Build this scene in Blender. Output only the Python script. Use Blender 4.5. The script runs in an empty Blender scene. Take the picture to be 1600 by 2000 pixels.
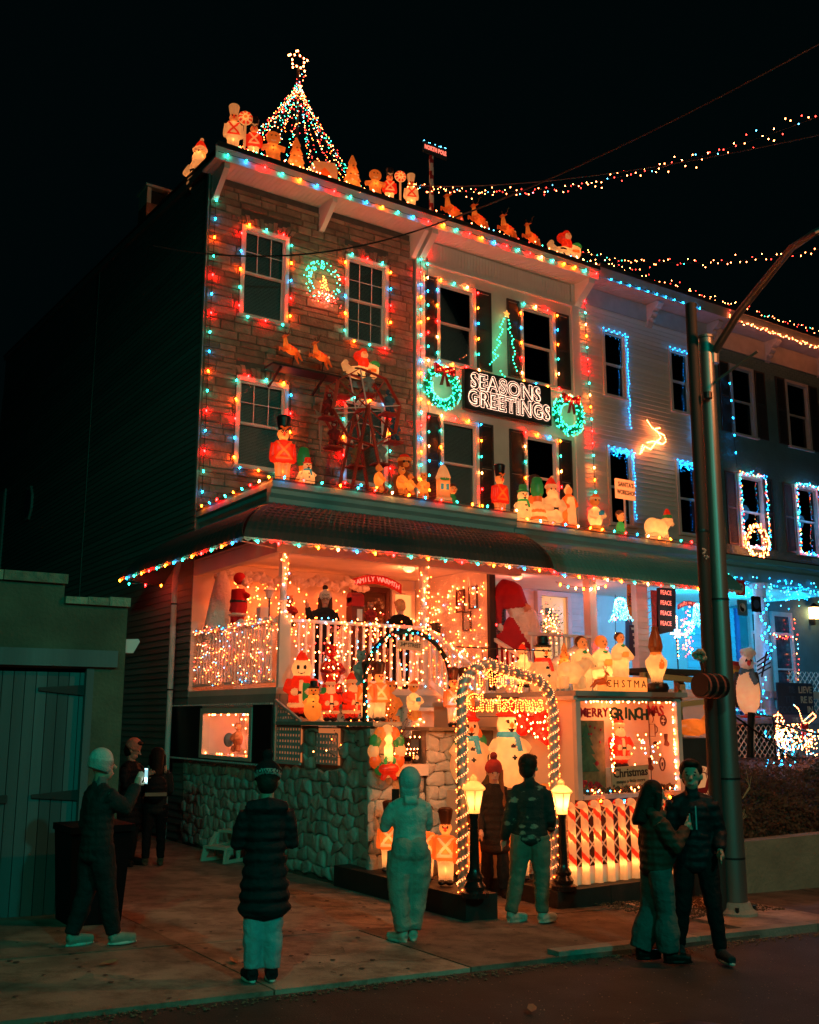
import bpy, bmesh, math, random
from mathutils import Vector, Matrix, Euler
from mathutils.bvhtree import BVHTree
random.seed(7)
R = math.radians
scn = bpy.context.scene
col = scn.collection
# ---------------------------------------------------------------- camera
F, CX, CY, TH, PS, H = 2000., 800., 1000., R(11.3), R(33.8), 2.15
cd = bpy.data.cameras.new('camera'); cam = bpy.data.objects.new('camera', cd); col.objects.link(cam)
cam.location = (0, 0, H); cam.rotation_euler = (R(90) + TH, 0, -PS)
cd.sensor_fit = 'VERTICAL'; cd.sensor_height = 36; cd.lens = 36; cd.clip_end = 900; cd.clip_start = .1
scn.camera = cam
# ---------------------------------------------------------------- night sky
w = bpy.data.worlds.new('World'); scn.world = w; w.use_nodes = True
bg = w.node_tree.nodes['Background']; bg.inputs[0].default_value = (.10, .55, .62, 1); bg.inputs[1].default_value = .003
# ---------------------------------------------------------------- street lamps (the one on the pole in view, one across the street)
def lamp(name, loc, energy, color, radius=.12, kind='POINT', rot=None, spot=None, blend=.6):
 l = bpy.data.lights.new(name, kind); l.energy = energy; l.color = color
 l.shadow_soft_size = radius
 if spot: l.spot_size = R(spot); l.spot_blend = blend
 o = bpy.data.objects.new(name, l); col.objects.link(o); o.location = loc
 if rot: o.rotation_euler = rot
 return o
def aim(o, t):
 o.rotation_euler = (Vector(t) - o.location).to_track_quat('-Z', 'Y').to_euler()
sod = lamp('sodium_lamp_light', (10.9, 5.1, 7.85), 880, (1, .27, .09), .16)
tl = lamp('teal_lamp_light', (3.5, -7, 9), 1900, (.01, 1, .74), .2, 'SPOT', spot=78, blend=.8)
aim(tl, (10, 11, 3.5))
tl2 = lamp('teal_lamp_light', (-5, -4, 10), 1700, (.05, 1, .55), .2, 'SPOT', spot=52, blend=.8)
aim(tl2, (7, 15.5, 2.5))
scn.view_settings.view_transform = 'Standard'; scn.view_settings.look = 'None'
scn.view_settings.exposure = 0; scn.view_settings.gamma = 1; scn.view_settings.use_curve_mapping = False
scn.render.engine = 'CYCLES'
cy = scn.cycles
cy.use_denoising = True
try: cy.denoiser = 'OPENIMAGEDENOISE'
except Exception: pass
cy.use_light_tree = True; cy.max_bounces = 5; cy.diffuse_bounces = 3; cy.glossy_bounces = 2
cy.transmission_bounces = 3; cy.transparent_max_bounces = 10; cy.sample_clamp_indirect = 3
cy.caustics_reflective = False; cy.caustics_refractive = False; cy.use_adaptive_sampling = False
# ---------------------------------------------------------------- measuring helpers
def ray(px, py):
 a = (px - CX) / F; b = (CY - py) / F
 fw = math.cos(TH) - b * math.sin(TH); z = math.sin(TH) + b * math.cos(TH)
 return (fw * math.sin(PS) + a * math.cos(PS), fw * math.cos(PS) - a * math.sin(PS), z)
def at(px, py, X=None, Y=None, Z=None):
 d = ray(px, py)
 t = X / d[0] if X is not None else Y / d[1] if Y is not None else (Z - H) / d[2]
 return Vector((d[0] * t, d[1] * t, H + d[2] * t))
def gz(x, y=0):                       # the street falls gently to the right
 return -.04 * (x - 7.1)
def onground(px, py):
 d = ray(px, py); t = (.04 * 7.1 - H) / (d[2] + .04 * d[0])
 return Vector((d[0] * t, d[1] * t, H + d[2] * t))
# ---------------------------------------------------------------- materials
M = {}
def srgb(h):
 c = [int(h[i:i + 2], 16) / 255 for i in (0, 2, 4)]
 return tuple(x / 12.92 if x <= .04045 else ((x + .055) / 1.055) ** 2.4 for x in c)
def mat(name, c, rough=.7, var=.12, scale=6., bump=.15, bscale=40., metal=0, coord='Object', spec=.4, noise2=None, stretch=None, bdist=.01):
 if name in M: return M[name]
 m = bpy.data.materials.new(name); m.use_nodes = True; nt = m.node_tree; N = nt.nodes; L = nt.links
 b = N['Principled BSDF']; b.inputs['Roughness'].default_value = rough; b.inputs['Metallic'].default_value = metal
 b.inputs['Specular IOR Level'].default_value = spec
 tc = N.new('ShaderNodeTexCoord'); mp = N.new('ShaderNodeMapping'); L.new(tc.outputs[coord], mp.inputs[0])
 if stretch: mp.inputs['Scale'].default_value = stretch
 n = N.new('ShaderNodeTexNoise'); n.inputs['Scale'].default_value = scale; n.inputs['Detail'].default_value = 6
 L.new(mp.outputs[0], n.inputs['Vector'])
 oi = N.new('ShaderNodeObjectInfo')
 cr = N.new('ShaderNodeValToRGB'); cr.color_ramp.elements[0].position = .3; cr.color_ramp.elements[1].position = .72
 lo = tuple(x * (1 - var) for x in c); hi = tuple(min(1, x * (1 + var)) for x in c)
 cr.color_ramp.elements[0].color = (*lo, 1); cr.color_ramp.elements[1].color = (*hi, 1)
 L.new(n.outputs[0], cr.inputs[0])
 hs = N.new('ShaderNodeHueSaturation')
 mr = N.new('ShaderNodeMapRange'); mr.inputs['To Min'].default_value = 1 - var * 1.2; mr.inputs['To Max'].default_value = 1 + var * 1.2
 L.new(oi.outputs['Random'], mr.inputs[0]); L.new(mr.outputs[0], hs.inputs['Value'])
 L.new(cr.outputs[0], hs.inputs['Color']); L.new(hs.outputs[0], b.inputs['Base Color'])
 if bump:
  n2 = N.new('ShaderNodeTexNoise'); n2.inputs['Scale'].default_value = bscale; n2.inputs['Detail'].default_value = 5
  L.new(mp.outputs[0], n2.inputs['Vector'])
  bp = N.new('ShaderNodeBump'); bp.inputs['Strength'].default_value = bump; bp.inputs['Distance'].default_value = bdist
  L.new(n2.outputs[0], bp.inputs['Height']); L.new(bp.outputs[0], b.inputs['Normal'])
 M[name] = m; return m
def emis(name, c, s):
 if name in M: return M[name]
 m = bpy.data.materials.new(name); m.use_nodes = True; N = m.node_tree.nodes
 b = N['Principled BSDF']; b.inputs['Base Color'].default_value = (*[min(x, 1) * .5 for x in c], 1)
 b.inputs['Emission Color'].default_value = (*c, 1); b.inputs['Emission Strength'].default_value = s
 b.inputs['Roughness'].default_value = .3
 M[name] = m; return m
def shell(name, c, glow=.12, tr=.75):        # thin moulded plastic: light inside shows through
 if name in M: return M[name]
 m = bpy.data.materials.new(name); m.use_nodes = True; nt = m.node_tree; N = nt.nodes; L = nt.links
 N.remove(N['Principled BSDF'])
 out = N['Material Output']
 n = N.new('ShaderNodeTexNoise'); n.inputs['Scale'].default_value = 9; n.inputs['Detail'].default_value = 4
 tc = N.new('ShaderNodeTexCoord'); L.new(tc.outputs['Object'], n.inputs['Vector'])
 cr = N.new('ShaderNodeValToRGB'); cr.color_ramp.elements[0].position = .3; cr.color_ramp.elements[1].position = .7
 cr.color_ramp.elements[0].color = (*[x * .78 for x in c], 1); cr.color_ramp.elements[1].color = (*c, 1)
 L.new(n.outputs[0], cr.inputs[0])
 d = N.new('ShaderNodeBsdfDiffuse'); t = N.new('ShaderNodeBsdfTranslucent'); g = N.new('ShaderNodeBsdfGlossy')
 g.inputs['Roughness'].default_value = .35
 L.new(cr.outputs[0], d.inputs[0]); L.new(cr.outputs[0], t.inputs[0])
 mx = N.new('ShaderNodeMixShader'); mx.inputs[0].default_value = tr; L.new(d.outputs[0], mx.inputs[1]); L.new(t.outputs[0], mx.inputs[2])
 m2 = N.new('ShaderNodeMixShader'); m2.inputs[0].default_value = .05; L.new(mx.outputs[0], m2.inputs[1]); L.new(g.outputs[0], m2.inputs[2])
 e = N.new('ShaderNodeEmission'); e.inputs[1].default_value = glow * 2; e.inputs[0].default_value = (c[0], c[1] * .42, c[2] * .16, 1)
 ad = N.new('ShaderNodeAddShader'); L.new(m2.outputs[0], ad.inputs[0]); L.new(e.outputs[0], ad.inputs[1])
 L.new(ad.outputs[0], out.inputs[0])
 M[name] = m; return m
def glassmat(name, tint=(.03, .04, .05), fac=.35):
 if name in M: return M[name]
 m = bpy.data.materials.new(name); m.use_nodes = True; nt = m.node_tree; N = nt.nodes; L = nt.links
 N.remove(N['Principled BSDF']); out = N['Material Output']
 t = N.new('ShaderNodeBsdfTransparent'); t.inputs[0].default_value = (.75, .78, .8, 1)
 g = N.new('ShaderNodeBsdfGlossy'); g.inputs['Roughness'].default_value = .03; g.inputs[0].default_value = (.8, .85, .9, 1)
 f = N.new('ShaderNodeFresnel'); f.inputs[0].default_value = 1.5
 mx = N.new('ShaderNodeMixShader'); L.new(f.outputs[0], mx.inputs[0]); L.new(t.outputs[0], mx.inputs[1]); L.new(g.outputs[0], mx.inputs[2])
 L.new(mx.outputs[0], out.inputs[0]); M[name] = m; return m
# ---------------------------------------------------------------- mesh builder
class MB:
 def __init__(s): s.v = []; s.f = []; s.m = []; s.cm = 0
 def mat(s, i): s.cm = i; return s
 def add(s, vs, fs):
  o = len(s.v); s.v += [tuple(p) for p in vs]
  for f in fs: s.f.append([o + i for i in f]); s.m.append(s.cm)
  return s
 def box(s, x0, x1, y0, y1, z0, z1):
  return s.add([(x0, y0, z0), (x1, y0, z0), (x1, y1, z0), (x0, y1, z0), (x0, y0, z1), (x1, y0, z1), (x1, y1, z1), (x0, y1, z1)],
                     [(0, 3, 2, 1), (4, 5, 6, 7), (0, 1, 5, 4), (1, 2, 6, 5), (2, 3, 7, 6), (3, 0, 4, 7)])
 def obox(s, c, size, rot=None):
  hx, hy, hz = [q / 2 for q in size]; mt = Euler(rot).to_matrix() if rot else Matrix.Identity(3)
  vs = [Vector(c) + mt @ Vector(p) for p in [(-hx, -hy, -hz), (hx, -hy, -hz), (hx, hy, -hz), (-hx, hy, -hz), (-hx, -hy, hz), (hx, -hy, hz), (hx, hy, hz), (-hx, hy, hz)]]
  return s.add(vs, [(0, 3, 2, 1), (4, 5, 6, 7), (0, 1, 5, 4), (1, 2, 6, 5), (2, 3, 7, 6), (3, 0, 4, 7)])
 def bar(s, a, b, w, h=None, up=(0, 0, 1)):
  a = Vector(a); b = Vector(b); h = h or w; d = (b - a).normalized(); u = Vector(up)
  if abs(d.dot(u)) > .98: u = Vector((0, 1, 0))
  sx = d.cross(u).normalized() * w / 2; sy = d.cross(sx).normalized() * h / 2
  vs = [p + i * sx + j * sy for p in (a, b) for i, j in ((-1, -1), (1, -1), (1, 1), (-1, 1))]
  return s.add(vs, [(0, 3, 2, 1), (4, 5, 6, 7), (0, 1, 5, 4), (1, 2, 6, 5), (2, 3, 7, 6), (3, 0, 4, 7)])
 def tube(s, pts, r, n=6, caps=True):
  pts = [Vector(p) for p in pts]; rs = r if isinstance(r, (list, tuple)) else [r] * len(pts)
  rings = []; pd = None; u = None
  for i, p in enumerate(pts):
   d = (pts[min(i + 1, len(pts) - 1)] - pts[max(i - 1, 0)])
   d = d.normalized() if d.length > 1e-9 else Vector((0, 0, 1))
   if u is None:
    u = d.orthogonal().normalized()
   else:
    u = (u - d * u.dot(d)); u = u.normalized() if u.length > 1e-6 else d.orthogonal().normalized()
   v = d.cross(u)
   rings.append([p + rs[i] * (math.cos(2 * math.pi * k / n) * u + math.sin(2 * math.pi * k / n) * v) for k in range(n)])
  vs = [q for rg in rings for q in rg]; fs = []
  for i in range(len(pts) - 1):
   for k in range(n):
    a = i * n + k; b = i * n + (k + 1) % n; fs.append((a, b, b + n, a + n))
  if caps: fs.append(tuple(range(n))[::-1]); fs.append(tuple(range((len(pts) - 1) * n, len(pts) * n)))
  return s.add(vs, fs)
 def lathe(s, prof, c=(0, 0, 0), n=16, sx=1, sy=1):
  vs = []; fs = []
  for r, z in prof:
   for k in range(n):
    a = 2 * math.pi * k / n; vs.append((c[0] + r * math.cos(a) * sx, c[1] + r * math.sin(a) * sy, c[2] + z))
  for i in range(len(prof) - 1):
   for k in range(n):
    a = i * n + k; b = i * n + (k + 1) % n; fs.append((a, b, b + n, a + n))
  fs.append(tuple(range(n))[::-1]); fs.append(tuple(range((len(prof) - 1) * n, len(prof) * n)))
  return s.add(vs, fs)
 def ell(s, c, r, n=12, m=8, rot=None):
  if not isinstance(r, (list, tuple)): r = (r, r, r)
  mt = Euler(rot).to_matrix() if rot else Matrix.Identity(3); c = Vector(c); vs = [c + mt @ Vector((0, 0, -r[2]))]
  for i in range(1, m):
   t = math.pi * i / m - math.pi / 2
   for k in range(n):
    a = 2 * math.pi * k / n; vs.append(c + mt @ Vector((r[0] * math.cos(t) * math.cos(a), r[1] * math.cos(t) * math.sin(a), r[2] * math.sin(t))))
  vs.append(c + mt @ Vector((0, 0, r[2]))); fs = []
  for k in range(n): fs.append((0, 1 + (k + 1) % n, 1 + k))
  for i in range(m - 2):
   for k in range(n):
    a = 1 + i * n + k; b = 1 + i * n + (k + 1) % n; fs.append((a, b, b + n, a + n))
  l = len(vs) - 1; o = 1 + (m - 2) * n
  for k in range(n): fs.append((l, o + k, o + (k + 1) % n))
  return s.add(vs, fs)
 def octa(s, c, r, rz=None):
  rz = rz or r; x, y, z = c
  return s.add([(x + r, y, z), (x, y + r, z), (x - r, y, z), (x, y - r, z), (x, y, z + rz), (x, y, z - rz)],
                     [(0, 1, 4), (1, 2, 4), (2, 3, 4), (3, 0, 4), (1, 0, 5), (2, 1, 5), (3, 2, 5), (0, 3, 5)])
 def prism(s, pts2, y0, y1, axis='Y'):      # outline in x,z extruded along y (or outline y,z along X, x,y along Z)
  n = len(pts2)
  mk = {'Y': lambda p, t: (p[0], t, p[1]), 'X': lambda p, t: (t, p[0], p[1]), 'Z': lambda p, t: (p[0], p[1], t)}[axis]
  vs = [mk(p, y0) for p in pts2] + [mk(p, y1) for p in pts2]
  fs = [tuple(range(n)), tuple(range(n, 2 * n))[::-1]] + [(i, i + n, (i + 1) % n + n, (i + 1) % n) for i in range(n)]
  return s.add(vs, fs)
 def mesh(s, name, mats, smooth=None):
  me = bpy.data.meshes.new(name); me.from_pydata(s.v, [], s.f)
  for m_ in (mats if isinstance(mats, (list, tuple)) else [mats]): me.materials.append(m_)
  me.polygons.foreach_set('material_index', s.m)
  bm = bmesh.new(); bm.from_mesh(me); bmesh.ops.recalc_face_normals(bm, faces=bm.faces); bm.to_mesh(me); bm.free()
  if smooth is not None:
   me.polygons.foreach_set('use_smooth', [True] * len(me.polygons))
   me.update()
   try: me.set_sharp_from_angle(angle=R(smooth))
   except Exception: pass
  me.update(); return me
def link(name, data, parent=None, loc=None, rot=None, world=True):
 o = bpy.data.objects.new(name, data); col.objects.link(o)
 if parent:
  o.parent = parent
  if loc is None and world:
   p = parent; t = Vector((0, 0, 0))
   while p: t += p.location; p = p.parent
   o.location = -t
 if loc is not None: o.location = loc
 if rot is not None: o.rotation_euler = rot
 return o
def obj(name, mb, mats, parent=None, smooth=None, world=True, loc=None, rot=None):
 return link(name, mb.mesh(name, mats, smooth), parent, loc, rot, world)
def tag(o, label, cat, group=None):
 o['label'] = label; o['category'] = cat
 if group: o['group'] = group
 return o
def thing(name, label, cat, loc=(0, 0, 0), rotz=0, group=None, scale=1):
 o = bpy.data.objects.new(name, None); col.objects.link(o); o.empty_display_size = .2
 o.location = loc; o.rotation_euler = (0, 0, rotz); o.scale = (scale,) * 3
 return tag(o, label, cat, group)
def struct(name, mb, mats, parent=None, smooth=None):
 o = obj(name, mb, mats, parent, smooth)
 if not parent: o['kind'] = 'structure'
 return o
def stuff(o): o['kind'] = 'stuff'; return o
def kids(o): return list(o.children)
def copy_tree(o, parent=None):
 c = o.copy(); col.objects.link(c); c.parent = parent
 for ch in kids(o): copy_tree(ch, c)
 return c
# the dye colours that keep coming back
white = mat('white_paint', (.78, .74, .68), .55, .05, 3, .08)
cream = mat('cream_paint', (.62, .56, .46), .6, .07, 3, .08)
black = mat('black_plastic', (.012, .012, .013), .45, .2, 8, .05)
darkm = mat('dark_metal', (.03, .032, .034), .4, .2, 8, .08, metal=.6)
steel = mat('galvanised_steel', (.17, .18, .17), .42, .12, 5, .06, metal=.75, stretch=(1, 1, .15))
wirem = mat('green_black_wire', (.008, .012, .01), .6, .1, 5, 0)
pane_m = glassmat('window_glass')
blind_m = mat('blind_slats', (.78, .74, .66), .6, .05, 4, 0)
dark_in = mat('dark_room', (.02, .02, .022), .9, .1, 3, 0)
# light bulbs: (name, colour, strength)
BC = {'red': ((1, .0016, .0014), 420), 'orange': ((1, .08, .002), 300), 'teal': ((.010, .85, .55), 40), 'blue': ((.005, .40, 1), 50),
      'clear': ((1, .20, .04), 250)}
BM = {}
for k, (c, s) in BC.items():
 mb = MB(); mb.lathe([(.003, -.034), (.010, -.025), (.0145, -.010), (.014, .004), (.009, .014)], n=7)
 mb.mat(1); mb.lathe([(.0095, .0145), (.0095, .036)], n=7)
 BM[k] = mb.mesh('bulb', [emis('lit_bulb_' + k, c, s), wirem], 60)
mini = {'clear': emis('mini_clear', (1, .20, .052), 50), 'red': emis('mini_red', (1, .03, .02), 20), 'teal': emis('mini_teal', (.04, 1, .6), 14),
  'blue': emis('mini_blue', (.006, .36, 1), 20), 'orange': emis('mini_orange', (1, .12, .015), 36), 'ice': emis('mini_ice', (.10, .62, 1), 12), 'green': emis('mini_green', (.02, 1, .42), 10)}
MK = ['clear', 'red', 'teal', 'blue', 'orange', 'ice', 'green']
def catenary(a, b, sag, n=14):
 a = Vector(a); b = Vector(b); return [a.lerp(b, i / n) - Vector((0, 0, sag * 4 * (i / n) * (1 - i / n))) for i in range(n + 1)]
def resample(pts, step):
 out = []; acc = step * .5
 for a, b in zip(pts[:-1], pts[1:]):
  a = Vector(a); b = Vector(b); l = (b - a).length; t = acc
  while t < l: out.append((a.lerp(b, t / l), (b - a).normalized())); t += step
  acc = t - l
 return out
def bulb_string(label, pts, step, colors, group='strings of big coloured bulbs', jit=.25, off=0, hang=True):
 """a wire with one child per big bulb"""
 pts = [Vector(p) for p in pts]; t = thing('light_string', label, 'string lights', pts[0], group=group)
 obj('wire', MB().tube(pts, .006, 4), wirem, t)
 for i, (p, d) in enumerate(resample(pts, step)):
  o = bpy.data.objects.new('bulb', BM[colors[(i + off) % len(colors)]]); col.objects.link(o); o.parent = t
  o.location = p - t.location + Vector((0, -.015, -.02 if hang else 0))
  o.rotation_euler = (random.uniform(-jit, jit) + (-.5 if not hang else 0), random.uniform(-jit, jit) * 2, random.uniform(0, 6))
 return t
def minis(pts, cols, weights, r=.009, parent=None, name='mini_lights', rz=None):
 """many tiny bulbs as one part"""
 mb = MB()
 for p in pts:
  mb.cm = random.choices(range(len(cols)), weights)[0]; mb.octa(p, r, rz or r * 1.25)
 o = obj(name, mb, [mini[c] for c in cols], parent); stuff(o); return o
def text(name, s, size, mt, parent, loc, rot=(R(90), 0, 0), ext=.004, align='CENTER', offset=0, sx=1, spacing=1.0, shear=0):
 c = bpy.data.curves.new(name, 'FONT'); c.body = s; c.size = size; c.extrude = ext; c.align_x = align; c.align_y = 'CENTER'
 c.offset = offset; c.resolution_u = 2; c.space_character = spacing; c.shear = shear
 t = bpy.data.objects.new('tmp', c); col.objects.link(t); dg = bpy.context.evaluated_depsgraph_get(); dg.update()
 me = bpy.data.meshes.new_from_object(t.evaluated_get(dg)); bpy.data.objects.remove(t); bpy.data.curves.remove(c)
 me.materials.clear(); me.materials.append(mt)
 o = bpy.data.objects.new(name, me); col.objects.link(o); o.location = loc; o.rotation_euler = rot; o.scale = (sx, 1, 1)
 if parent:
  o.parent = parent; p = parent; t = Vector((0, 0, 0))
  while p: t += p.location; p = p.parent
  o.location = Vector(loc) - t
 return o
def outline_pts(s, size, step, offset=0, spacing=1.0):
 """points along the outlines of lettering, in the x,z plane, centred"""
 c = bpy.data.curves.new('tmp', 'FONT'); c.body = s; c.size = size; c.align_x = 'CENTER'; c.align_y = 'CENTER'; c.offset = offset
 c.space_character = spacing; c.resolution_u = 3
 o = bpy.data.objects.new('tmp', c); col.objects.link(o); dg = bpy.context.evaluated_depsgraph_get(); dg.update()
 me = o.evaluated_get(dg).to_mesh(); bm = bmesh.new(); bm.from_mesh(me); pts = []; acc = 0
 for e in bm.edges:
  if len(e.link_faces) == 1:
   a, b = e.verts[0].co, e.verts[1].co; l = (a - b).length; acc += l
   k = max(1, round(l / step)) if l > step * .8 else (1 if random.random() < l / step else 0)
   for i in range(k):
    q = a.lerp(b, (i + .5) / k); pts.append((q.x, q.y))
 bm.free(); o.evaluated_get(dg).to_mesh_clear(); bpy.data.objects.remove(o); bpy.data.curves.remove(c)
 return pts
# ================================================================ GROUND
asph = mat('asphalt', (.05, .047, .045), .85, .35, 2.2, .6, 90, bdist=.02)
conc = mat('concrete', (.22, .165, .13), .85, .42, 1.3, .6, 60, bdist=.01)
conc2 = mat('old_concrete', (.22, .20, .17), .9, .3, 2.5, .6, 30, bdist=.02)
def gquad(mb, x0, x1, y0, y1, dz, th=None):
 p = [(x0, y0, gz(x0) + dz), (x1, y0, gz(x1) + dz), (x1, y1, gz(x1) + dz), (x0, y1, gz(x0) + dz)]
 if th is None: mb.add(p, [(0, 1, 2, 3)])
 else:
  q = [(a, b, c - th) for a, b, c in p]
  mb.add(q + p, [(0, 3, 2, 1), (4, 5, 6, 7), (0, 1, 5, 4), (1, 2, 6, 5), (2, 3, 7, 6), (3, 0, 4, 7)])
mb = MB(); gquad(mb, -250, 300, -250, 300, -.10); struct('ground', mb, mat('earth', (.06, .05, .04), .95, .3, 2, .5, 20))
mb = MB(); gquad(mb, -150, 200, -8, 7.36, -.02); struct('road', mb, asph)
mb = MB()
for i in range(3000):
 x = random.uniform(1.5, 13); y = 7.3 - random.random() ** .8 * 4.5; r = random.uniform(.003, .008); mb.octa((x, y, gz(x) - .019 + r * .3), r, r * .6)
stuff(obj('road_grit', mb, mat('pale_grit', (.30, .25, .20), .8, .4, 30, 0)))
# gutter grime and leaf crumbs along the kerb
mb = MB()
for i in range(1500):
 x = random.uniform(1, 16); y = 7.33 - abs(random.gauss(0, .10)) + .02 * math.sin(x * 3); r = random.uniform(.006, .02)
 mb.octa((x, y, gz(x) - .015 + r * .3), r, r * .5)
stuff(obj('gutter_debris', mb, mat('grit', (.10, .075, .05), .9, .4, 30, 0)))
# pavement slabs, each a slab with an open joint
nt = conc.node_tree; N_ = nt.nodes; hs_ = [x for x in N_ if x.type == 'HUE_SAT'][0]; sn = N_.new('ShaderNodeTexNoise'); sn.inputs['Scale'].default_value = 3.5; sn.inputs['Detail'].default_value = 9; sn.inputs['Roughness'].default_value = .7
sr_ = N_.new('ShaderNodeValToRGB'); sr_.color_ramp.elements[0].position = .38; sr_.color_ramp.elements[0].color = (.35, .33, .30, 1); sr_.color_ramp.elements[1].position = .56; sr_.color_ramp.elements[1].color = (1, 1, 1, 1)
mx_ = N_.new('ShaderNodeMixRGB'); mx_.blend_type = 'MULTIPLY'; mx_.inputs[0].default_value = .75; nt.links.new([x for x in N_ if x.type == 'TEX_COORD'][0].outputs['Object'], sn.inputs['Vector']); nt.links.new(sn.outputs[0], sr_.inputs[0]); nt.links.new(hs_.outputs[0], mx_.inputs[1]); nt.links.new(sr_.outputs[0], mx_.inputs[2]); nt.links.new(mx_.outputs[0], N_['Principled BSDF'].inputs['Base Color'])
mb = MB()
for i in range(170):
 x = random.uniform(2, 10.5); y = random.uniform(7.5, 12); r = random.uniform(.012, .03)
 if x > 6.8 and y > 9.1: continue
 mb.lathe([(r, 0), (r * .8, .0015)], (x, y, gz(x) + .006), 7)
stuff(obj('gum_spots', mb, mat('gum', (.05, .045, .04), .8, .3, 9, 0)))
pav = struct('pavement', MB().box(-30, 60, 7.42, 7.421, -3, -2.9), conc2)
bed = MB(); gquad(bed, -30, 60, 7.40, 25, -.07); struct('pavement_bed', bed, conc2)
def slabs(xs, ys, dz=0.0):
 for a, b in zip(xs[:-1], xs[1:]):
  for c, d in zip(ys[:-1], ys[1:]):
   g = .008; m = MB(); e = random.uniform(-.004, .004); gquad(m, a + g, b - g, c + g, d - g, dz + e, .09)
   obj('slab', m, conc, pav)
slabs([-6, -3.4, -.8, 1.7, 3.75], [7.42, 9.3, 11.25])
slabs([3.75, 5.6, 7.5, 9.4], [7.42, 9.3], .0)
slabs([3.75, 7.0], [9.3, 11.6, 14.6, 18, 22, 30], .0)
slabs([7.0, 9.4], [9.3, 11.4], .0)
slabs([9.4, 11.1, 12.8, 14.5, 16.2, 17.9, 19.6, 21.3], [7.62, 9.42], .03)
for a in range(9):                      # granite kerb pieces
 x0 = 6.6 + a * 1.9; m = MB(); gquad(m, x0 + .006, x0 + 1.894, 7.44, 7.60, .045, .16); obj('kerbstone', m, conc2, pav)
# cracks in the slabs and a patch of broken ground near the pole
mb = MB()
for (x, y, n) in ((5.6, 7.8, 16), (7.9, 8.6, 20), (6.2, 9.3, 14), (4.2, 9.9, 22), (9.9, 8.0, 12), (8.2, 8.2, 9), (9.0, 7.9, 7), (5.0, 8.6, 8), (8.6, 9.1, 8), (3.9, 7.75, 6), (6.5, 11.0, 9)):
 a = random.uniform(0, 6)
 for k in range(n):
  nx = x + .09 * math.cos(a); ny = y + .07 * math.sin(a); a += random.uniform(-.8, .8)
  mb.add([(x, y, gz(x) + .009), (nx, ny, gz(nx) + .009), (nx + .008, ny + .008, gz(nx) + .009), (x + .009, y + .007, gz(x) + .009)], [(0, 1, 2, 3)]); x, y = nx, ny
stuff(obj('pavement_cracks', mb, mat('crack', (.03, .025, .02), .95, .1, 3, 0)))
mb = MB()
for i in range(1300):
 x = random.uniform(9.0, 11.0); y = random.uniform(8.3, 9.5); r = random.uniform(.008, .026)
 mb.octa((x, y, gz(x) + .03 + r * .3), r, r * .6)
stuff(obj('tree_pit_soil', mb, mat('soil', (.11, .075, .045), .95, .4, 9, .4)))
# fallen leaves
leafm = mat('dry_leaf', (.35, .17, .09), .8, .2, 9, .2)
for (px, py, a, lab) in ((213, 1885, .2, 'dry brown leaf lying on dark pavement near the walker in the white beanie'), (457, 1880, 1.4, 'dry brown leaf on pavement just left of the long black coat'), (1040, 1975, .8, 'small pale leaf on the asphalt in front of the man in patterned jacket')):
 p = onground(px, py); mb = MB()
 mb.add([(-.09, 0, .01), (-.03, .035, .02), (.05, .03, .028), (.09, .0, .02), (.04, -.03, .012), (-.03, -.03, .012), (0, 0, .006)], [(0, 6, 1), (1, 6, 2), (2, 6, 3), (3, 6, 4), (4, 6, 5), (5, 6, 0)])
 o = obj('fallen_leaf', mb, leafm, loc=(p.x, p.y, p.z + .008), rot=(0, 0, a)); tag(o, lab, 'leaf', 'fallen leaves')
# manhole cover in the road at the lower edge
p = onground(1362, 2022); t = thing('manhole_cover', 'round iron manhole cover set in the asphalt at the lower edge', 'manhole', (p.x, p.y, gz(p.x) - .02))
mb = MB(); mb.lathe([(.40, 0), (.40, .006), (.35, .006)], n=32); obj('rim', mb, darkm, t, world=False)
mb = MB(); mb.lathe([(.345, 0), (.345, .01), (.02, .011)], n=32)
for k in range(-4, 5):
 for j in range(-4, 5):
  if k * k + j * j < 17: mb.box(k * .07 - .02, k * .07 + .02, j * .07 - .02, j * .07 + .02, .01, .016)
obj('lid', mb, darkm, t, world=False)
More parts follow.
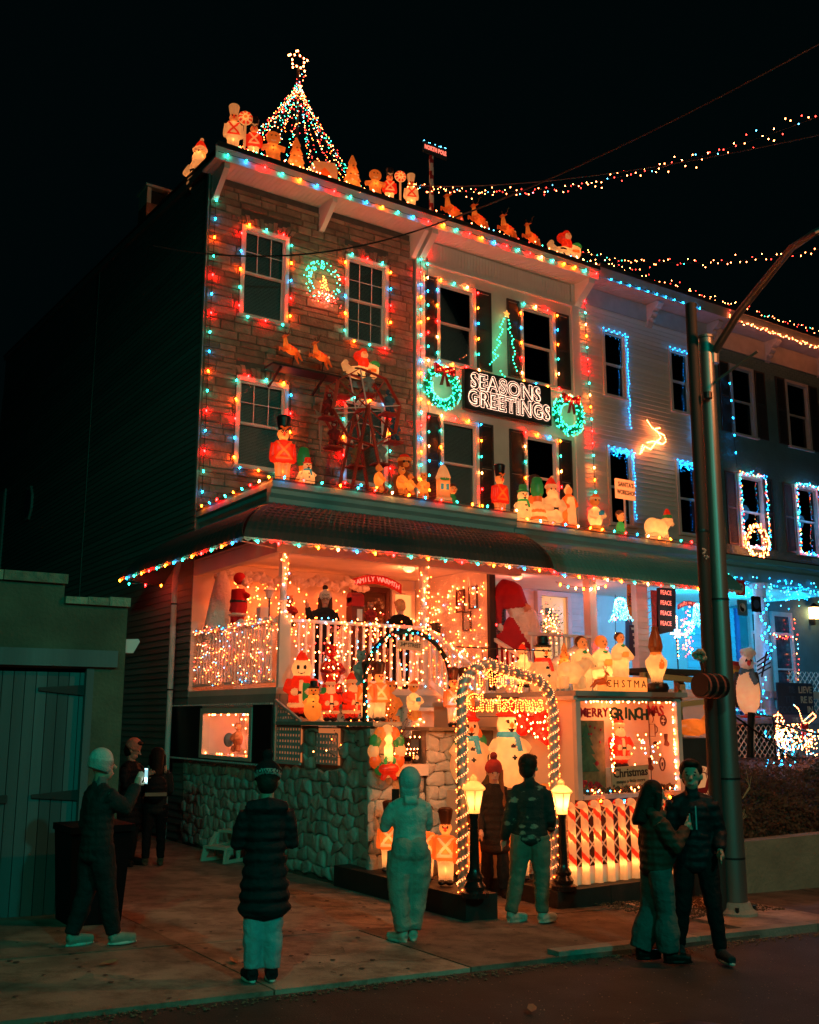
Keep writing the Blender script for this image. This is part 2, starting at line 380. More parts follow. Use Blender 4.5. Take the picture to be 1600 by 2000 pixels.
# ================================================================ WALL + WINDOW TOOLS
def wall_cells(mb, x0, x1, z0, z1, holes, y0, y1):
 xs = sorted({x0, x1, *[h[0] for h in holes], *[h[1] for h in holes]}); zs = sorted({z0, z1, *[h[2] for h in holes], *[h[3] for h in holes]})
 for c, d in zip(zs[:-1], zs[1:]):
  run = None
  for a, b in zip(xs[:-1], xs[1:]):
   inside = any(h[0] <= (a + b) / 2 <= h[1] and h[2] <= (c + d) / 2 <= h[3] for h in holes)
   if inside:
    if run: mb.box(run[0], run[1], y0, y1, c, d); run = None
   else: run = (run[0], b) if run else (a, b)
  if run: mb.box(run[0], run[1], y0, y1, c, d)
def window(parent, x0, x1, z0, z1, fm, Y=18., grid=False, casing=.085, blinds=True, label=None, glow=None, proud=.05):
 """opening x0..x1,z0..z1 (outside of casing). part 'window' > casing, sash, muntins, pane, blind"""
 f = MB(); c = casing
 f.box(x0, x0 + c, Y - proud, Y + .10, z0, z1); f.box(x1 - c, x1, Y - proud, Y + .10, z0, z1)
 f.box(x0 + c, x1 - c, Y - proud, Y + .10, z1 - c, z1); f.box(x0 - .03, x1 + .03, Y - proud - .045, Y + .10, z0 - .05, z0 - .002)
 f.box(x0 + c, x1 - c, Y - proud + .01, Y + .10, z0, z0 + .03)
 w_ = obj('window', f, fm, parent)
 if label: w_['label'] = label
 a, b, l, h = x0 + c, x1 - c, z0 + .03, z1 - c; zm = l + (h - l) * .5; s = MB(); t = .04
 for (p, q, y) in ((l, zm + .015, Y + .05), (zm - .015, h, Y + .015)):
  s.box(a + .001, a + t, y, y + .03, p, q); s.box(b - t, b - .001, y, y + .03, p, q); s.box(a + t, b - t, y, y + .03, p, p + t); s.box(a + t, b - t, y, y + .03, q - t, q)
 obj('sash', s, fm, w_)
 if grid:
  for (p, q, y) in ((zm, h, Y + .02),) if grid != 2 else ((zm, h, Y + .02), (l, zm, Y + .055)):
   g = MB()
   for k in (1, 2): xx = a + (b - a) * k / 3; g.box(xx - .008, xx + .008, y, y + .012, p + .02, q - .02)
   zz = (p + q) / 2; g.box(a + .02, b - .02, y + .001, y + .011, zz - .008, zz + .008); obj('muntins', g, fm, w_)
 obj('pane', MB().box(a + t, b - t, Y + .030, Y + .034, zm + .025, h - t), pane_m, w_)
 obj('pane', MB().box(a + t, b - t, Y + .065, Y + .069, l + t, zm - .025), pane_m, w_)
 if blinds:
  bl = MB(); z = l
  while z < h: bl.obox(((a + b) / 2, Y + .125, z), (b - a - .01, .028, .003), (1.15, 0, 0)); z += .030
  obj('blind', bl, blind_m, w_)
 obj('window_back', MB().box(x0, x1, Y + .20, Y + .23, z0, z1), glow or dark_in, w_)
 return w_
def shutter(parent, x0, x1, z0, z1, m, Y=18.):
 s = MB(); t = .045; zm = (z0 + z1) / 2; y0, y1 = Y - .05, Y - .012
 for q in (x0, x1 - t): s.box(q, q + t, y0, y1, z0, z1)
 for q in (z0, zm - t / 2, z1 - t): s.box(x0 + t, x1 - t, y0 + .003, y1, q, q + t)
 o = obj('shutter', s, m, parent); sl = MB(); z = z0 + t + .02
 while z < z1 - t - .02:
  if abs(z - zm) > t * .6: sl.obox(((x0 + x1) / 2, (y0 + y1) / 2, z), (x1 - x0 - 2 * t, .034, .006), (-.7, 0, 0))
  z += .034
 stuff(obj('louvres', sl, m, o)); return o
def clap(parent, a0, a1, z0, z1, pitch, m, Y=None, X=None, holes=(), name='clapboard', thick=.022):
 """lapped boards; on a wall Y=const (facing -Y) or X=const (facing -X)"""
 z = z0
 while z < z1 - .01:
  h = min(pitch, z1 - z); segs = [(a0, a1)]
  for hh in holes:
   if hh[2] < z + h - .005 and hh[3] > z + .005:
    n = []
    for s_ in segs:
     if hh[1] <= s_[0] or hh[0] >= s_[1]: n.append(s_)
     else:
      if hh[0] > s_[0]: n.append((s_[0], hh[0]))
      if hh[1] < s_[1]: n.append((hh[1], s_[1]))
    segs = n
  for s_ in segs:
   if s_[1] - s_[0] < .03: continue
   if Y is not None: pr = [(Y - thick - .004, z), (Y - .001, z), (Y - .001, z + h), (Y - .006, z + h)]; m_ = MB().prism(pr, s_[0], s_[1], 'X')
   else: pr = [(X - thick - .004, z), (X - .001, z), (X - .001, z + h), (X - .006, z + h)]; m_ = MB().prism(pr, s_[0], s_[1], 'Y')
   obj(name, m_, m, parent)
  z += pitch
# ================================================================ HOUSE 1 : formstone end of row
stone_m = mat('formstone', (.34, .20, .14), .9, .25, 5, .9, 16, bdist=.03)
mort = mat('mortar', (.12, .10, .085), .95, .2, 8, .4)
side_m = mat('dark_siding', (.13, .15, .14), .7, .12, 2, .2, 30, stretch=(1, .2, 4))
h1 = thing('row_house', 'end row house with stone-faced front, dark boarded side wall and corner porch', 'house', (7.2, 18, 0), group='row houses')
W1 = [(7.92, 9.0, 10.08, 12.0), (10.36, 11.46, 10.08, 12.0), (7.92, 9.06, 6.95, 8.78), (10.36, 11.46, 6.95, 8.78)]
mb = MB(); wall_cells(mb, 7.2, 12.15, 5.6, 13.0, W1, 18.0, 18.25); obj('front_wall', mb, mort, h1)
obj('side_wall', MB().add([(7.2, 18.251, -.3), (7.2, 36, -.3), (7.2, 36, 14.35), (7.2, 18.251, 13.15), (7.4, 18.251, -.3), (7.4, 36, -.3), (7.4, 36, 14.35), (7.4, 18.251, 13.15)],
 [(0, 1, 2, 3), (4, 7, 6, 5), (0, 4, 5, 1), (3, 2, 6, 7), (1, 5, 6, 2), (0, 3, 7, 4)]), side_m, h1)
# voussoirs over windows
vz = [(w_[0], w_[1], w_[3]) for w_ in W1]
hol = [(a - .01, b + .01, c - .06, d + .24) for (a, b, c, d) in W1]
stones = []
z = 6.02
while z < 12.72:
 h = random.choice((.12, .14, .17, .2, .1)); x = 7.215 - random.uniform(0, .3)
 while x < 12.1:
  wd = random.uniform(.28, .85) if h > .11 else random.uniform(.4, 1.0); a, b = max(x, 7.215), min(x + wd, 12.14)
  segs = [(a, b)]
  for hh in hol:
   if hh[2] < z + h - .01 and hh[3] > z + .01:
    n = []
    for s_ in segs:
     if hh[1] <= s_[0] or hh[0] >= s_[1]: n.append(s_)
     else:
      if hh[0] - s_[0] > .05: n.append((s_[0], hh[0]))
      if s_[1] - hh[1] > .05: n.append((hh[1], s_[1]))
    segs = n
  for s_ in segs:
   if s_[1] - s_[0] > .04: stones.append((s_[0], s_[1], z, z + h))
  x += wd
 z += h
def stone_block(mb, a, b, c, d, Y=18.):
 g = .007; pr = random.uniform(.016, .04); a += g; b -= g; c += g; d -= g; e = .014
 j = lambda: random.uniform(-.006, .006)
 mb.add([(a, Y, c), (b, Y, c), (b, Y, d), (a, Y, d), (a, Y - pr * .5, c), (b, Y - pr * .5, c), (b, Y - pr * .5, d), (a, Y - pr * .5, d),
   (a + e + j(), Y - pr, c + e + j()), (b - e + j(), Y - pr + j(), c + e + j()), (b - e + j(), Y - pr, d - e + j()), (a + e + j(), Y - pr + j(), d - e + j())],
           [(0, 1, 5, 4), (1, 2, 6, 5), (2, 3, 7, 6), (3, 0, 4, 7), (4, 5, 9, 8), (5, 6, 10, 9), (6, 7, 11, 10), (7, 4, 8, 11), (8, 9, 10, 11)])
big = sorted(stones, key=lambda s: -(s[1] - s[0]) * (s[3] - s[2]))
for i, s_ in enumerate(big[:270]):
 m_ = MB(); stone_block(m_, *s_); obj('stone', m_, stone_m, h1)
m_ = MB()
for s_ in big[270:]: stone_block(m_, *s_)
stuff(obj('small_stones', m_, stone_m, h1))
for (a, b, t_) in vz:
 n = 13; cx_ = (a + b) / 2
 for k in range(n):
  u0 = a - .06 + (b - a + .12) * k / n; u1 = a - .06 + (b - a + .12) * (k + 1) / n; hgt = .20 + .05 * ((k * 7) % 3 - 1) * .7
  v0 = cx_ + (u0 - cx_) * 1.16; v1 = cx_ + (u1 - cx_) * 1.16; g = .008; y = 18 - random.uniform(.035, .055)
  obj('arch_stone', MB().add([(u0 + g, 18, t_ + .012), (u1 - g, 18, t_ + .012), (v1 - g, 18, t_ + hgt), (v0 + g, 18, t_ + hgt), (u0 + g, y, t_ + .012), (u1 - g, y, t_ + .012), (v1 - g, y + .01, t_ + hgt), (v0 + g, y + .01, t_ + hgt)],
   [(0, 3, 2, 1), (4, 5, 6, 7), (0, 1, 5, 4), (1, 2, 6, 5), (2, 3, 7, 6), (3, 0, 4, 7)]), stone_m, h1)
for i, (a, b, c, d) in enumerate(W1): window(h1, a, b, c, d, white, grid=2 if i == 1 else True)
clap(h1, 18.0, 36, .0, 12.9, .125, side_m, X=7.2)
cb = mat('corner_board', (.20, .22, .20), .6, .1, 3, .1)
obj('corner_board', MB().box(7.165, 7.20, 17.97, 18.07, 6.1, 13.1), cb, h1)
obj('seam_board', MB().box(7.165, 7.174, 25.2, 25.26, 4.2, 13.6), cb, h1)
obj('side_roof_edge', MB().add([(7.12, 17.7, 12.98), (7.22, 17.7, 12.98), (7.22, 36, 14.3), (7.12, 36, 14.3), (7.12, 17.7, 13.14), (7.22, 17.7, 13.14), (7.22, 36, 14.46), (7.12, 36, 14.46)],
 [(0, 3, 2, 1), (4, 5, 6, 7), (0, 1, 5, 4), (1, 2, 6, 5), (2, 3, 7, 6), (3, 0, 4, 7)]), cb, h1)
obj('side_window', MB().box(7.13, 7.19, 34.2, 35.2, 5.8, 9.4).box(7.12, 7.14, 34.3, 35.1, 5.9, 9.3), cb, h1)
mb = MB(); mb.prism([(31.0 + .45 * math.cos(R(22.5 + 45 * k)), 8.35 + .55 * math.sin(R(22.5 + 45 * k))) for k in range(8)], 7.12, 7.19, 'X'); o_ = obj('octagon_window', mb, cb, h1)
mb = MB(); mb.prism([(31.0 + .36 * math.cos(R(22.5 + 45 * k)), 8.35 + .45 * math.sin(R(22.5 + 45 * k))) for k in range(8)], 7.105, 7.118, 'X'); obj('pane', mb, mat('dark_pane', (.01, .012, .014), .15, .1, 3, 0), o_)
roofm = mat('roofing', (.03, .035, .038), .8, .2, 3, .4)
obj('roof', MB().add([(7.1, 17.35, 13.17), (12.2, 17.35, 13.17), (12.2, 36, 14.4), (7.1, 36, 14.4), (7.1, 17.35, 13.20), (12.2, 17.35, 13.20), (12.2, 36, 14.46), (7.1, 36, 14.46)],
 [(0, 3, 2, 1), (4, 5, 6, 7), (0, 1, 5, 4), (1, 2, 6, 5), (2, 3, 7, 6), (3, 0, 4, 7)]), roofm, h1)
def eave(parent, x0, x1, m, z0=12.87, z1=13.18, yf=17.3, slats=True):
 obj('fascia', MB().box(x0, x1, yf, yf + .03, z0, z1 - .05).box(x0, x1, yf - .05, yf + .03, z1 - .048, z1), m, parent)
 n = int((x1 - x0) / .1)
 sm = MB()
 for k in range(n): a = x0 + (x1 - x0) * k / n; sm.box(a + .004, a + (x1 - x0) / n - .004, yf + .035, 18.0, z0 + .03, z0 + .045)
 stuff(obj('soffit_boards', sm, m, parent)); obj('soffit', MB().box(x0, x1, yf + .035, 18.0, z0 + .05, z0 + .07), m, parent)
 obj('gutter_edge', MB().box(x0, x1, yf - .075, yf - .052, z1 - .07, z1 + .03), roofm, parent)
def bracket(parent, x, m, wd=.11, z=12.9, drop=.55, dep=.62):
 obj('bracket', MB().prism([(18.0, z), (18.0 - dep, z), (18.0 - dep, z - .12), (18.0 - .08, z - drop), (18.0, z - drop)], x - wd / 2, x + wd / 2, 'X'), m, parent)
eave(h1, 7.02, 12.2, white)
for x in (7.3, 9.75, 12.1): bracket(h1, x, white)
ch = thing('chimney', 'small brick chimney on the dark side roof left of the corner', 'chimney', (7.7, 22.6, 13.5))
obj('stack', MB().box(7.35, 7.95, 22.3, 22.9, 13.3, 14.25), mat('chimney_brick', (.3, .1, .06), .9, .3, 12, .8, 20), ch)
cm = mat('dark_recess', (.01, .01, .01), .9, .1, 3, 0)
obj('flue', MB().box(7.42, 7.88, 22.36, 22.84, 14.26, 14.62), cm, ch)
for k in range(2): obj('post', MB().box(7.35 + .5 * k, 7.45 + .5 * k, 22.3, 22.9, 14.251, 14.65), cream, ch)
obj('cap', MB().box(7.3, 8.0, 22.25, 22.95, 14.655, 14.72), cream, ch)
# ================================================================ HOUSE 2 : white stucco
stucco = mat('white_stucco', (.74, .66, .58), .85, .06, 3, .35, 70)
shut = mat('dark_shutter', (.035, .037, .035), .5, .1, 4, .1)
h2 = thing('row_house', 'white stuccoed row house with dark louvred shutters in the middle of the row', 'house', (12.2, 18, 0), group='row houses')
W2 = [(12.78, 13.90, 10.08, 12.0), (15.26, 16.38, 10.08, 12.0), (12.86, 13.94, 6.75, 8.75), (15.30, 16.36, 6.75, 8.75)]
mb = MB(); wall_cells(mb, 12.2, 17.2, 5.6, 13.0, W2, 18.0, 18.25); obj('front_wall', mb, stucco, h2)
for a, b, c, d in W2: window(h2, a, b, c, d, white)
for (a, b) in ((12.46, 12.76), (13.93, 14.36), (14.85, 15.23), (16.42, 16.84)): shutter(h2, a, b, 10.08, 12.04, shut)
for (a, b) in ((12.50, 12.83), (13.97, 14.36), (14.85, 15.27), (16.40, 16.80)): shutter(h2, a, b, 6.7, 8.78, shut)
obj('pilaster', MB().box(12.20, 12.43, 17.93, 18.0, 5.95, 12.95), white, h2); obj('pilaster', MB().box(16.93, 17.18, 17.93, 18.0, 5.95, 12.95), white, h2)
eave(h2, 12.21, 17.28, white)
fm = MB(); k = 12.5
while k < 16.9: fm.box(k + .003, k + .085, 17.965, 18.0, 12.42, 12.88); k += .09
stuff(obj('frieze_boards', fm, white, h2))
obj('frieze_moulding', MB().box(12.43, 16.93, 17.93, 18.0, 12.36, 12.415).box(12.43, 16.93, 17.90, 18.0, 12.30, 12.355), white, h2)
bracket(h2, 12.33, white, .16); bracket(h2, 17.12, white, .2)
obj('band', MB().box(12.43, 16.93, 17.955, 18.0, 9.98, 10.02), white, h2)
obj('roof', MB().box(12.2, 17.2, 17.36, 36, 13.18, 13.24), roofm, h2)
# ================================================================ HOUSE 3 : cream clapboard
crb = mat('cream_siding', (.68, .64, .58), .6, .06, 2, .15, 30, stretch=(.2, 1, 4))
h3 = thing('row_house', 'cream clapboard row house, blue fairy lights round its windows', 'house', (17.2, 18, 0), group='row houses')
W3 = [(17.98, 18.86, 10.2, 11.98), (20.46, 21.3, 10.2, 11.98), (18.0, 18.92, 6.85, 8.85), (20.52, 21.4, 6.85, 8.85)]
mb = MB(); wall_cells(mb, 17.2, 22.2, 5.6, 13.0, W3, 18.0, 18.25); obj('front_wall', mb, crb, h3)
clap(h3, 17.21, 22.1, 6.0, 12.6, .12, crb, Y=18.0, holes=[(a - .02, b + .02, c - .06, d + .02) for a, b, c, d in W3])
for a, b, c, d in W3: window(h3, a, b, c, d, cream)
corn = mat('weathered_white', (.45, .45, .44), .6, .12, 4, .25, 25)
eave(h3, 17.29, 27.5, corn, 12.95, 13.28)
obj('frieze', MB().box(17.3, 22.2, 17.95, 18.0, 12.5, 12.97), corn, h3)
def corbel(parent, x, m):
 mb = MB(); mb.prism([(18.0, 12.97), (17.55, 12.97), (17.5, 12.9), (17.6, 12.8), (17.72, 12.74), (17.78, 12.6), (17.9, 12.55), (17.93, 12.4), (18.0, 12.35)], x - .1, x + .1, 'X')
 for k in range(3): mb.ell((x, 17.64 + .1 * k, 12.82 - .14 * k), (.12, .06, .06), 10, 6)
 obj('corbel', mb, m, parent, smooth=40)
for x in (19.75, 22.15): corbel(h3, x, corn)
obj('corner_board', MB().box(22.1, 22.22, 17.95, 18.0, 6, 12.4), corn, h3)
obj('roof', MB().box(17.2, 22.2, 17.36, 36, 13.28, 13.34), roofm, h3)
# ================================================================ HOUSE 4 : teal painted brick
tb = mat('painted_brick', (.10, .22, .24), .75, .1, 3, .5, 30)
h4 = thing('row_house', 'teal painted brick row house, farthest along the row', 'house', (22.2, 18, 0), group='row houses')
W4 = [(22.95, 24.0, 9.95, 12.0), (25.45, 26.55, 9.95, 12.0), (23.0, 24.1, 6.75, 8.8), (25.5, 26.6, 6.75, 8.8)]
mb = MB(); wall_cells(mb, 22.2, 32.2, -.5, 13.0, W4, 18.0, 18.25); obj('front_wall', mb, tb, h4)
bm_ = MB(); z = 6.0; r_ = 0
while z < 12.4:
 x = 22.25 - (.11 if r_ % 2 else 0)
 while x < 27.6:
  a, b = max(x, 22.23), x + .208
  if not any(h[0] - .02 < b and h[1] + .02 > a and h[2] - .06 < z + .07 and h[3] + .02 > z for h in W4): bm_.box(a, b, 17.990, 18.0, z, z + .066)
  x += .22
 z += .078; r_ += 1
stuff(obj('brickwork', bm_, tb, h4))
for a, b, c, d in W4: window(h4, a, b, c, d, corn)
for (a, b) in ((22.48, 22.9), (24.05, 24.5), (25.0, 25.42), (26.6, 27.0)): shutter(h4, a, b, 9.95, 12.0, shut); shutter(h4, a, b, 6.75, 8.8, shut)
obj('frieze', MB().box(22.25, 28, 17.95, 18.0, 12.4, 12.97), corn, h4)
for x in (24.7, 27.2): corbel(h4, x, corn)
obj('roof', MB().box(22.2, 32.2, 17.36, 36, 13.28, 13.34), roofm, h4)
# party bodies of the houses behind the fronts so the row is solid from elsewhere
for (hh, a, b, z_) in ((h1, 7.41, 12.19, 12.9), (h2, 12.21, 17.19, 13.1), (h3, 17.21, 22.19, 13.2), (h4, 22.21, 32.2, 13.2)):
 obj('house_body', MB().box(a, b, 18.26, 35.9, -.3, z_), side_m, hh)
# ================================================================ GARAGE
gar_m = mat('garage_stucco', (.10, .13, .09), .9, .3, 2, .6, 24, bdist=.02)
gdoor = mat('garage_door_paint', (.07, .12, .13), .7, .22, 3, .2, 30, stretch=(1, 1, .1))
g = thing('garage', 'low stucco garage with wide plank door at the dark end of the row', 'garage', (2, 11.3, 0))
mb = MB(); wall_cells(mb, -3, 3.76, -.2, 3.35, [(-.5, 3.42, -.3, 2.66)], 11.3, 11.55); mb.box(-3, 3.05, 11.3, 11.55, 3.351, 3.56); obj('front_wall', mb, gar_m, g)
obj('side_wall', MB().box(3.6, 3.76, 11.551, 17.5, -.2, 3.35), gar_m, g)
obj('garage_roof', MB().box(-3, 3.59, 11.551, 17.5, 3.1, 3.2), roofm, g)
cop = mat('rough_coping', (.18, .22, .16), .95, .3, 8, 1, 12, bdist=.04)
for k in range(9):
 a = -3 + k * .675; obj('coping_stone', MB().box(a + .005, a + .67, 11.25, 11.6, 3.565, 3.66 + random.uniform(-.01, .01)), cop, g)
for k in range(3):
 a = 3.06 + k * .24; obj('coping_stone', MB().box(a, a + .234, 11.25, 11.6, 3.355, 3.44 + random.uniform(-.01, .015)), cop, g)
obj('lintel_board', MB().box(-.8, 3.66, 11.24, 11.299, 2.68, 2.86), gdoor, g)
obj('jamb', MB().box(3.34, 3.42, 11.28, 11.36, .1, 2.66), gdoor, g)
mb = MB(); x = -.5; k = 0
while x < 3.3:
 obj('plank', MB().box(x + .004, x + .111, 11.36 + random.uniform(0, .004), 11.40, .14, 2.62), gdoor, g); x += .115; k += 1
hin = mat('hinge_iron', (.015, .02, .02), .6, .2, 8, .1)
for z in (2.44, 1.34): obj('strap_hinge', MB().prism([(3.38, z - .07), (3.38, z + .05), (2.86, z + .015), (2.86, z - .02)], 11.335, 11.352), hin, g)
obj('latch', MB().box(2.2, 2.62, 11.33, 11.352, 1.28, 1.36), hin, g)
fl = thing('flood_lamp', 'small white unlit flood lamp at the garage corner', 'lamp', (3.76, 11.45, 2.92), group=None)
obj('housing', MB().prism([(3.761, 2.85), (3.87, 2.85), (3.94, 2.98), (3.92, 3.01), (3.761, 3.0)], 11.36, 11.5), mat('white_housing', (.7, .7, .7), .4, .05, 3, 0), fl)
b_ = onground(175, 1790)
t = thing('waste_bin', 'black wheeled bin behind the walker in the white beanie', 'bin', (b_.x - .1, 10.75, gz(3)))
bink = mat('bin_black', (.004, .004, .005), .7, .1, 5, 0, spec=.1)
obj('bin_body', MB().add([(-.25, -.25, 0), (.25, -.25, 0), (.25, .25, 0), (-.25, .25, 0), (-.3, -.3, .86), (.3, -.3, .86), (.3, .3, .86), (-.3, .3, .86)], [(0, 3, 2, 1), (4, 5, 6, 7), (0, 1, 5, 4), (1, 2, 6, 5), (2, 3, 7, 6), (3, 0, 4, 7)]), bink, t, world=False)
obj('lid', MB().box(-.32, .32, -.34, .3, .865, .93), bink, t, world=False)
# ================================================================ PORCH OF THE END HOUSE
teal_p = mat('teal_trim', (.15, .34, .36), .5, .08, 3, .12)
awn_m = mat('dark_green_awning', (.028, .045, .045), .6, .12, 3, .1)
awn_in = mat('awning_underside', (.62, .55, .48), .6, .05, 3, .05)
awn2_m = mat('green_awning', (.06, .26, .26), .55, .08, 3, .1)
salmon = mat('old_white_paint', (.66, .58, .50), .6, .07, 3, .12)
pr = thing('porch', 'corner porch with white railing and dark hanging awning on the stone-faced house', 'porch', (7.2, 14.5, 0))
obj('deck', MB().box(7.2, 11.5, 14.45, 17.99, 2.50, 2.60), salmon, pr)
obj('deck_edge', MB().box(7.19, 7.26, 14.44, 17.98, 2.30, 2.499).box(7.262, 11.5, 14.43, 14.47, 2.30, 2.499), mat('grey_board', (.30, .29, .27), .7, .1, 3, .15), pr)
obj('lower_wall', MB().box(7.262, 12.2, 14.52, 14.60, -.2, 2.299), salmon, pr)
obj('back_wall', MB().box(7.2, 12.2, 18.001, 18.25, -.2, 5.59), salmon, pr)
st = MB()
for k in range(40): st.obox((7.205, 14.5 + k * .085, 2.29), (.02, .04, .03), (R(45), 0, 0))
stuff(obj('scallop_trim', st, salmon, pr))
clm = MB().box(7.9, 12.1, 14.6, 17.98, 4.98, 5.02); obj('ceiling', MB().box(7.2, 12.2, 14.85, 17.98, 4.98, 5.02), salmon, pr)
obj('beam', MB().box(7.2, 12.25, 14.55, 14.72, 4.72, 4.97), salmon, pr); obj('beam', MB().box(7.2, 7.36, 14.72, 17.97, 4.72, 4.97), salmon, pr)
def ledge(parent, x0, x1, y0, z, m, side=False, z_in=None):
 """moulded porch-roof edge facing -Y (and -X at the corner)"""
 prof = [(0, 0), (0, -.10), (.05, -.13), (.05, -.20), (.12, -.26), (.12, -.34), (.20, -.40), (.20, 0)]
 obj('cornice', MB().prism([(y0 + a, z + b) for a, b in prof], x0, x1, 'X'), m, parent)
 if side:
  pts = [(x0 + .001 + a, z - .002 + b) for a, b in prof]; mb = MB(); n = len(pts)
  vs = [(p[0], y0 + .205, p[1]) for p in pts] + [(p[0], 18.0, p[1]) for p in pts]
  mb.add(vs, [tuple(range(n)), tuple(range(n, 2 * n))[::-1]] + [(i, i + n, (i + 1) % n + n, (i + 1) % n) for i in range(n)]); obj('cornice', mb, m, parent)
 obj('porch_roof', MB().box(x0 + .01, x1 - .001, y0 + .01, 17.99, z + .002, z + .035), roofm, parent)
ledge(pr, 7.19, 12.35, 14.75, 5.93, teal_p, side=True)
obj('lining', MB().box(7.40, 12.2, 14.96, 17.99, 5.45, 5.5), salmon, pr)
obj('roof_end', MB().box(7.2, 7.39, 15.0, 17.97, 5.03, 5.52).box(7.392, 12.3, 14.80, 14.95, 5.03, 5.52), awn_m, pr)
# awning: corrugated slats from the cornice down to a scalloped lip
def awning(parent, x0, x1, yf, zt, zb, yt, m, m_in, lights=True, lip=.07, hip_left=None, round_r=False):
 n = int((x1 - x0) / .11); top = MB(); prof = []
 K = 7
 for j in range(K + 1):
  t = j / K; prof.append((yt + (yf - yt) * math.sin(t * 1.45) / math.sin(1.45), zt + (zb - zt) * (1 - math.cos(t * 1.45)) / (1 - math.cos(1.45)) * .35 + (zb - zt) * t * .65))
 def xl(t): return x0 if hip_left is None else hip_left[0] + (hip_left[1] - hip_left[0]) * t
 def xr(t): return x1 if not round_r else x1 - .9 * (1 - t) ** 2
 vs = []; fs = []; W = n * 2
 for j, (y, z) in enumerate(prof):
  t = (yt - y) / (yt - yf)
  for i in range(W + 1):
   a = xl(t); b = xr(t); vs.append((a + (b - a) * i / W, y, z + (.010 if i % 2 else -.010)))
 for j in range(K):
  for i in range(W): a = j * (W + 1) + i; fs.append((a, a + 1, a + W + 2, a + W + 1))
 top.add(vs, fs)
 o = obj('awning_top', top, m, parent); md = o.modifiers.new('thick', 'SOLIDIFY'); md.thickness = .012; md.offset = 1
 for k in range(9):
  t = .3 + k * .085; y = yt + (yf - yt) * t
  j = t * K; a = prof[min(int(j), K - 1)]; b = prof[min(int(j) + 1, K)]; u = j - int(j)
  obj('awning_rib', MB().bar((xl(t) + .03, a[0] + (b[0] - a[0]) * u, a[1] + (b[1] - a[1]) * u + .014), (xr(t) - .03, a[0] + (b[0] - a[0]) * u, a[1] + (b[1] - a[1]) * u + .014), .012, .012), m, parent)
 lm = MB(); L = xr(1) - xl(1); q = int(L / .13)
 for k in range(q):
  a = xl(1) + L * k / q; b = a + L / q; c_ = (a + b) / 2
  lm.add([(a, yf - .012, zb), (b, yf - .012, zb), (b, yf - .012, zb - lip * .45), (c_, yf - .012, zb - lip), (a, yf - .012, zb - lip * .45), (a, yf, zb), (b, yf, zb), (b, yf, zb - lip * .45), (c_, yf, zb - lip), (a, yf, zb - lip * .45)],
               [(0, 4, 3, 2, 1), (5, 6, 7, 8, 9), (0, 1, 6, 5), (1, 2, 7, 6), (2, 3, 8, 7), (3, 4, 9, 8), (4, 0, 5, 9)])
 obj('scalloped_lip', lm, m_in, parent)
aw = thing('awning', 'dark corrugated metal awning wrapping the corner porch, coloured bulbs along its edge', 'awning', (7.2, 14.7, 5), group='porch awnings')
awning(aw, 6.3, 12.42, 13.85, 5.54, 4.78, 14.74, awn_m, awn_in, hip_left=(7.17, 6.3))
# its side slope, along X
K = 7; vs = []; fs = []; W = 60
for j in range(K + 1):
 t = j / K; x = 7.17 - .87 * math.sin(t * 1.45) / math.sin(1.45); z = 5.54 + (-.76) * ((1 - math.cos(t * 1.45)) / (1 - math.cos(1.45)) * .35 + t * .65)
 ya = 14.74 - .89 * t; yb = 18.0 + 1.5 * t
 for i in range(W + 1): vs.append((x, ya + (yb - ya) * i / W, z + (.01 if i % 2 else -.01)))
for j in range(K):
 for i in range(W): a = j * (W + 1) + i; fs.append((a, a + W + 1, a + W + 2, a + 1))
o = obj('awning_side', MB().add(vs, fs), awn_m, aw); md = o.modifiers.new('thick', 'SOLIDIFY'); md.thickness = .012; md.offset = -1
lm = MB()
for k in range(43):
 a = 13.86 + k * .131; b = a + .131; c_ = (a + b) / 2; x = 6.29
 lm.add([(x, a, 4.78), (x, b, 4.78), (x, b, 4.75), (x, c_, 4.71), (x, a, 4.75), (x + .012, a, 4.78), (x + .012, b, 4.78), (x + .012, b, 4.75), (x + .012, c_, 4.71), (x + .012, a, 4.75)],
           [(0, 1, 2, 3, 4), (5, 9, 8, 7, 6), (0, 5, 6, 1), (1, 6, 7, 2), (2, 7, 8, 3), (3, 8, 9, 4), (4, 9, 5, 0)])
obj('scalloped_lip', lm, awn_in, aw)
obj('awning_end', MB().add([(6.3, 19.5, 4.78), (7.16, 19.5, 4.68), (7.16, 18.02, 5.5), (6.3, 19.48, 4.8), (7.16, 19.48, 4.70), (7.16, 18.0, 5.48)], [(0, 1, 2), (3, 5, 4), (0, 3, 4, 1), (1, 4, 5, 2)]), awn_m, aw)
obj('strut', MB().tube([(6.32, 14.0, 4.74), (7.3, 14.72, 4.80)], .012, 6), awn_in, aw); obj('strut', MB().tube([(9.9, 13.9, 4.74), (9.0, 14.6, 4.80)], .012, 6), awn_in, aw)
aw2 = thing('awning', 'green metal awning with rounded end over the middle house porch', 'awning', (14.8, 14.7, 5), group='porch awnings')
awning(aw2, 12.47, 17.7, 13.9, 5.44, 4.74, 14.78, awn2_m, awn_in, round_r=True)
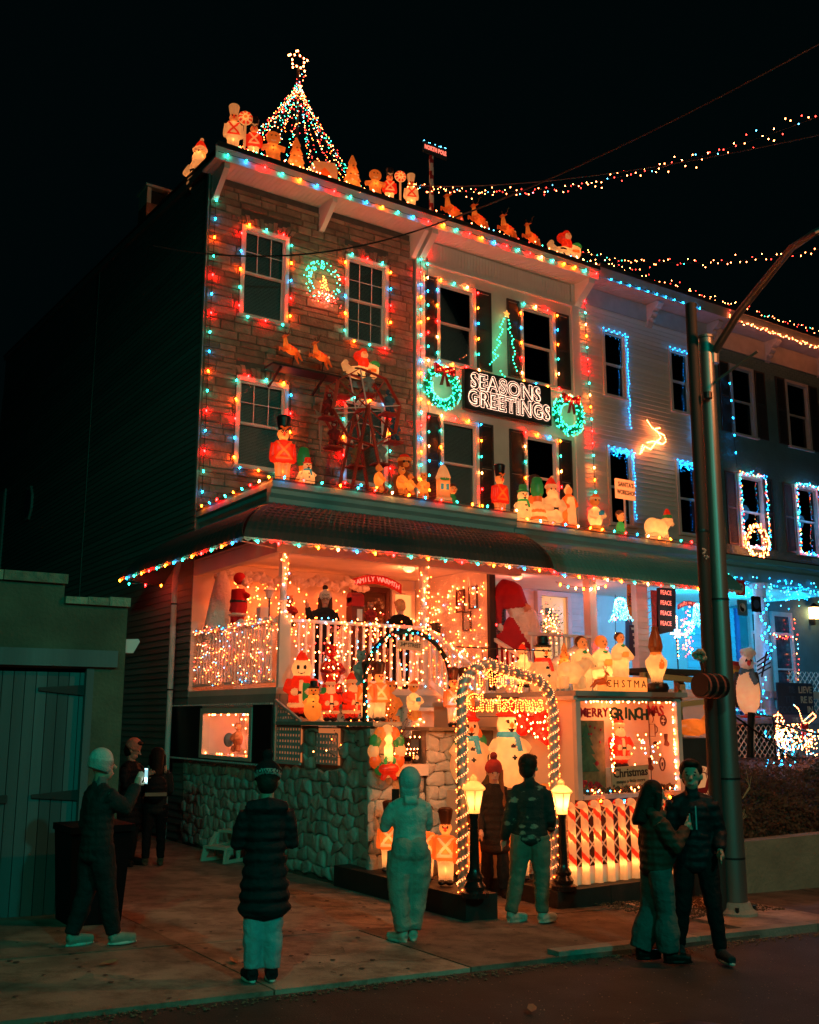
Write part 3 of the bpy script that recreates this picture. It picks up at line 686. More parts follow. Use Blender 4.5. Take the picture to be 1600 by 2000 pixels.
# posts
def turned(parent, x, y, z0, z1, m, name='post'):
 h = z1 - z0; mb = MB(); mb.box(x - .06, x + .06, y - .06, y + .06, z0, z0 + h * .40)
 mb.lathe([(.062, h * .40), (.075, h * .415), (.05, h * .44), (.062, h * .50), (.07, h * .56), (.045, h * .62), (.075, h * .64), (.05, h * .66), (.055, h * .75), (.045, h * .80), (.07, h * .82)], (x, y, z0), 14)
 mb.box(x - .058, x + .058, y - .058, y + .058, z0 + h * .82, z1); return obj(name, mb, m, parent)
turned(pr, 7.36, 14.6, 2.6, 4.72, salmon); turned(pr, 10.05, 14.58, 2.6, 4.72, salmon)
obj('newel', MB().box(7.24, 7.44, 14.46, 14.52, 2.6, 3.74), white, pr)
def railing(parent, a, b, z0, z1, m, step=.13, w=.035, name='baluster'):
 a = Vector(a); b = Vector(b); n = max(1, int((b - a).length / step)); d = (b - a)
 up = Vector((0, 0, 1)); obj('top_rail', MB().bar(a + up * z1, b + up * z1, .09, .05), m, parent); obj('bottom_rail', MB().bar(a + up * z0, b + up * z0, .05, .05), m, parent)
 for k in range(1, n):
  p = a + d * k / n; obj(name, MB().box(p.x - w / 2, p.x + w / 2, p.y - w / 2, p.y + w / 2, p.z + z0 + .026, p.z + z1 - .026), m, parent)
railing(pr, (7.46, 14.50, 2.6), (10.0, 14.50, 2.6), .10, 1.04, white)
railing(pr, (7.26, 14.66, 2.6), (7.26, 17.9, 2.6), .10, 1.04, white)
# stair from the porch down to the street side
stp = MB()
for k in range(5): stp.box(10.15, 11.4, 14.40 - .28 * (k + 1), 14.40 - .28 * k, 1.6, 2.42 - .17 * k)
obj('stair', stp, salmon, pr)
def stair_rail(parent, a, b, h, m, n):
 a = Vector(a); b = Vector(b); up = Vector((0, 0, 1)); obj('handrail', MB().bar(a + up * h, b + up * h, .07, .06), m, parent)
 obj('stair_string', MB().bar(a + up * .12, b + up * .12, .05, .09), m, parent)
 for k in range(n + 1):
  p = a.lerp(b, k / n); obj('baluster', MB().box(p.x - .017, p.x + .017, p.y - .017, p.y + .017, p.z + .16, p.z + h - .03), m, parent)
stair_rail(pr, (10.1, 14.42, 2.6), (10.1, 12.9, 1.75), .98, white, 10)
obj('partition', MB().box(12.17, 12.23, 15.45, 17.98, 2.3, 4.97), salmon, pr)
obj('partition_post', MB().box(12.13, 12.27, 15.36, 15.449, 2.2, 4.97), mat('black_post', (.015, .015, .015), .5, .1, 4, .1), pr)
obj('deck', MB().box(11.5, 12.2, 15.2, 17.99, 2.50, 2.60), salmon, pr)
obj('under_deck', MB().box(11.49, 12.2, 15.2, 15.28, -.2, 2.499), salmon, pr)
# white cotton cone and draped cotton at the back of the porch
cot = mat('white_cotton', (.80, .74, .68), .95, .06, 5, .8, 18, bdist=.04)
def lumpy(mb, pts, r, n=9):
 for i, p in enumerate(pts):
  k = random.uniform(.75, 1.25); mb.ell(p, (r * k * 1.4, r * k, r * k), n, 6, (0, random.uniform(-.3, .3), random.uniform(0, 3)))
mb = MB(); lumpy(mb, [(7.5 + .022 * i, 17.6 + random.gauss(0, .05), 4.72 + .05 * math.sin(i * .21) + random.gauss(0, .035)) for i in range(150)], .055)
t = tag(obj('cotton_snow', mb, cot, smooth=180), 'white cotton snow valance bunched along the back of the corner porch', 'cotton snow', 'cotton snow on the corner porch')
mb = MB(); lumpy(mb, [(7.36 + random.gauss(0, .05), 14.7 + .022 * i, 3.67 + random.gauss(0, .02)) for i in range(140)], .045)
tag(obj('cotton_snow', mb, cot, smooth=180), 'white cotton snow lying on the side rail below the hanging Santa', 'cotton snow', 'cotton snow on the corner porch')
mb = MB(); vs = []
mb.lathe([(.34, 0), (.29, .35), (.22, .75), (.13, 1.15), (.05, 1.32)], (7.5, 17.35, 3.45), 18, 1, .9)
tag(obj('cotton_cone', mb, cot, smooth=180), 'tall white cotton-covered cone beside the hanging Santa on the porch', 'cotton cone')
# the front door of the end house, its window and the arched sign
dk = mat('dark_red_wood', (.07, .02, .015), .4, .2, 6, .15, stretch=(1, 1, .2))
d = thing('front_door', 'dark glazed front door under the arched red sign on the corner porch', 'door', (11.05, 17.95, 2.6))
mb = MB(); mb.box(10.62, 10.72, 17.93, 18.0, 2.6, 4.78); mb.box(11.42, 11.52, 17.93, 18.0, 2.6, 4.78); mb.box(10.721, 11.419, 17.93, 18.0, 4.68, 4.78); mb.box(10.72, 11.42, 17.94, 18.0, 2.6, 3.5); obj('door_leaf', mb, dk, d)
obj('pane', MB().box(10.722, 11.418, 17.955, 17.965, 3.501, 4.679), mat('dark_glass', (.05, .018, .012), .08, .2, 4, 0), d)
minis([(11.07 + random.gauss(0, .15), 17.94, 3.95 + random.gauss(0, .22)) for _ in range(60)], ['clear', 'red', 'orange'], [6, 1, 2], .012, d, 'reflection_beads')  # reflections in the pane put in as glowing beads
s = thing('arched_sign', 'curved dark red sign with glowing letters over the porch door', 'sign', (11.0, 17.7, 4.75))
vs = []; n = 14; fs = []
for i in range(n + 1):
 u = -1 + 2 * i / n; x = 10.98 + u * .62; z = 4.90 - .16 * u * u
 vs += [(x, 17.62, z - .10), (x, 17.62, z + .09), (x, 17.66, z + .09), (x, 17.66, z - .10)]
for i in range(n):
 for k in range(4): a = i * 4 + k; b = i * 4 + (k + 1) % 4; fs.append((a, b, b + 4, a + 4))
fs += [(0, 3, 2, 1), (4 * n, 4 * n + 1, 4 * n + 2, 4 * n + 3)]
redm = mat('red_paint', (.42, .02, .02), .5, .15, 6, .1)
obj('sign_board', MB().add(vs, fs), redm, s)
redlet = emis('red_letters', (1, .16, .10), 2.2)
for i, chh in enumerate('FAMILY WARMTH'):
 u = -.86 + 1.72 * i / 12; text('lettering', chh, .14, redlet, s, (10.98 + u * .6, 17.612, 4.895 - .16 * u * u), (R(90), R(14) * u, 0), .003)
# bright window with candles right of the door
glow = emis('lit_room', (1, .40, .10), 1.1)
w_ = thing('lit_window', 'glowing yellow porch window with a row of candles behind the blond visitor', 'window', (12.0, 17.9, 3.9))
obj('casing', MB().box(11.56, 11.64, 17.92, 18.0, 3.7, 4.75).box(12.06, 12.14, 17.92, 18.0, 3.7, 4.75).box(11.641, 12.059, 17.92, 18.0, 4.67, 4.75).box(11.641, 12.059, 17.92, 18.0, 3.7, 3.78), white, w_)
obj('lit_curtain', MB().box(11.642, 12.058, 17.97, 17.99, 3.781, 4.669), glow, w_)
cl = thing('candle_arch', 'row of lit candles standing on the sill of the glowing porch window', 'candles', (11.85, 17.85, 3.9))
for k in range(7):
 x = 11.62 + k * .075; obj('candle', MB().lathe([(.012, 0), (.012, .14 + .03 * (3 - abs(k - 3)))], (x, 17.86, 3.95), 8), white, cl)
 obj('flame', MB().octa((x, 17.86, 4.12 + .03 * (3 - abs(k - 3))), .014, .026), mini['clear'], cl)
obj('holder', MB().box(11.58, 12.12, 17.82, 17.89, 3.92, 3.95), white, cl)
# shelves of books, three framed pictures on the partition
fr = mat('picture_frame', (.05, .02, .015), .4, .2, 6, .1)
for (y0, y1, z0, z1, lab) in ((16.19, 16.47, 4.18, 4.63, 'dark framed picture with a shadowy print, left on the partition wall'), (15.78, 16.05, 4.22, 4.66, 'dark framed white certificate, right on the partition wall'), (15.99, 16.26, 3.80, 4.18, 'red-brown framed letter below the two other pictures')):
 t = thing('framed_picture', lab, 'picture', (12.16, (y0 + y1) / 2, z0), group='pictures on the porch partition'); b_ = .025
 obj('frame', MB().box(12.135, 12.168, y0, y0 + b_, z0, z1).box(12.135, 12.168, y1 - b_, y1, z0, z1).box(12.135, 12.168, y0 + b_, y1 - b_, z0, z0 + b_).box(12.135, 12.168, y0 + b_, y1 - b_, z1 - b_, z1), fr, t)
 obj('print', MB().box(12.155, 12.166, y0 + b_ + .001, y1 - b_ - .001, z0 + b_ + .001, z1 - b_ - .001), mat('print_dark', (.2, .1, .07), .4, .5, 8, 0) if y0 > 16.1 else mat('print_paper', (.6, .5, .42), .5, .15, 12, 0), t)
sh = thing('corner_shelf', 'small white shelf with dark books beside the turned porch post', 'shelf', (11.9, 17.4, 3.8))
obj('board', MB().box(12.0, 12.165, 16.95, 17.7, 3.78, 3.81), white, sh)
bk = thing('radio', 'black radio with a white dial on the corner shelf', 'radio', (12.05, 17.2, 3.82))
obj('case', MB().box(12.02, 12.14, 17.0, 17.5, 3.811, 4.02), black, bk); mb = MB().prism([(17.2 + .06 * math.cos(k * .6), 3.92 + .06 * math.sin(k * .6)) for k in range(10)], 12.01, 12.018, 'X'); obj('dial', mb, white, bk)
# ================================================================ BOX WINDOW IN THE SIDE
bw = thing('display_window', 'box window with black shutters and a lit toy scene low on the porch side', 'window', (7.1, 16, 1.4))
obj('casing', MB().box(7.06, 7.19, 15.0, 15.1, 1.46, 2.29).box(7.06, 7.19, 16.95, 17.08, 1.46, 2.29).box(7.06, 7.19, 15.101, 16.949, 2.2, 2.29).box(7.06, 7.19, 15.101, 16.949, 1.46, 1.52), salmon, bw)
for (a, b) in ((14.32, 14.99), (17.09, 18.6)):
 obj('shutter', MB().box(7.07, 7.10, a, b, 1.44, 2.33), black, bw)
mb = MB()
for k in range(50):
 y = 14.34 + k * .086; mb.box(7.05, 7.10, y, y + .045, 2.335, 2.36); mb.box(7.05, 7.10, y, y + .045, 1.41, 1.435)
stuff(obj('toothed_trim', mb, corn, bw))
obj('back_panel', MB().box(7.8, 7.83, 15.0, 17.1, 1.5, 2.28).box(7.19, 7.8, 17.06, 17.09, 1.5, 2.28).box(7.19, 7.8, 15.0, 15.03, 1.5, 2.28).box(7.19, 7.8, 15.03, 17.06, 1.46, 1.5).box(7.19, 7.8, 15.03, 17.06, 2.2, 2.24), salmon, bw)
minis([(random.uniform(7.6, 7.78), random.uniform(15.1, 17.0), random.uniform(1.55, 2.2)) for _ in range(70)] + [(7.12, random.uniform(15.1, 16.95), random.choice((1.54, 2.18))) for _ in range(26)], ['clear', 'red', 'blue', 'orange'], [5, 1, 1.3, 2], .013, bw)
lamp('box_window_light', (7.4, 16, 2.1), 9, (1, .36, .16), .05)
# ================================================================ RUBBLE GARDEN WALL
rub = mat('rubble_stone', (.42, .40, .35), .9, .2, 4, .9, 14, bdist=.03)
rw = thing('garden_wall', 'rounded rubble-stone retaining wall wrapping the corner under the porch', 'stone wall', (7.2, 14, 0))
obj('wall_core', MB().box(7.2, 7.259, 14.44, 18.0, -.2, 1.40).box(7.2, 7.45, 11.55, 14.43, -.2, 2.0).box(7.451, 8.0, 11.62, 11.9, -.2, 1.36).box(8.001, 9.14, 11.55, 11.9, -.2, 1.96), mort, rw)
def rubble(parent, plane, u0, u1, z0, z1, cw, chh, holes=(), side=1, m=None, zb=None, name='stone'):
 cols = int((u1 - u0) / cw) + 1; rows = int((z1 - z0) / chh) + 1; J = {}
 def corner(i, j):
  if (i, j) not in J: J[(i, j)] = (u0 + i * cw / 2 + random.uniform(-.30, .30) * cw / 2 * 1.3, z0 + j * chh + random.uniform(-.33, .33) * chh)
  return J[(i, j)]
 for r_ in range(rows):
  for c_ in range(-1, cols):
   i = 2 * c_ + (r_ % 2)
   pts = [corner(i, r_), corner(i + 1, r_), corner(i + 2, r_), corner(i + 2, r_ + 1), corner(i + 1, r_ + 1), corner(i, r_ + 1)]
   pts = [(min(max(p[0], u0), u1), min(max(p[1], z0), z1)) for p in pts]
   cx_ = sum(p[0] for p in pts) / 6; cz_ = sum(p[1] for p in pts) / 6
   pts = [q for k in range(6) for q in ((pts[k][0] * .84 + pts[(k + 1) % 6][0] * .16, pts[k][1] * .84 + pts[(k + 1) % 6][1] * .16), (pts[k][0] * .16 + pts[(k + 1) % 6][0] * .84, pts[k][1] * .16 + pts[(k + 1) % 6][1] * .84))]; NP = 12
   if max(p[0] for p in pts) - min(p[0] for p in pts) < .06 or max(p[1] for p in pts) - min(p[1] for p in pts) < .04: continue
   if any(h[0] < cx_ < h[1] and h[2] < cz_ < h[3] for h in holes): continue
   dep = random.uniform(.03, .065); mb = MB(); rings = []
   for s_, dd in ((.99, 0), (.97, .5), (.82, .88), (.40, random.uniform(.85, 1.15))):
    rings.append([(cx_ + (p[0] - cx_) * s_ + random.uniform(-.006, .006), cz_ + (p[1] - cz_) * s_ + random.uniform(-.006, .006), dd * dep) for p in pts])
   vs = []
   for rg in rings:
    for (u, z, dd) in rg: vs.append(plane(u, z, dd))
   vs.append(plane(cx_, cz_, dep * 1.1)); fs = []
   for a in range(3):
    for k in range(NP): fs.append((a * NP + k, a * NP + (k + 1) % NP, (a + 1) * NP + (k + 1) % NP, (a + 1) * NP + k))
   for k in range(NP): fs.append((3 * NP + k, 3 * NP + (k + 1) % NP, 4 * NP))
   fs.append(tuple(range(NP))[::-1])
   mb.add(vs, fs); obj(name, mb, m or rub, parent, smooth=50)
rubble(rw, lambda u, z, d_: (7.2 - d_, u, z), 11.5, 14.45, -.02, 2.02, .28, .18, holes=[(13.5, 14.4, 1.5, 2.3), (12.4, 13.05, 1.48, 2.05)])
rubble(rw, lambda u, z, d_: (7.2 - d_, u, z), 14.46, 18.0, -.02, 1.42, .27, .17)
rubble(rw, lambda u, z, d_: (u, 11.55 - d_, z), 7.08, 7.46, -.04, 2.0, .36, .22)
rubble(rw, lambda u, z, d_: (u, 11.62 - d_, z), 7.46, 8.0, -.04, 1.38, .40, .24)
rubble(rw, lambda u, z, d_: (u, 11.55 - d_, z), 8.0, 8.75, -.04, 1.96, .30, .16)
obj('coping', MB().box(7.08, 7.52, 11.42, 14.2, 2.03, 2.08), mat('coping_slab', (.25, .24, .2), .9, .2, 3, .4), rw)
obj('coping', MB().box(7.96, 9.1, 11.42, 12.0, 1.965, 2.01), conc2, rw); obj('sill', MB().box(7.46, 7.99, 11.48, 12.1, 1.385, 1.53), salmon, rw)
obj('corner_post', MB().box(7.12, 7.199, 14.3, 14.5, 1.42, 2.30), rub, rw)
def perforated(name, outline, X, parent):
 mb = MB(); y0 = min(p[0] for p in outline); y1 = max(p[0] for p in outline); z0 = min(p[1] for p in outline); z1 = max(p[1] for p in outline)
 st_ = .085
 def ztop(y): return z1 if len(outline) == 4 and outline[2][1] == outline[3][1] else outline[3][1] + (outline[2][1] - outline[3][1]) * (y - y0) / (y1 - y0)
 n = int((y1 - y0) / st_)
 for i in range(n):
  for k in range(int((z1 - z0) / st_)):
   y = y0 + (i + .5) * st_; z = z0 + (k + .5) * st_; zt = ztop(y)
   if z > zt: continue
   h = st_ / 2; r = .026; q = [(y - h, z - h), (y + h, z - h), (y + h, z + h), (y - h, z + h)]
   ci = [(y + r * math.cos(R(225 + 90 * m_)), z + r * math.sin(R(225 + 90 * m_))) for m_ in range(4)]
   mb.add([(X, *p) for p in q] + [(X, *p) for p in ci] + [(X + .012, *p) for p in q] + [(X + .012, *p) for p in ci],
                   [(m_, (m_ + 1) % 4, 4 + (m_ + 1) % 4, 4 + m_) for m_ in range(4)] + [(8 + m_, 12 + m_, 12 + (m_ + 1) % 4, 8 + (m_ + 1) % 4) for m_ in range(4)] + [(4 + m_, 4 + (m_ + 1) % 4, 12 + (m_ + 1) % 4, 12 + m_) for m_ in range(4)])
 return obj(name, mb, corn, parent)
obj('panel_glow', MB().box(7.17, 7.18, 12.42, 13.02, 1.5, 1.99).box(7.17, 7.18, 13.52, 14.28, 1.5, 2.02), emis('panel_backlight', (1, .25, .07), .5), rw)
perforated('perforated_panel', [(13.5, 1.5), (14.3, 1.5), (14.3, 2.36), (13.5, 2.06)], 7.13, rw)
perforated('perforated_panel', [(12.42, 1.5), (13.02, 1.5), (13.02, 2.0), (12.42, 2.0)], 7.13, rw)
obj('panel_frame', MB().bar((7.13, 13.48, 2.09), (7.13, 14.32, 2.40), .04, .03).bar((7.13, 13.48, 1.48), (7.13, 14.32, 1.48), .03, .03), corn, rw)
obj('terrace', MB().box(7.46, 9.1, 12.0, 14.41, -.2, 1.50).box(9.101, 10.1, 13.02, 14.41, -.2, 1.5), conc2, rw)
# downpipe and step stool
dp = thing('downpipe', 'white downpipe running down the corner of the dark side wall', 'downpipe', (7.0, 18.3, 0))
obj('pipe', MB().tube([(7.08, 18.35, 5.3), (6.98, 18.35, 4.7), (6.98, 18.35, 2.6)], .055, 10), corn, dp); obj('pipe', MB().tube([(6.98, 18.35, 2.6), (6.92, 18.2, 1.4), (6.92, 18.2, .2), (6.84, 18.0, .06)], .05, 10), corn, dp)
for z in (4.2, 2.62, .9): obj('pipe_strap', MB().lathe([(.064, 0), (.064, .03)], (6.98 if z > 2 else 6.92, 18.35 if z > 2 else 18.2, z), 10), darkm, dp)
p = onground(432, 1682); st = thing('step_stool', 'pale two-step plastic stool standing against the rubble wall', 'step stool', (p.x + .1, p.y, gz(p.x)), rotz=R(-68))
stm = mat('beige_plastic', (.42, .42, .34), .5, .06, 4, .1)
obj('upper_step', MB().box(-.22, .22, .0, .26, .40, .44), stm, st, world=False); obj('lower_step', MB().box(-.24, .24, -.28, -.02, .19, .23), stm, st, world=False)
for s_ in (-1, 1):
 mb = MB(); x = s_ * .22
 mb.bar((x, -.02, .40), (x * 1.06, -.30, 0), .04, .05).bar((x, .24, .40), (x * 1.06, .34, 0), .04, .05).bar((x, .0, .2), (x * 1.04, .30, .2), .035, .05).bar((x, -.26, .19), (x * 1.05, -.30, 0), .035, .05).bar((x * 1.05, -.30, .025), (x * 1.05, .34, .025), .035, .05).bar((x, .0, .4), (x * 1.05, -.01, .02), .035, .05)
 obj('side_frame', mb, stm, st, world=False)
# ================================================================ PORCHES OF THE NEXT HOUSES
pr2 = thing('porch', 'middle porch with white walls, lit doorway and banners behind the carol singers', 'porch', (12.3, 14.5, 0))
pinkw = mat('pale_siding', (.60, .52, .50), .6, .06, 3, .1)
obj('deck', MB().box(12.24, 22.2, 14.5, 17.99, 2.55, 2.70), salmon, pr2)
obj('lower_wall', MB().box(12.24, 17.6, 14.55, 14.62, -.5, 2.549), salmon, pr2)
obj('back_wall', MB().box(12.24, 22.2, 18.001, 18.25, -.4, 5.59), pinkw, pr2)
clap(pr2, 12.3, 15.5, 2.7, 5.0, .14, pinkw, Y=18.0, name='siding_board'); clap(pr2, 16.6, 17.6, 2.7, 5.0, .14, pinkw, Y=18.0, name='siding_board')
obj('ceiling', MB().box(12.24, 22.2, 14.85, 17.98, 5.03, 5.07), salmon, pr2)
obj('beam', MB().box(12.26, 17.4, 14.5, 14.68, 4.78, 5.02), salmon, pr2)
ledge(pr2, 12.36, 17.9, 14.8, 5.79, teal_p); ledge(pr2, 17.91, 22.6, 14.9, 5.72, teal_p); ledge(pr2, 22.61, 27.5, 14.9, 5.66, teal_p)
obj('roof_front', MB().box(12.4, 27, 14.9, 15.02, 5.08, 5.40), salmon, pr2)
for x in (14.0,): obj('post', MB().box(x - .09, x + .09, 14.5, 14.68, 2.7, 4.78), pinkw, pr2)
clap(pr2, 15.30, 15.62, 2.7, 4.78, .12, pinkw, Y=14.62, name='siding_board'); obj('post', MB().box(15.3, 15.62, 14.62, 14.8, 2.7, 4.78), pinkw, pr2)
obj('post', MB().box(17.3, 17.44, 14.5, 14.64, 2.2, 4.78), black, pr2)
shutter(pr2, 14.22, 14.62, 3.3, 5.0, shut, 17.98)
d = thing('lit_door', 'pale yellow lit door behind the giant red Santa on the middle porch', 'door', (16.0, 17.95, 2.7))
obj('casing', MB().box(15.52, 15.64, 17.88, 18.0, 2.7, 5.0).box(16.44, 16.56, 17.88, 18.0, 2.7, 5.0).box(15.641, 16.439, 17.88, 18.0, 4.9, 5.0), pinkw, d)
obj('door_leaf', MB().box(15.642, 16.16, 17.93, 17.97, 2.7, 4.89).box(16.165, 16.438, 17.95, 17.97, 2.7, 4.89), emis('lit_curtain', (1, .52, .17), .62), d)
obj('small_pane', MB().box(15.78, 15.98, 17.915, 17.928, 4.38, 4.62), shut, d)
railing(pr2, (12.3, 14.52, 2.7), (13.9, 14.52, 2.7), .1, .95, white)
stair_rail(pr2, (9.45, 12.5, 1.35), (11.9, 12.5, 2.45), .92, white, 20)
stair_rail(pr2, (12.25, 15.4, 2.65), (12.25, 14.0, 2.0), .95, white, 9)
stp = MB()
for k in range(8): stp.box(9.3 + .3 * k, 9.3 + .3 * (k + 1), 12.55, 13.6, -.1, 1.35 + .16 * k)
obj('stair', stp, salmon, pr2)
# far porch (cyan-lit)
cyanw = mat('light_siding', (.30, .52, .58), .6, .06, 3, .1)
pr4 = thing('porch', 'far porch washed in cyan light with round white columns', 'porch', (19, 14.5, 0))
obj('deck', MB().box(17.65, 32, 14.45, 17.99, 2.0, 2.19), mat('grey_deck', (.25, .26, .27), .7, .1, 3, .1), pr4)
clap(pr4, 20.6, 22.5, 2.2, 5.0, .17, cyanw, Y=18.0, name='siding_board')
obj('divider_trim', MB().box(22.52, 22.64, 17.92, 18.0, 2.2, 5.0), mat('blue_trim', (.05, .16, .4), .5, .1, 3, 0), pr4)
def column(x, y, z0, z1, rr=.15):
 obj('column', MB().lathe([(rr * 1.5, 0), (rr * 1.5, .07), (rr * 1.2, .10), (rr * 1.15, .16), (rr, .2), (rr * 1.03, (z1 - z0) * .35), (rr * .84, z1 - z0 - .15), (rr * 1.1, z1 - z0 - .1), (rr * 1.25, z1 - z0 - .05), (rr * 1.25, z1 - z0)], (x, y, z0), 20), corn, pr4, smooth=40)
column(19.25, 14.65, 2.19, 5.08, .17); column(21.65, 14.65, 2.19, 5.08, .13)
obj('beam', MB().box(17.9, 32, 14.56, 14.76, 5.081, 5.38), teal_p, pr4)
# door and windows on the far porch
d = thing('white_door', 'tall white glazed door with transom beside the far porch lamp', 'door', (24, 17.95, 2.2))
for (a, b) in ((23.05, 23.85), (24.0, 24.9)):
 fm_ = MB(); fm_.box(a, a + .1, 17.9, 17.99, 2.2, 5.0); fm_.box(b - .1, b, 17.9, 17.99, 2.2, 5.0); fm_.box(a + .1, b - .1, 17.9, 17.99, 4.88, 5.0); fm_.box(a + .1, b - .1, 17.9, 17.99, 4.35, 4.43); fm_.box(a + .1, b - .1, 17.9, 17.99, 2.2, 2.9); fm_.box(a + .1, b - .1, 17.9, 17.99, 3.4, 3.45)
 obj('door_frame', fm_, corn, d); obj('pane', MB().box(a + .1, b - .1, 17.96, 17.97, 2.9, 4.88), mat('curtained_glass', (.08, .12, .14), .2, .4, 6, 0), d)
wl = thing('wall_lamp', 'glowing wall lantern on the dark brick of the far porch', 'lamp', (25.75, 17.9, 4.9))
obj('lantern_glass', MB().box(25.66, 25.94, 17.72, 17.90, 4.88, 5.20), emis('lantern_glow', (1, .55, .2), 9), wl); obj('lantern_cap', MB().lathe([(.16, 0), (.03, .12)], (25.8, 17.81, 5.205), 8), darkm, wl); obj('lantern_bracket', MB().box(25.77, 25.83, 17.82, 17.99, 4.70, 4.879), darkm, wl)
railing(pr4, (17.7, 14.5, 2.19), (19.0, 14.5, 2.19), .1, 1.1, white, .16)
def lattice(parent, u0, u1, z0, z1, fn, m, pitch=.13, w=.035, off=.006, name='lattice_strip', th=.008, limit=True):
 """diagonal strips clipped to a rectangle; fn(u,z,d) -> xyz. each strip a part"""
 W, Hh = u1 - u0, z1 - z0
 for s_ in (1, -1):
  k = -Hh
  while k < W:
   a = max(0, k); b = min(W, k + Hh)
   if b - a > .03:
    za, zb = (a - k, b - k) if s_ == 1 else (Hh - (a - k), Hh - (b - k)); hw = w * .7; d0 = 0 if s_ == 1 else off
    q = [(u0 + a, z0 + za - hw * s_), (u0 + a, z0 + za + hw * s_), (u0 + b, z0 + zb + hw * s_), (u0 + b, z0 + zb - hw * s_)]
    q = [(p_[0], min(max(p_[1], z0), z1)) for p_ in q]
    mb = MB(); mb.add([fn(*p_, d0) for p_ in q] + [fn(*p_, d0 + th) for p_ in q], [(0, 1, 2, 3), (7, 6, 5, 4), (0, 4, 5, 1), (1, 5, 6, 2), (2, 6, 7, 3), (3, 7, 4, 0)]); obj(name, mb, m, parent)
   k += pitch * 1.4
lattice(pr4, 19.85, 21.5, 2.2, 3.15, lambda u, z, d_: (u, 14.5 + d_, z), white, .12, .03)
lattice(pr4, 17.7, 20.0, 1.0, 1.98, lambda u, z, d_: (u, 14.5 + d_, z), white, .12, .03)
obj('step_riser', MB().box(20.05, 32, 14.5, 14.56, -1, 1.99), conc2, pr4)
# ================================================================ PLINTHS, DISPLAY BOX, ARCH, LAMPS
blk = mat('black_timber', (.02, .018, .017), .6, .2, 6, .3, 30)
pl = thing('plinth', 'low black timber plinth left of the candy-cane arch, ending by the short street lamp', 'plinth', (7.15, 10, 0), group='black timber plinths')
for k in range(3): obj('timber', MB().box(6.93, 7.36, 9.27 + k * .95, 9.27 + (k + 1) * .95 - .006, -.06, .26), blk, pl)
pl2 = thing('plinth', 'long black timber plinth under the candy canes right of the arch', 'plinth', (9.6, 9.7, 0), group='black timber plinths')
for k in range(3): obj('timber', MB().box(8.46 + k * .86, 8.46 + (k + 1) * .86 - .006, 9.52, 9.86, -.25, .14), blk, pl2)
obj('timber', MB().box(8.46, 8.80, 9.862, 12.4, -.25, .14), blk, pl2)
ply = mat('painted_plywood', (.62, .50, .40), .7, .07, 1.5, .12)
bx = thing('display_box', 'big plywood display box with lit picture window and grey roof, right of the arch', 'display box', (10.1, 10, 0))
obj('side_panel', MB().box(9.15, 9.19, 9.93, 11.2, -.1, 2.40).box(9.15, 9.19, 11.206, 13.0, -.1, 2.32), ply, bx)
obj('front_panel', MB().box(9.15, 11.1, 9.88, 9.929, -.3, 1.12), mat('dark_base_panel', (.05, .02, .015), .8, .2, 3, .2), bx)
obj('right_panel', MB().box(11.08, 11.1, 9.93, 13, -.4, 2.40), mat('dark_panel', (.05, .07, .07), .8, .1, 3, .2), bx); obj('lining', MB().box(11.055, 11.078, 9.93, 10.41, 1.17, 2.40), ply, bx)
gry = mat('grey_capping', (.27, .29, .29), .6, .12, 3, .2)
obj('roof_slab', MB().box(9.10, 11.18, 9.80, 12.1, 2.41, 2.475), gry, bx)
obj('cap_board', MB().box(9.08, 9.14, 9.82, 10.9, 2.36, 2.41).box(9.06, 9.13, 10.95, 12.9, 2.30, 2.36), corn, bx)
fr_ = MB(); fr_.box(9.15, 9.23, 9.86, 9.929, 1.121, 2.409); fr_.box(11.02, 11.1, 9.86, 9.929, 1.121, 2.409); fr_.box(9.231, 11.019, 9.86, 9.929, 2.35, 2.409); fr_.box(9.231, 11.019, 9.84, 9.929, 1.121, 1.17); obj('window_frame', fr_, corn, bx)
obj('back_board', MB().box(9.2, 11.05, 10.42, 10.45, 1.12, 2.4), ply, bx)
obj('scene_floor', MB().box(9.2, 11.05, 9.93, 10.419, 1.12, 1.165), cot, bx)
minis([(random.uniform(9.25, 11.0), 9.90, 2.34 + random.uniform(-.01, .01)) for _ in range(34)] + [(11.0 + random.uniform(-.02, .01), 9.91, random.uniform(1.2, 2.33)) for _ in range(34)] + [(9.86 + random.uniform(-.03, .03), 9.95, random.uniform(1.4, 2.25)) for _ in range(34)] + [(random.uniform(9.3, 11.0), 9.93, random.uniform(1.18, 1.24)) for _ in range(26)] + [(random.uniform(10.3, 10.9), 10.05, random.uniform(1.5, 1.95)) for _ in range(26)],
      ['clear', 'ice', 'orange'], [8, 1, 2], .0115, bx)
# flat things inside the display: lettering, tree print, cut-outs
ban = thing('letter_banner', 'strung red and dark green cut-out letters reading MERRY GRINCHMAS behind the glass', 'banner', (10.1, 9.98, 2.2))
dg = mat('dark_green_felt', (.02, .06, .04), .8, .2, 8, 0); rf = mat('red_felt', (.35, .015, .03), .8, .2, 8, 0)
for i, chh in enumerate('MERRY'): text('lettering', chh, .16, rf, ban, (9.37 + i * .10, 9.965, 2.20 - .01 * (i % 2)), ext=.006, offset=.004)
for i, chh in enumerate('GRINCH'): text('lettering', chh, .20, dg, ban, (9.92 + i * .115, 9.965, 2.19 - .02 * (i % 2)), ext=.006, offset=.007)
for i, chh in enumerate('MAS'): text('lettering', chh, .20, rf, ban, (10.62 + i * .105, 9.965, 2.22), ext=.006, offset=.004)
pc = thing('christmas_poster', 'dark olive poster of a Christmas tree in the left of the picture window', 'poster', (9.55, 10.05, 1.25))
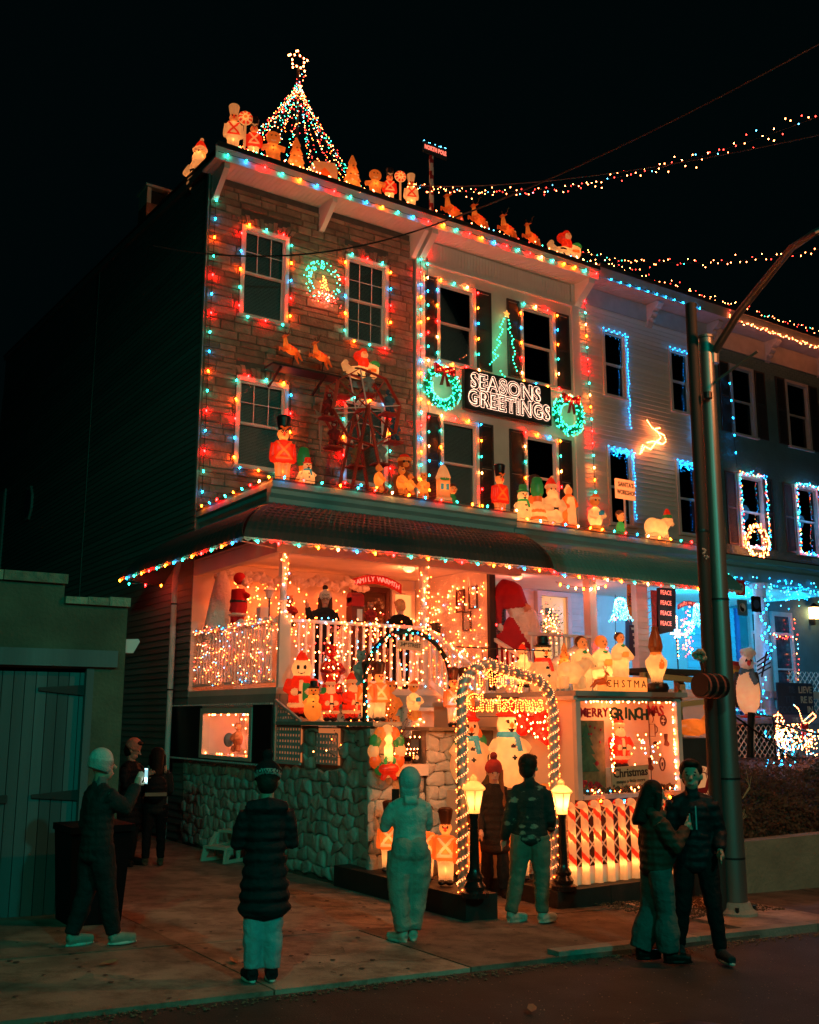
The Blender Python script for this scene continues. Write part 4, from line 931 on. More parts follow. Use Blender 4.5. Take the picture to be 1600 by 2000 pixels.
obj('sheet', MB().box(9.25, 9.84, 10.07, 10.085, 1.24, 2.1), mat('olive_print', (.16, .13, .06), .7, .3, 14, 0), pc)
mb = MB()
for k in range(5):
 z = 1.45 + k * .11; w2 = .22 - k * .035; mb.add([(9.5 - w2, 10.055, z), (9.5 + w2, 10.055, z), (9.5, 10.05, z + .19)], [(0, 1, 2)])
obj('tree_print', mb, mat('tree_print_green', (.02, .09, .05), .8, .3, 14, 0), pc)
mb = MB()
for k in range(26): mb.ell((9.3 + random.uniform(0, .5), 10.05, 1.22 + abs(random.gauss(0, .12))), (.035, .012, .03), 7, 5)
for k in range(6): mb.ell((9.3 + random.uniform(0, .5), 10.055, random.uniform(1.7, 2.05)), (.018, .01, .018), 7, 5)
obj('presents_print', mb, rf, pc)
for (x, z, k) in ((10.62, 1.98, 0), (10.84, 2.1, 1), (10.88, 1.83, 2), (10.55, 1.52, 3), (10.78, 1.52, 4), (10.66, 1.80, 5)):
 lab = ['cup-shaped brown paper cut-out with steam, high on the glass', 'round bauble paper cut-out beside the cup cut-out', 'small boot paper cut-out near the right edge of the picture window', 'stocking paper cut-out low in the middle of the glass', 'oval ring paper cut-out beside the low stocking cut-out', 'small leaf-shaped paper cut-out under the cup'][k]
 mb = MB()
 if k == 0:
  mb.bar((x - .06, 9.95, z - .09), (x - .06, 9.95, z + .07), .016, .006).bar((x + .05, 9.95, z - .09), (x + .05, 9.95, z + .07), .016, .006).bar((x - .06, 9.95, z - .09), (x + .05, 9.95, z - .09), .016, .006).bar((x - .06, 9.95, z + .07), (x + .05, 9.95, z + .07), .016, .006)
  mb.tube([(x + .05 + .05 * math.sin(t_ * .5), 9.95, z + .05 - .1 * (1 - math.cos(t_ * .5)) / 2 * 1.0) for t_ in range(7)], .007, 4); mb.tube([(x + .03 * math.sin(t_ * .9), 9.95, z + .09 + .03 * t_) for t_ in range(6)], .006, 4)
 elif k == 4: mb.tube([(x + .05 * math.cos(t_ * .55), 9.95, z + .085 * math.sin(t_ * .55)) for t_ in range(13)], .010, 5); mb.ell((x, 9.95, z), (.018, .006, .03), 6, 5)
 elif k == 5: mb.prism([(x - .05, z), (x, z + .025), (x + .06, z + .01), (x, z - .03)], 9.947, 9.953)
 elif k == 1:
  mb.tube([(x + .055 * math.cos(t_ * .55), 9.95, z + .065 * math.sin(t_ * .55)) for t_ in range(13)], .012, 5)
  for q in range(6): mb.ell((x + random.uniform(-.03, .03), 9.95, z + random.uniform(-.04, .04)), (.015, .006, .015), 6, 5)
 else: mb.prism([(x - .04, z + .09), (x + .03, z + .09), (x + .02, z), (x + .06, z - .05), (x + .03, z - .08), (x - .05, z - .06), (x - .03, z)], 9.945, 9.955)
 tag(obj('paper_cutout', mb, mat('brown_print', (.16, .04, .03), .7, .3, 9, 0)), lab, 'paper cut-out', 'paper cut-outs on the picture window')
sg = thing('wooden_sign', 'cream sign with Christmas in dark curly letters at the foot of the display', 'sign', (10.17, 9.97, 1.38))
obj('board', MB().obox((10.17, 9.96, 1.385), (.68, .02, .25), (0, R(-2), 0)), mat('cream_board', (.5, .36, .22), .6, .1, 6, .1), sg)
text('lettering', 'Christmas', .155, fr, sg, (10.17, 9.944, 1.425), (R(90), R(-2), 0), .003, offset=.002); text('lettering', 'means a little more', .068, fr, sg, (10.17, 9.944, 1.32), (R(90), R(-2), 0), .002)
mb = MB()
for k in range(260):
 x = random.uniform(9.28, 11.0); mb.ell((x, 9.95 + random.uniform(-.02, .03), 1.19 + abs(random.gauss(0, .028))), (.028, .02, .018), 6, 4, (0, random.uniform(-1, 1), 0))
tag(obj('garland', mb, mat('brown_garland', (.10, .055, .03), .8, .4, 20, .3)), 'brown leafy garland along the bottom of the picture window', 'garland')
bulb_string('small warm bulbs looping under the picture window sill', catenary((9.3, 9.85, 1.13), (11.0, 9.85, 1.13), .03), .42, ['orange', 'blue', 'clear'])
# lattice fence on the plinth and its candy canes
lt = thing('lattice_fence', 'white diagonal lattice fence behind the row of candy canes', 'fence', (9.6, 9.7, .1))
lattice(lt, 8.62, 11.0, .30, 1.08, lambda u, z, d_: (u, 9.76 + d_, z), white, .135, .032)
obj('base_board', MB().box(8.6, 11.04, 9.74, 9.79, .141, .34), white, lt); obj('post', MB().box(8.56, 8.60, 9.72, 9.80, .141, 1.12), white, lt); obj('post', MB().box(11.0, 11.04, 9.72, 9.80, .141, 1.12), white, lt)
sh_w = shell('shell_white', (.95, .82, .62)); sh_r = shell('shell_red', (.85, .06, .03)); sh_o = shell('shell_orange', (.9, .25, .06)); sh_y = shell('shell_amber', (.95, .55, .18))
sh_s = shell('shell_skin', (.92, .50, .25)); sh_g = shell('shell_green', (.03, .38, .16)); sh_b = shell('shell_blue', (.03, .35, .75)); sh_k = mat('shell_black', (.015, .014, .016), .35, .2, 6, 0)
sh_br = shell('shell_brown', (.42, .16, .06), .04); sh_hat = shell('shell_dark_brown', (.12, .05, .03), .03); sh_t = shell('shell_tan', (.85, .42, .13))
def inner(loc, e, parent=None, r=.025, c=(1, .32, .075)):
 l = bpy.data.lights.new('inner_bulb', 'POINT'); l.energy = e * .6; l.color = c; l.shadow_soft_size = r
 o = bpy.data.objects.new('inner_bulb', l); col.objects.link(o); o.location = loc
 if parent: o.parent = parent
 return o
cane_me = None
def cane_mesh(h, r, hook, n=28):
 """striped tube; stripe = material index by turn"""
 pts = [Vector((0, 0, h * k / 78)) for k in range(79)] + [Vector((hook - hook * math.cos(math.pi * k / 9), 0, h + hook * math.sin(math.pi * k / 9))) for k in range(1, 9)]
 mb = MB(); mb.tube(pts, [r * 1.12] * 2 + [r] * (len(pts) - 3) + [r * .8], n); mb.m = []
 step = h / 78
 for f in mb.f:
  if len(f) != 4: mb.m.append(0); continue
  ring = f[0] // n; k = f[0] % n; ph = (ring * step / (h * .29) + k / n) % 1; mb.m.append(1 if ph < .30 and ring > 12 else 0)
 return mb.mesh('cane', [sh_w, sh_r], 60)
cane_me = cane_mesh(.88, .046, .052)
for k in range(11):
 x = 8.84 + k * .212; t = thing('candy_cane', 'lit candy cane number %s from the lamp end of the lattice fence' % ['one', 'two', 'three', 'four', 'five', 'six', 'seven', 'eight', 'nine', 'ten', 'eleven'][k], 'candy cane', (x, 9.66, .16), group='lit candy canes on the lattice fence', rotz=math.pi)
 t['label'] = 'lit striped candy cane, %s in the row counted from the black street lamp' % ['first', 'second', 'third', 'fourth', 'fifth', 'sixth', 'seventh', 'eighth', 'ninth', 'tenth', 'last'][k]
 o = link('cane', cane_me, t, loc=(0, 0, 0)); inner((0, 0, .55), 1.1, t, .02); inner((0, 0, .2), 1.1, t, .02); inner((.0, 0, .84), .25, t, .02)
# the two short lamps on the plinths
ld_b = mat('black_lamp_paint', (.012, .012, .012), .25, .2, 6, .05)
lampc = shell('lamp_plastic', (1, .78, .42), .35)
def yard_lamp(x, y, z0, lab, e):
 t = thing('yard_lamp', lab, 'lamp', (x, y, z0), group='short black yard lamps')
 mb = MB(); mb.lathe([(.15, 0), (.15, .05), (.11, .07), (.12, .11), (.085, .16), (.10, .20), (.062, .26), (.055, .30), (.045, .80), (.055, .82), (.055, .86)], n=16); obj('lamp_post', mb, ld_b, t, world=False, smooth=35)
 mb = MB(); mb.lathe([(.068, .862), (.072, .90), (.115, 1.10), (.14, 1.115), (.135, 1.135), (.07, 1.19), (.04, 1.20), (.045, 1.23), (.012, 1.27)], n=6); obj('lamp_head', mb, lampc, t, world=False)
 mb = MB()
 for k in range(6): a = R(60 * k); mb.bar((.07 * math.cos(a), .07 * math.sin(a), .9), (.118 * math.cos(a), .118 * math.sin(a), 1.1), .007)
 obj('lamp_ribs', mb, darkm, t, world=False)
 inner((0, 0, 1.0), e * 1.6, t, .03, (1, .5, .18))
 return t
p = at(930, 1752, Z=.26); yard_lamp(p.x, p.y + .02, .26, 'short black lamp with amber head at the left foot of the candy-cane arch', 2.2)
p = at(1104, 1738, Z=.14); yard_lamp(p.x, p.y + .02, .14, 'short black lamp with bright white head at the right foot of the arch', 6)
# candy-cane arch: silver tube wound with warm rope light
ar = thing('candy_cane_arch', 'tall silver arch wound with spiralling warm rope lights over the path', 'arch', (7.95, 9.8, 0))
silver = mat('silver_tube', (.42, .42, .40), .45, .08, 5, .1, metal=.3)
A = at(905, 1742, Z=.26); B = at(1089, 1735, Z=.14); ya = (A.y + B.y) / 2
def archpts():
 P = [Vector((A.x, A.y, .26 + (2.35 - .26) * k / 30)) for k in range(31)]; r = .42
 for k in range(1, 9): a = R(90 * k / 8); P.append(Vector((A.x + r - r * math.cos(a), A.y + (B.y - A.y) * .1 * k / 8, 2.35 + r * .95 * math.sin(a))))
 x1 = B.x - r; q = P[-1].copy()
 for k in range(1, 9): P.append(q.lerp(Vector((x1, A.y + (B.y - A.y) * .9, q.z - .12)), k / 8))
 q = P[-1].copy()
 for k in range(1, 9): a = R(90 * k / 8); P.append(Vector((x1 + r * math.sin(a), q.y + (B.y - q.y) * k / 8, q.z - r * (1 - math.cos(a)))))
 q = P[-1].copy()
 for k in range(1, 31): P.append(q.lerp(Vector((B.x, B.y, .14)), k / 30))
 return P
AP = archpts(); obj('arch_tube', MB().tube(AP, .058, 12), silver, ar, smooth=60)
def spiral(path, r, pitch, step, phase=0):
 """points wound round a path"""
 out = []; L = 0; u = None
 for a, b in zip(path[:-1], path[1:]):
  d = (b - a); l = d.length; d = d.normalized()
  if u is None: u = Vector((1, 0, 0)) if abs(d.x) < .9 else Vector((0, 0, 1))
  u = (u - d * u.dot(d)).normalized(); v = d.cross(u); n = max(1, int(l / step))
  for k in range(n):
   s_ = L + l * k / n; t_ = 2 * math.pi * s_ / pitch + phase; out.append(a.lerp(b, k / n) + r * (math.cos(t_) * u + math.sin(t_) * v))
  L += l
 return out
sp = spiral(AP, .068, .22, .012); obj('rope_light', MB().tube(sp[::1], .010, 4), mat('clear_rope', (.7, .6, .5), .2, .05, 3, 0), ar)
sp2 = spiral(AP, .070, .22, .012, math.pi); 
minis(sp, ['clear'], [1], .0095, ar, 'rope_lights'); minis(sp2[::2], ['orange'], [1], .008, ar, 'rope_lights')
lamp('passage_fill', (7.95, 10.6, 2.4), 34, (1, .25, .06), .25); lamp('display_box_fill', (10.2, 10.1, 2.3), 14, (1, .26, .07), .1); lamp('pillar_fill', (7.45, 10.9, 1.8), 12, (1, .27, .06), .15); lamp('plinth_fill', (7.5, 10.2, .8), 14, (1, .24, .05), .2); lamp('fence_fill', (9.6, 9.35, .7), 8, (1, .25, .06), .2)  # unseen fill lamps added to boost the spill from nearby lit decorations
# garland arch
ga = thing('garland_arch', 'dark green garland arch with coloured fairy lights carrying the street sign', 'arch', (7.85, 11.75, 2))
gp = [Vector((7.86 + .70 * math.cos(a), 11.75, 2.62 + .68 * math.sin(a))) for a in [R(185 - 185 * k / 26) for k in range(27)]] + [Vector((8.56, 11.75, 2.62 - .062 * k)) for k in range(1, 11)]
gp = [Vector((7.16, 11.75, 2.08 + .05 * k)) for k in range(10)] + gp
mb = MB(); mb.tube(gp, .034, 8); obj('hoop', mb, mat('garland_core', (.006, .014, .008), .9, .1, 4, 0), ga)
gm = mat('garland_green', (.012, .035, .02), .8, .3, 12, 0); mb = MB()
for p, d in resample(gp, .0018):
 a = random.uniform(0, 6.3); v = d.orthogonal().normalized(); v = Matrix.Rotation(a, 3, d) @ v; q = p + v * random.uniform(.045, .085) + d * random.uniform(-.02, .02); w_ = d.cross(v) * .005
 mb.add([p - w_, p + w_, q], [(0, 1, 2)])
stuff(obj('needles', mb, gm, ga))
minis([p + Vector((random.uniform(-.05, .05), -.045, random.uniform(-.04, .04))) for p, d in resample(gp, .055)], ['teal', 'red', 'clear', 'blue', 'orange'], [3, 2, 3, 2, 2], .012, ga)
ss = thing('street_sign', 'pale board lettered 34th STREET hanging in the garland arch', 'sign', (7.83, 11.7, 3.1))
obj('board', MB().obox((7.83, 11.68, 3.10), (.40, .02, .12), (0, R(3), 0)), mat('sign_cream', (.5, .42, .32), .6, .1, 6, .05), ss)
text('lettering', '34', .085, fr, ss, (7.70, 11.665, 3.11), (R(90), R(3), 0), .002); text('lettering', 'th', .04, fr, ss, (7.755, 11.665, 3.125), (R(90), R(3), 0), .002); text('lettering', 'STREET', .078, fr, ss, (7.89, 11.665, 3.10), (R(90), R(3), 0), .002, sx=.85)
# rope-light greeting hung inside the arch
mc = thing('rope_light_greeting', 'script words Merry Christmas in warm rope lights under the arch', 'light sign', (8.3, 10.3, 2.3))
for s_, z, x, sz in (('Merry', 2.62, 8.33, .30), ('Christmas', 2.31, 8.38, .30)):
 pts = outline_pts(s_, sz, .03, offset=.004); minis([(x + a * 1.02, 10.32 + b * .05, z + b) for a, b in pts], ['orange'], [1], .0075, mc, 'lettering')
obj('hanger', MB().tube([(8.0, 10.32, 2.5), (8.0, 10.30, 3.0)], .004, 4).tube([(8.7, 10.32, 2.5), (8.7, 10.3, 3.0)], .004, 4).tube([(7.95, 10.325, 2.15), (8.85, 10.325, 2.15)], .005, 4).tube([(8.0, 10.325, 2.75), (8.7, 10.325, 2.75)], .005, 4).tube([(7.6, 10.3, 3.0), (9.14, 10.3, 3.0)], .008, 5), wirem, mc)
# twiggy bush in the gateway
bu = thing('bush', 'dark twiggy bush full of warm lights between the toy soldiers and the gateway', 'bush', (7.62, 12.3, 1.5))
mb = MB(); tips = []
for k in range(95):
 a = random.uniform(0, 6.3); el = random.uniform(.2, 1.45); L = random.uniform(.45, 1.05); p = Vector((7.62, 12.3, 1.52)); d = Vector((math.cos(a) * math.cos(el), math.sin(a) * math.cos(el), math.sin(el))); pts = [p]
 for j in range(6): d = (d + Vector((random.gauss(0, .22), random.gauss(0, .22), random.gauss(.04, .15)))).normalized(); p = p + d * L / 6; pts.append(p)
 mb.tube(pts, [.008, .007, .006, .005, .004, .003, .002], 3); tips += pts[2:]
obj('twigs', mb, mat('twig', (.10, .035, .02), .8, .3, 12, 0), bu); mb = MB()
for k in range(1500):
 p = random.choice(tips) + Vector([random.gauss(0, .045) for _ in range(3)]); a = Vector([random.uniform(-1, 1) for _ in range(3)]).normalized() * .02; b = a.orthogonal().normalized() * .011; mb.add([p - a, p + b, p + a, p - b], [(0, 1, 2, 3)])
stuff(obj('leaves', mb, mat('red_leaf', (.14, .035, .025), .7, .4, 8, 0), bu))
minis([p + Vector([random.gauss(0, .03) for _ in range(3)]) for p in random.sample(tips, 150)], ['clear', 'orange'], [1, 2], .009, bu)
# lit toy scene in the gateway: window under the deck, and a toy car on the sill
mb = MB(); mb.box(9.6, 10.5, 14.40, 14.43, 1.98, 2.3); dwo = thing('display_window', 'small orange lit display window under the deck edge behind the bush', 'window', (10, 14.42, 2))
obj('back', MB().box(9.62, 10.52, 14.47, 14.49, 1.62, 2.26), salmon, dwo); obj('casing', MB().box(9.55, 9.61, 14.3, 14.49, 1.55, 2.3).box(10.53, 10.6, 14.3, 14.49, 1.55, 2.3).box(9.611, 10.529, 14.3, 14.49, 2.24, 2.3), white, dwo)
minis([(random.uniform(9.63, 10.5), 14.45, random.uniform(1.65, 2.22)) for _ in range(46)], ['clear', 'orange'], [1, 1], .012, dwo)
tc_ = thing('toy_truck', 'black toy pickup outlined with warm lights on the gateway sill', 'toy truck', (7.78, 11.75, 1.55))
mb = MB(); mb.box(-.24, .20, -.10, .10, .07, .17); mb.prism([(-.02, .17), (.02, .32), (.19, .32), (.20, .17)], -.095, .095); obj('body', mb, black, tc_, world=False)
obj('windscreen', MB().prism([(.035, .19), (.05, .30), (.165, .30), (.17, .19)], -.099, -.0955), mat('toy_glass', (.06, .07, .08), .1, .1, 3, 0), tc_, world=False)
for (x) in (-.15, .12):
 w_ = obj('wheel', MB().prism([(x + .065 * math.cos(k * .52), .065 + .065 * math.sin(k * .52)) for k in range(12)], -.125, -.075), blk, tc_, world=False); obj('hub', MB().prism([(x + .03 * math.cos(k * .52), .065 + .03 * math.sin(k * .52)) for k in range(12)], -.13, -.1255), white, tc_, world=False)
 obj('wheel', MB().prism([(x + .065 * math.cos(k * .52), .065 + .065 * math.sin(k * .52)) for k in range(12)], .075, .125), blk, tc_, world=False)
o = minis([(x, -.105, z) for x, z in [(-.24 + .055 * k, .175) for k in range(8)] + [(-.22 + .06 * k, .12) for k in range(7)] + [(.0, .24), (.03, .33), (.1, .335), (.18, .33)]], ['clear'], [1], .010); o.parent = tc_
# big red bow on the side of the box
bo = thing('lit_bow', 'large red translucent bow with white lights on the plywood side wall', 'bow', (9.05, 10.6, 2.2))
redgl = shell('bow_red', (.8, .03, .02), .25)
for s_ in (-1, 1):
 mb = MB(); yc = 10.62; q = [(0, -.05), (.12, -.17), (.42, -.26 + .04 * s_), (.45, .0), (.40, .20), (.2, .16), (0, .06)]; mb.add([(9.06, yc + s_ * a, 2.07 + b + .05 * s_ * a) for a, b in q] + [(8.96 if 0 < i < 6 else 9.02, yc + s_ * a * .96, 2.07 + b * .9 + .05 * s_ * a) for i, (a, b) in enumerate(q)],
  [tuple(range(7)), tuple(range(7, 14))[::-1]] + [(i, i + 7, (i + 1) % 7 + 7, (i + 1) % 7) for i in range(7)]); obj('loop', mb, redgl, bo)
obj('knot', MB().ell((9.0, 10.62, 2.08), (.06, .07, .09), 10, 6), redgl, bo)
minis([(8.935, 10.62 + s_ * random.uniform(.05, .42), 2.07 + random.uniform(-.2, .16)) for s_ in (-1, 1) for _ in range(17)], ['clear'], [1], .013, bo)
# reindeer roundel
rd = thing('roundel_sign', 'round cream sign with a red reindeer and lettered ring beside the pole', 'sign', (11.15, 9.6, 1.25))
mb = MB().prism([(11.15 + .29 * math.cos(R(10 * k)), 1.21 + .29 * math.sin(R(10 * k))) for k in range(36)], 9.60, 9.63); obj('disc', mb, emis('lit_disc', (1, .42, .16), .45), rd)
mb = MB().tube([(11.15 + .21 * math.cos(R(10 * k)), 9.597, 1.21 + .21 * math.sin(R(10 * k))) for k in range(-2, 21)], .008, 5); obj('ring', mb, redm, rd)
for i, chh in enumerate('REINDEER'): a = R(150 - i * 17); text('lettering', chh, .065, redm, rd, (11.15 + .245 * math.cos(a), 9.595, 1.21 + .245 * math.sin(a)), (R(90), R(90) - a, 0), .002)
mb = MB(); X, Z = 11.15, 1.19
mb.prism([(X - .12, Z + .02), (X + .05, Z + .03), (X + .09, Z + .13), (X + .15, Z + .12), (X + .12, Z + .07), (X + .10, Z - .01), (X + .06, Z - .05), (X - .08, Z - .04)], 9.59, 9.597)
for (a, b, c) in ((-.10, -.14, -.13), (-.06, -.05, -.16), (.05, .09, -.15), (.08, .13, -.11)): mb.bar((X + a, 9.594, Z - .03), (X + b, 9.594, Z + c - .03), .014, .006)
mb.bar((X + .10, 9.594, Z + .13), (X + .07, 9.594, Z + .22), .008, .006).bar((X + .08, 9.594, Z + .18), (X + .12, 9.594, Z + .21), .008, .006); obj('reindeer_print', mb, redm, rd)
# retaining wall, bank, railing, platform
cw_ = mat('retaining_concrete', (.20, .17, .12), .9, .25, 1.5, .6, 20, bdist=.02)
rt = thing('retaining_wall', 'low concrete retaining wall right of the steel pole', 'wall', (15, 9.42, 0))
for k in range(6):
 a = 11.2 + k * 2.6; b = a + 2.59; zt = .50; obj('wall_panel', MB().box(a, b, 9.42, 9.66, gz(b) - .3, zt - .045 * k * .6), cw_, rt)
mb = MB(); nx, ny = 60, 22; vs = []; fs = []
for i in range(nx + 1):
 for j in range(ny + 1):
  x = 11.15 + 17 * i / nx; y = 9.66 + 4.8 * j / ny; vs.append((x, y, .40 + 1.05 * (1 - math.exp(-j / 6.5)) - .03 * (x - 11) * .5 + random.uniform(-.02, .02)))
for i in range(nx):
 for j in range(ny): a = i * (ny + 1) + j; fs.append((a, a + ny + 1, a + ny + 2, a + 1))
struct('bank', MB().add(vs, fs), mat('bank_soil', (.05, .035, .02), .95, .4, 4, .8, 20))
mb = MB()
for k in range(26000):
 x = random.uniform(11.2, 21); y = 9.68 + abs(random.gauss(0, 1.3)) + .02
 if y > 13.8: continue
 h = .40 + 1.05 * (1 - math.exp(-(y - 9.66) / 4.8 * 22 / 6.5)) - .015 * (x - 11); z = h + random.uniform(0, .16) + .07 * math.sin(x * 5) * math.sin(y * 4)
 p = Vector((x, y, z)); a = Vector([random.uniform(-1, 1) for _ in range(3)]).normalized() * random.uniform(.02, .04); b = a.orthogonal().normalized() * .018; mb.add([p - a, p + b, p + a, p - b], [(0, 1, 2, 3)])
stuff(obj('ground_ivy', mb, mat('ivy_leaf', (.075, .045, .022), .7, .4, 3, 0)))
for (px, py) in ((1395, 1540), (1450, 1560), (1440, 1610)):
 p = at(px, py, Y=9.8); mb = MB()
 for j in range(4): mb.tube([p, p + Vector((random.uniform(-.05, .1), -.1, random.uniform(.1, .2))), p + Vector((random.uniform(-.25, .3), -.12, random.uniform(.2, .42)))], [.006, .005, .003], 3)
 tag(obj('dry_stalk', mb, mat('straw', (.35, .26, .15), .8, .2, 9, 0)), {1395: 'bare dry stalks close behind the steel pole on the ivy bank', 1450: 'upper bare dry stalks right of the steel pole on the ivy bank', 1440: 'lower bare dry stalks just above the concrete retaining wall'}[px], 'plant', 'dry stalks on the bank')
hed = thing('hedge', 'dark clipped hedge at the right edge in front of the lit reindeer', 'hedge', (17.5, 12.2, .9)); mb = MB()
for k in range(9000):
 th, ph = random.uniform(0, 6.3), random.uniform(0, 1.57); r = random.uniform(.8, 1.02); p = Vector((17.3 + 1.5 * math.cos(th) * math.cos(ph) * r, 11.4 + .6 * math.sin(th) * math.cos(ph) * r, .9 + .56 * math.sin(ph) * r))
 a = Vector([random.uniform(-1, 1) for _ in range(3)]).normalized() * .03; b = a.orthogonal().normalized() * .018; mb.add([p - a, p + b, p + a, p - b], [(0, 1, 2, 3)])
stuff(obj('leaves', mb, mat('hedge_leaf', (.015, .03, .02), .7, .4, 3, 0), hed)); obj('hedge_core', MB().ell((17.3, 11.4, .9), (1.25, .48, .42), 16, 10), mat('hedge_dark', (.006, .01, .008), .9, .1, 3, 0), hed)
timb = mat('raw_timber', (.52, .33, .14), .7, .12, 4, .2, 20, stretch=(.2, 1, 1))
pf = thing('timber_stand', 'raw timber stand carrying a dark shelf behind the display box', 'stand', (12.9, 12, 0))
dkb = mat('dark_shelf', (.05, .04, .035), .8, .2, 5, .3)
obj('shelf', MB().box(12.35, 14.1, 11.7, 12.6, 2.84, 2.92), dkb, pf)
for (a, b) in (((12.3, 11.66, 2.80), (14.0, 11.66, 2.72)), ((12.5, 11.64, 2.30), (14.0, 11.64, 2.42)), ((14.02, 11.66, 2.9), (14.02, 11.66, 1.2)), ((12.3, 11.66, 2.84), (12.3, 11.66, 1.0)), ((14.02, 12.5, 2.9), (14.02, 12.5, 1.2)), ((13.2, 11.66, 2.62), (14.0, 12.5, 2.80))): obj('timber', MB().bar(a, b, .09, .09), timb, pf)
ir = thing('iron_railing', 'black iron stair railing beside the lit reindeer', 'railing', (15, 12, 1))
ironm = mat('iron', (.01, .011, .012), .4, .2, 6, .05, metal=.5)
a1 = at(1468, 1395, Y=12.5); a2 = at(1508, 1400, Y=12.5); a3 = at(1512, 1412, Y=12.5); a4 = at(1600, 1435, Y=11.5)
obj('handrail', MB().tube([a1, a2, a3, a4, a4 + Vector((1.2, -.8, -.5))], .022, 8), ironm, ir); obj('rail', MB().tube([at(1430, 1395, Y=12.5), at(1500, 1445, Y=12.3), at(1560, 1490, Y=11.9)], .018, 6), ironm, ir)
obj('post', MB().tube([at(1468, 1392, Y=12.5), at(1466, 1480, Y=12.5)], .07, 10), ironm, ir); obj('post', MB().tube([a3, at(1516, 1485, Y=12.5)], .022, 8), ironm, ir)
# ================================================================ STEEL POLE, DARK CONDUIT, ARM
po = onground(1437, 1790); z0 = gz(po.x)
sp_ = thing('street_lamp', 'tall tapering steel street lamp pole with curved arm leaving the frame', 'street lamp', (po.x, po.y, z0))
T = at(1378, 662, Y=po.y); 
mb = MB(); mb.tube([(po.x, po.y, z0 + .10), (po.x + (T.x - po.x) * .5, po.y, (z0 + T.z) / 2), (T.x, po.y, T.z)], [.148, .116, .092], 24, True); obj('pole', mb, steel, sp_, smooth=40)
obj('pole_cap', MB().lathe([(.11, 0), (.11, .03), (.02, .05)], (T.x, po.y, T.z + .002), 20), steel, sp_)
mb = MB(); mb.lathe([(.25, 0), (.25, .05), (.20, .09), (.17, .16)], (po.x, po.y, z0 + .01), 20); obj('base_flange', mb, conc2, sp_)
for k in range(4): a = R(45 + 90 * k); obj('anchor_bolt', MB().lathe([(.022, 0), (.022, .07)], (po.x + .21 * math.cos(a), po.y + .21 * math.sin(a), z0 + .06), 6), darkm, sp_)
arm0 = Vector((T.x + .06, po.y - .05, T.z - .22)); hd = Vector((10.85, 5.35, 8.0))
mid = [at(1440, 615, Y=7.75), at(1500, 540, Y=7.1), at(1545, 485, Y=6.6), at(1590, 455, Y=6.15)]
obj('arm', MB().tube([arm0] + mid + [hd + Vector((0, .1, .12)), hd], [.052, .05, .046, .042, .04, .038, .036], 12), steel, sp_, smooth=60)
obj('arm_collar', MB().lathe([(.075, -.12), (.085, 0), (.07, .12)], tuple(arm0), 14), steel, sp_)
obj('brace', MB().tube([(T.x + .02, po.y - .05, T.z - .62), at(1480, 686, Y=7.6)], .016, 8), mat('rusty_brace', (.25, .14, .11), .6, .2, 8, .2), sp_)
mb = MB(); mb.ell((hd.x + .05, hd.y - .25, hd.z + .02), (.16, .36, .09), 14, 8); obj('lamp_head', mb, steel, sp_, smooth=60)
obj('lens', MB().ell((hd.x + .05, hd.y - .25, hd.z - .05), (.12, .24, .06), 12, 6), emis('sodium_lens', (1, .35, .1), 6), sp_)
for z in (1.42, .52, 3.55): obj('pole_strap', MB().lathe([(.150 - .008 * z, 0), (.150 - .008 * z, .022)], (po.x + (T.x - po.x) * z / T.z, po.y, z), 20), darkm, sp_)
mb = MB(); q = at(1383, 780, Y=po.y - .1); mb.lathe([(.03, 0), (.055, .01), (.055, .09), (.03, .1)], (q.x, q.y, q.z), 12); obj('photocell', mb, darkm, sp_)
up = thing('utility_pole', 'dark slim riser pole strapped beside the steel lamp pole', 'utility pole', (po.x - .19, po.y + .05, z0))
q0 = Vector((po.x - .19, po.y + .05, z0)); q1 = at(1349, 594, Y=po.y + .05)
obj('pole', MB().tube([q0, q0.lerp(q1, .5), q1], [.078, .074, .07], 16), mat('tarred_wood', (.018, .017, .015), .7, .25, 5, .3, 20, stretch=(1, 1, .1)), up, smooth=40)
for z in (4.4, 1.0): obj('band', MB().lathe([(.082, 0), (.082, .02)], (q0.x + (q1.x - q0.x) * z / 7.3, q0.y, z), 16), darkm, up)
mb = MB()
for k in range(14): mb.octa((q0.x - .06 + random.uniform(-.04, .05), q0.y - .12, 4.10 + random.uniform(-.08, .06)), .016)
obj('paper_scrap', mb, mat('torn_paper', (.5, .4, .35), .8, .2, 8, 0), up)
dr = thing('drum_ornament', 'striped red and black drum ornament strapped to the steel pole', 'ornament', (9.9, 8.08, 2.5))
q = at(1390, 1340, Y=8.05)
mb = MB(); mb.tube([(q.x - .2, q.y, q.z + .01), (q.x + .16, q.y, q.z)], .135, 18); obj('drum_shell', mb, mat('drum_black', (.012, .012, .014), .3, .2, 5, 0), dr)
for dx in (-.19, -.07, .06): obj('hoop', MB().tube([(q.x + dx, q.y, q.z), (q.x + dx + .03, q.y, q.z)], .145, 18), mat('hoop_red', (.30, .07, .05), .5, .2, 5, .1), dr)
obj('drum_bracket', MB().tube([(q.x + .16, q.y, q.z - .02), (q.x + .24, q.y + .06, q.z - .05), (q.x + .2, q.y + .12, q.z + .1)], .05, 8), ld_b, dr)
fl_ = thing('bow_ornament', 'crumpled pale ribbon ornament on top of the drum', 'ornament', (9.5, 8.1, 2.8)); mb = MB(); q = at(1368, 1282, Y=8.1)
for k in range(26): mb.ell((q.x + random.uniform(-.06, .06), q.y + random.gauss(0, .02), q.z + random.uniform(-.06, .06)), (.036, .026, .026), 7, 5, (random.random() * 3, random.random() * 3, 0))
obj('ribbon', mb, mat('gold_ribbon', (.35, .26, .18), .4, .2, 8, .2), fl_)
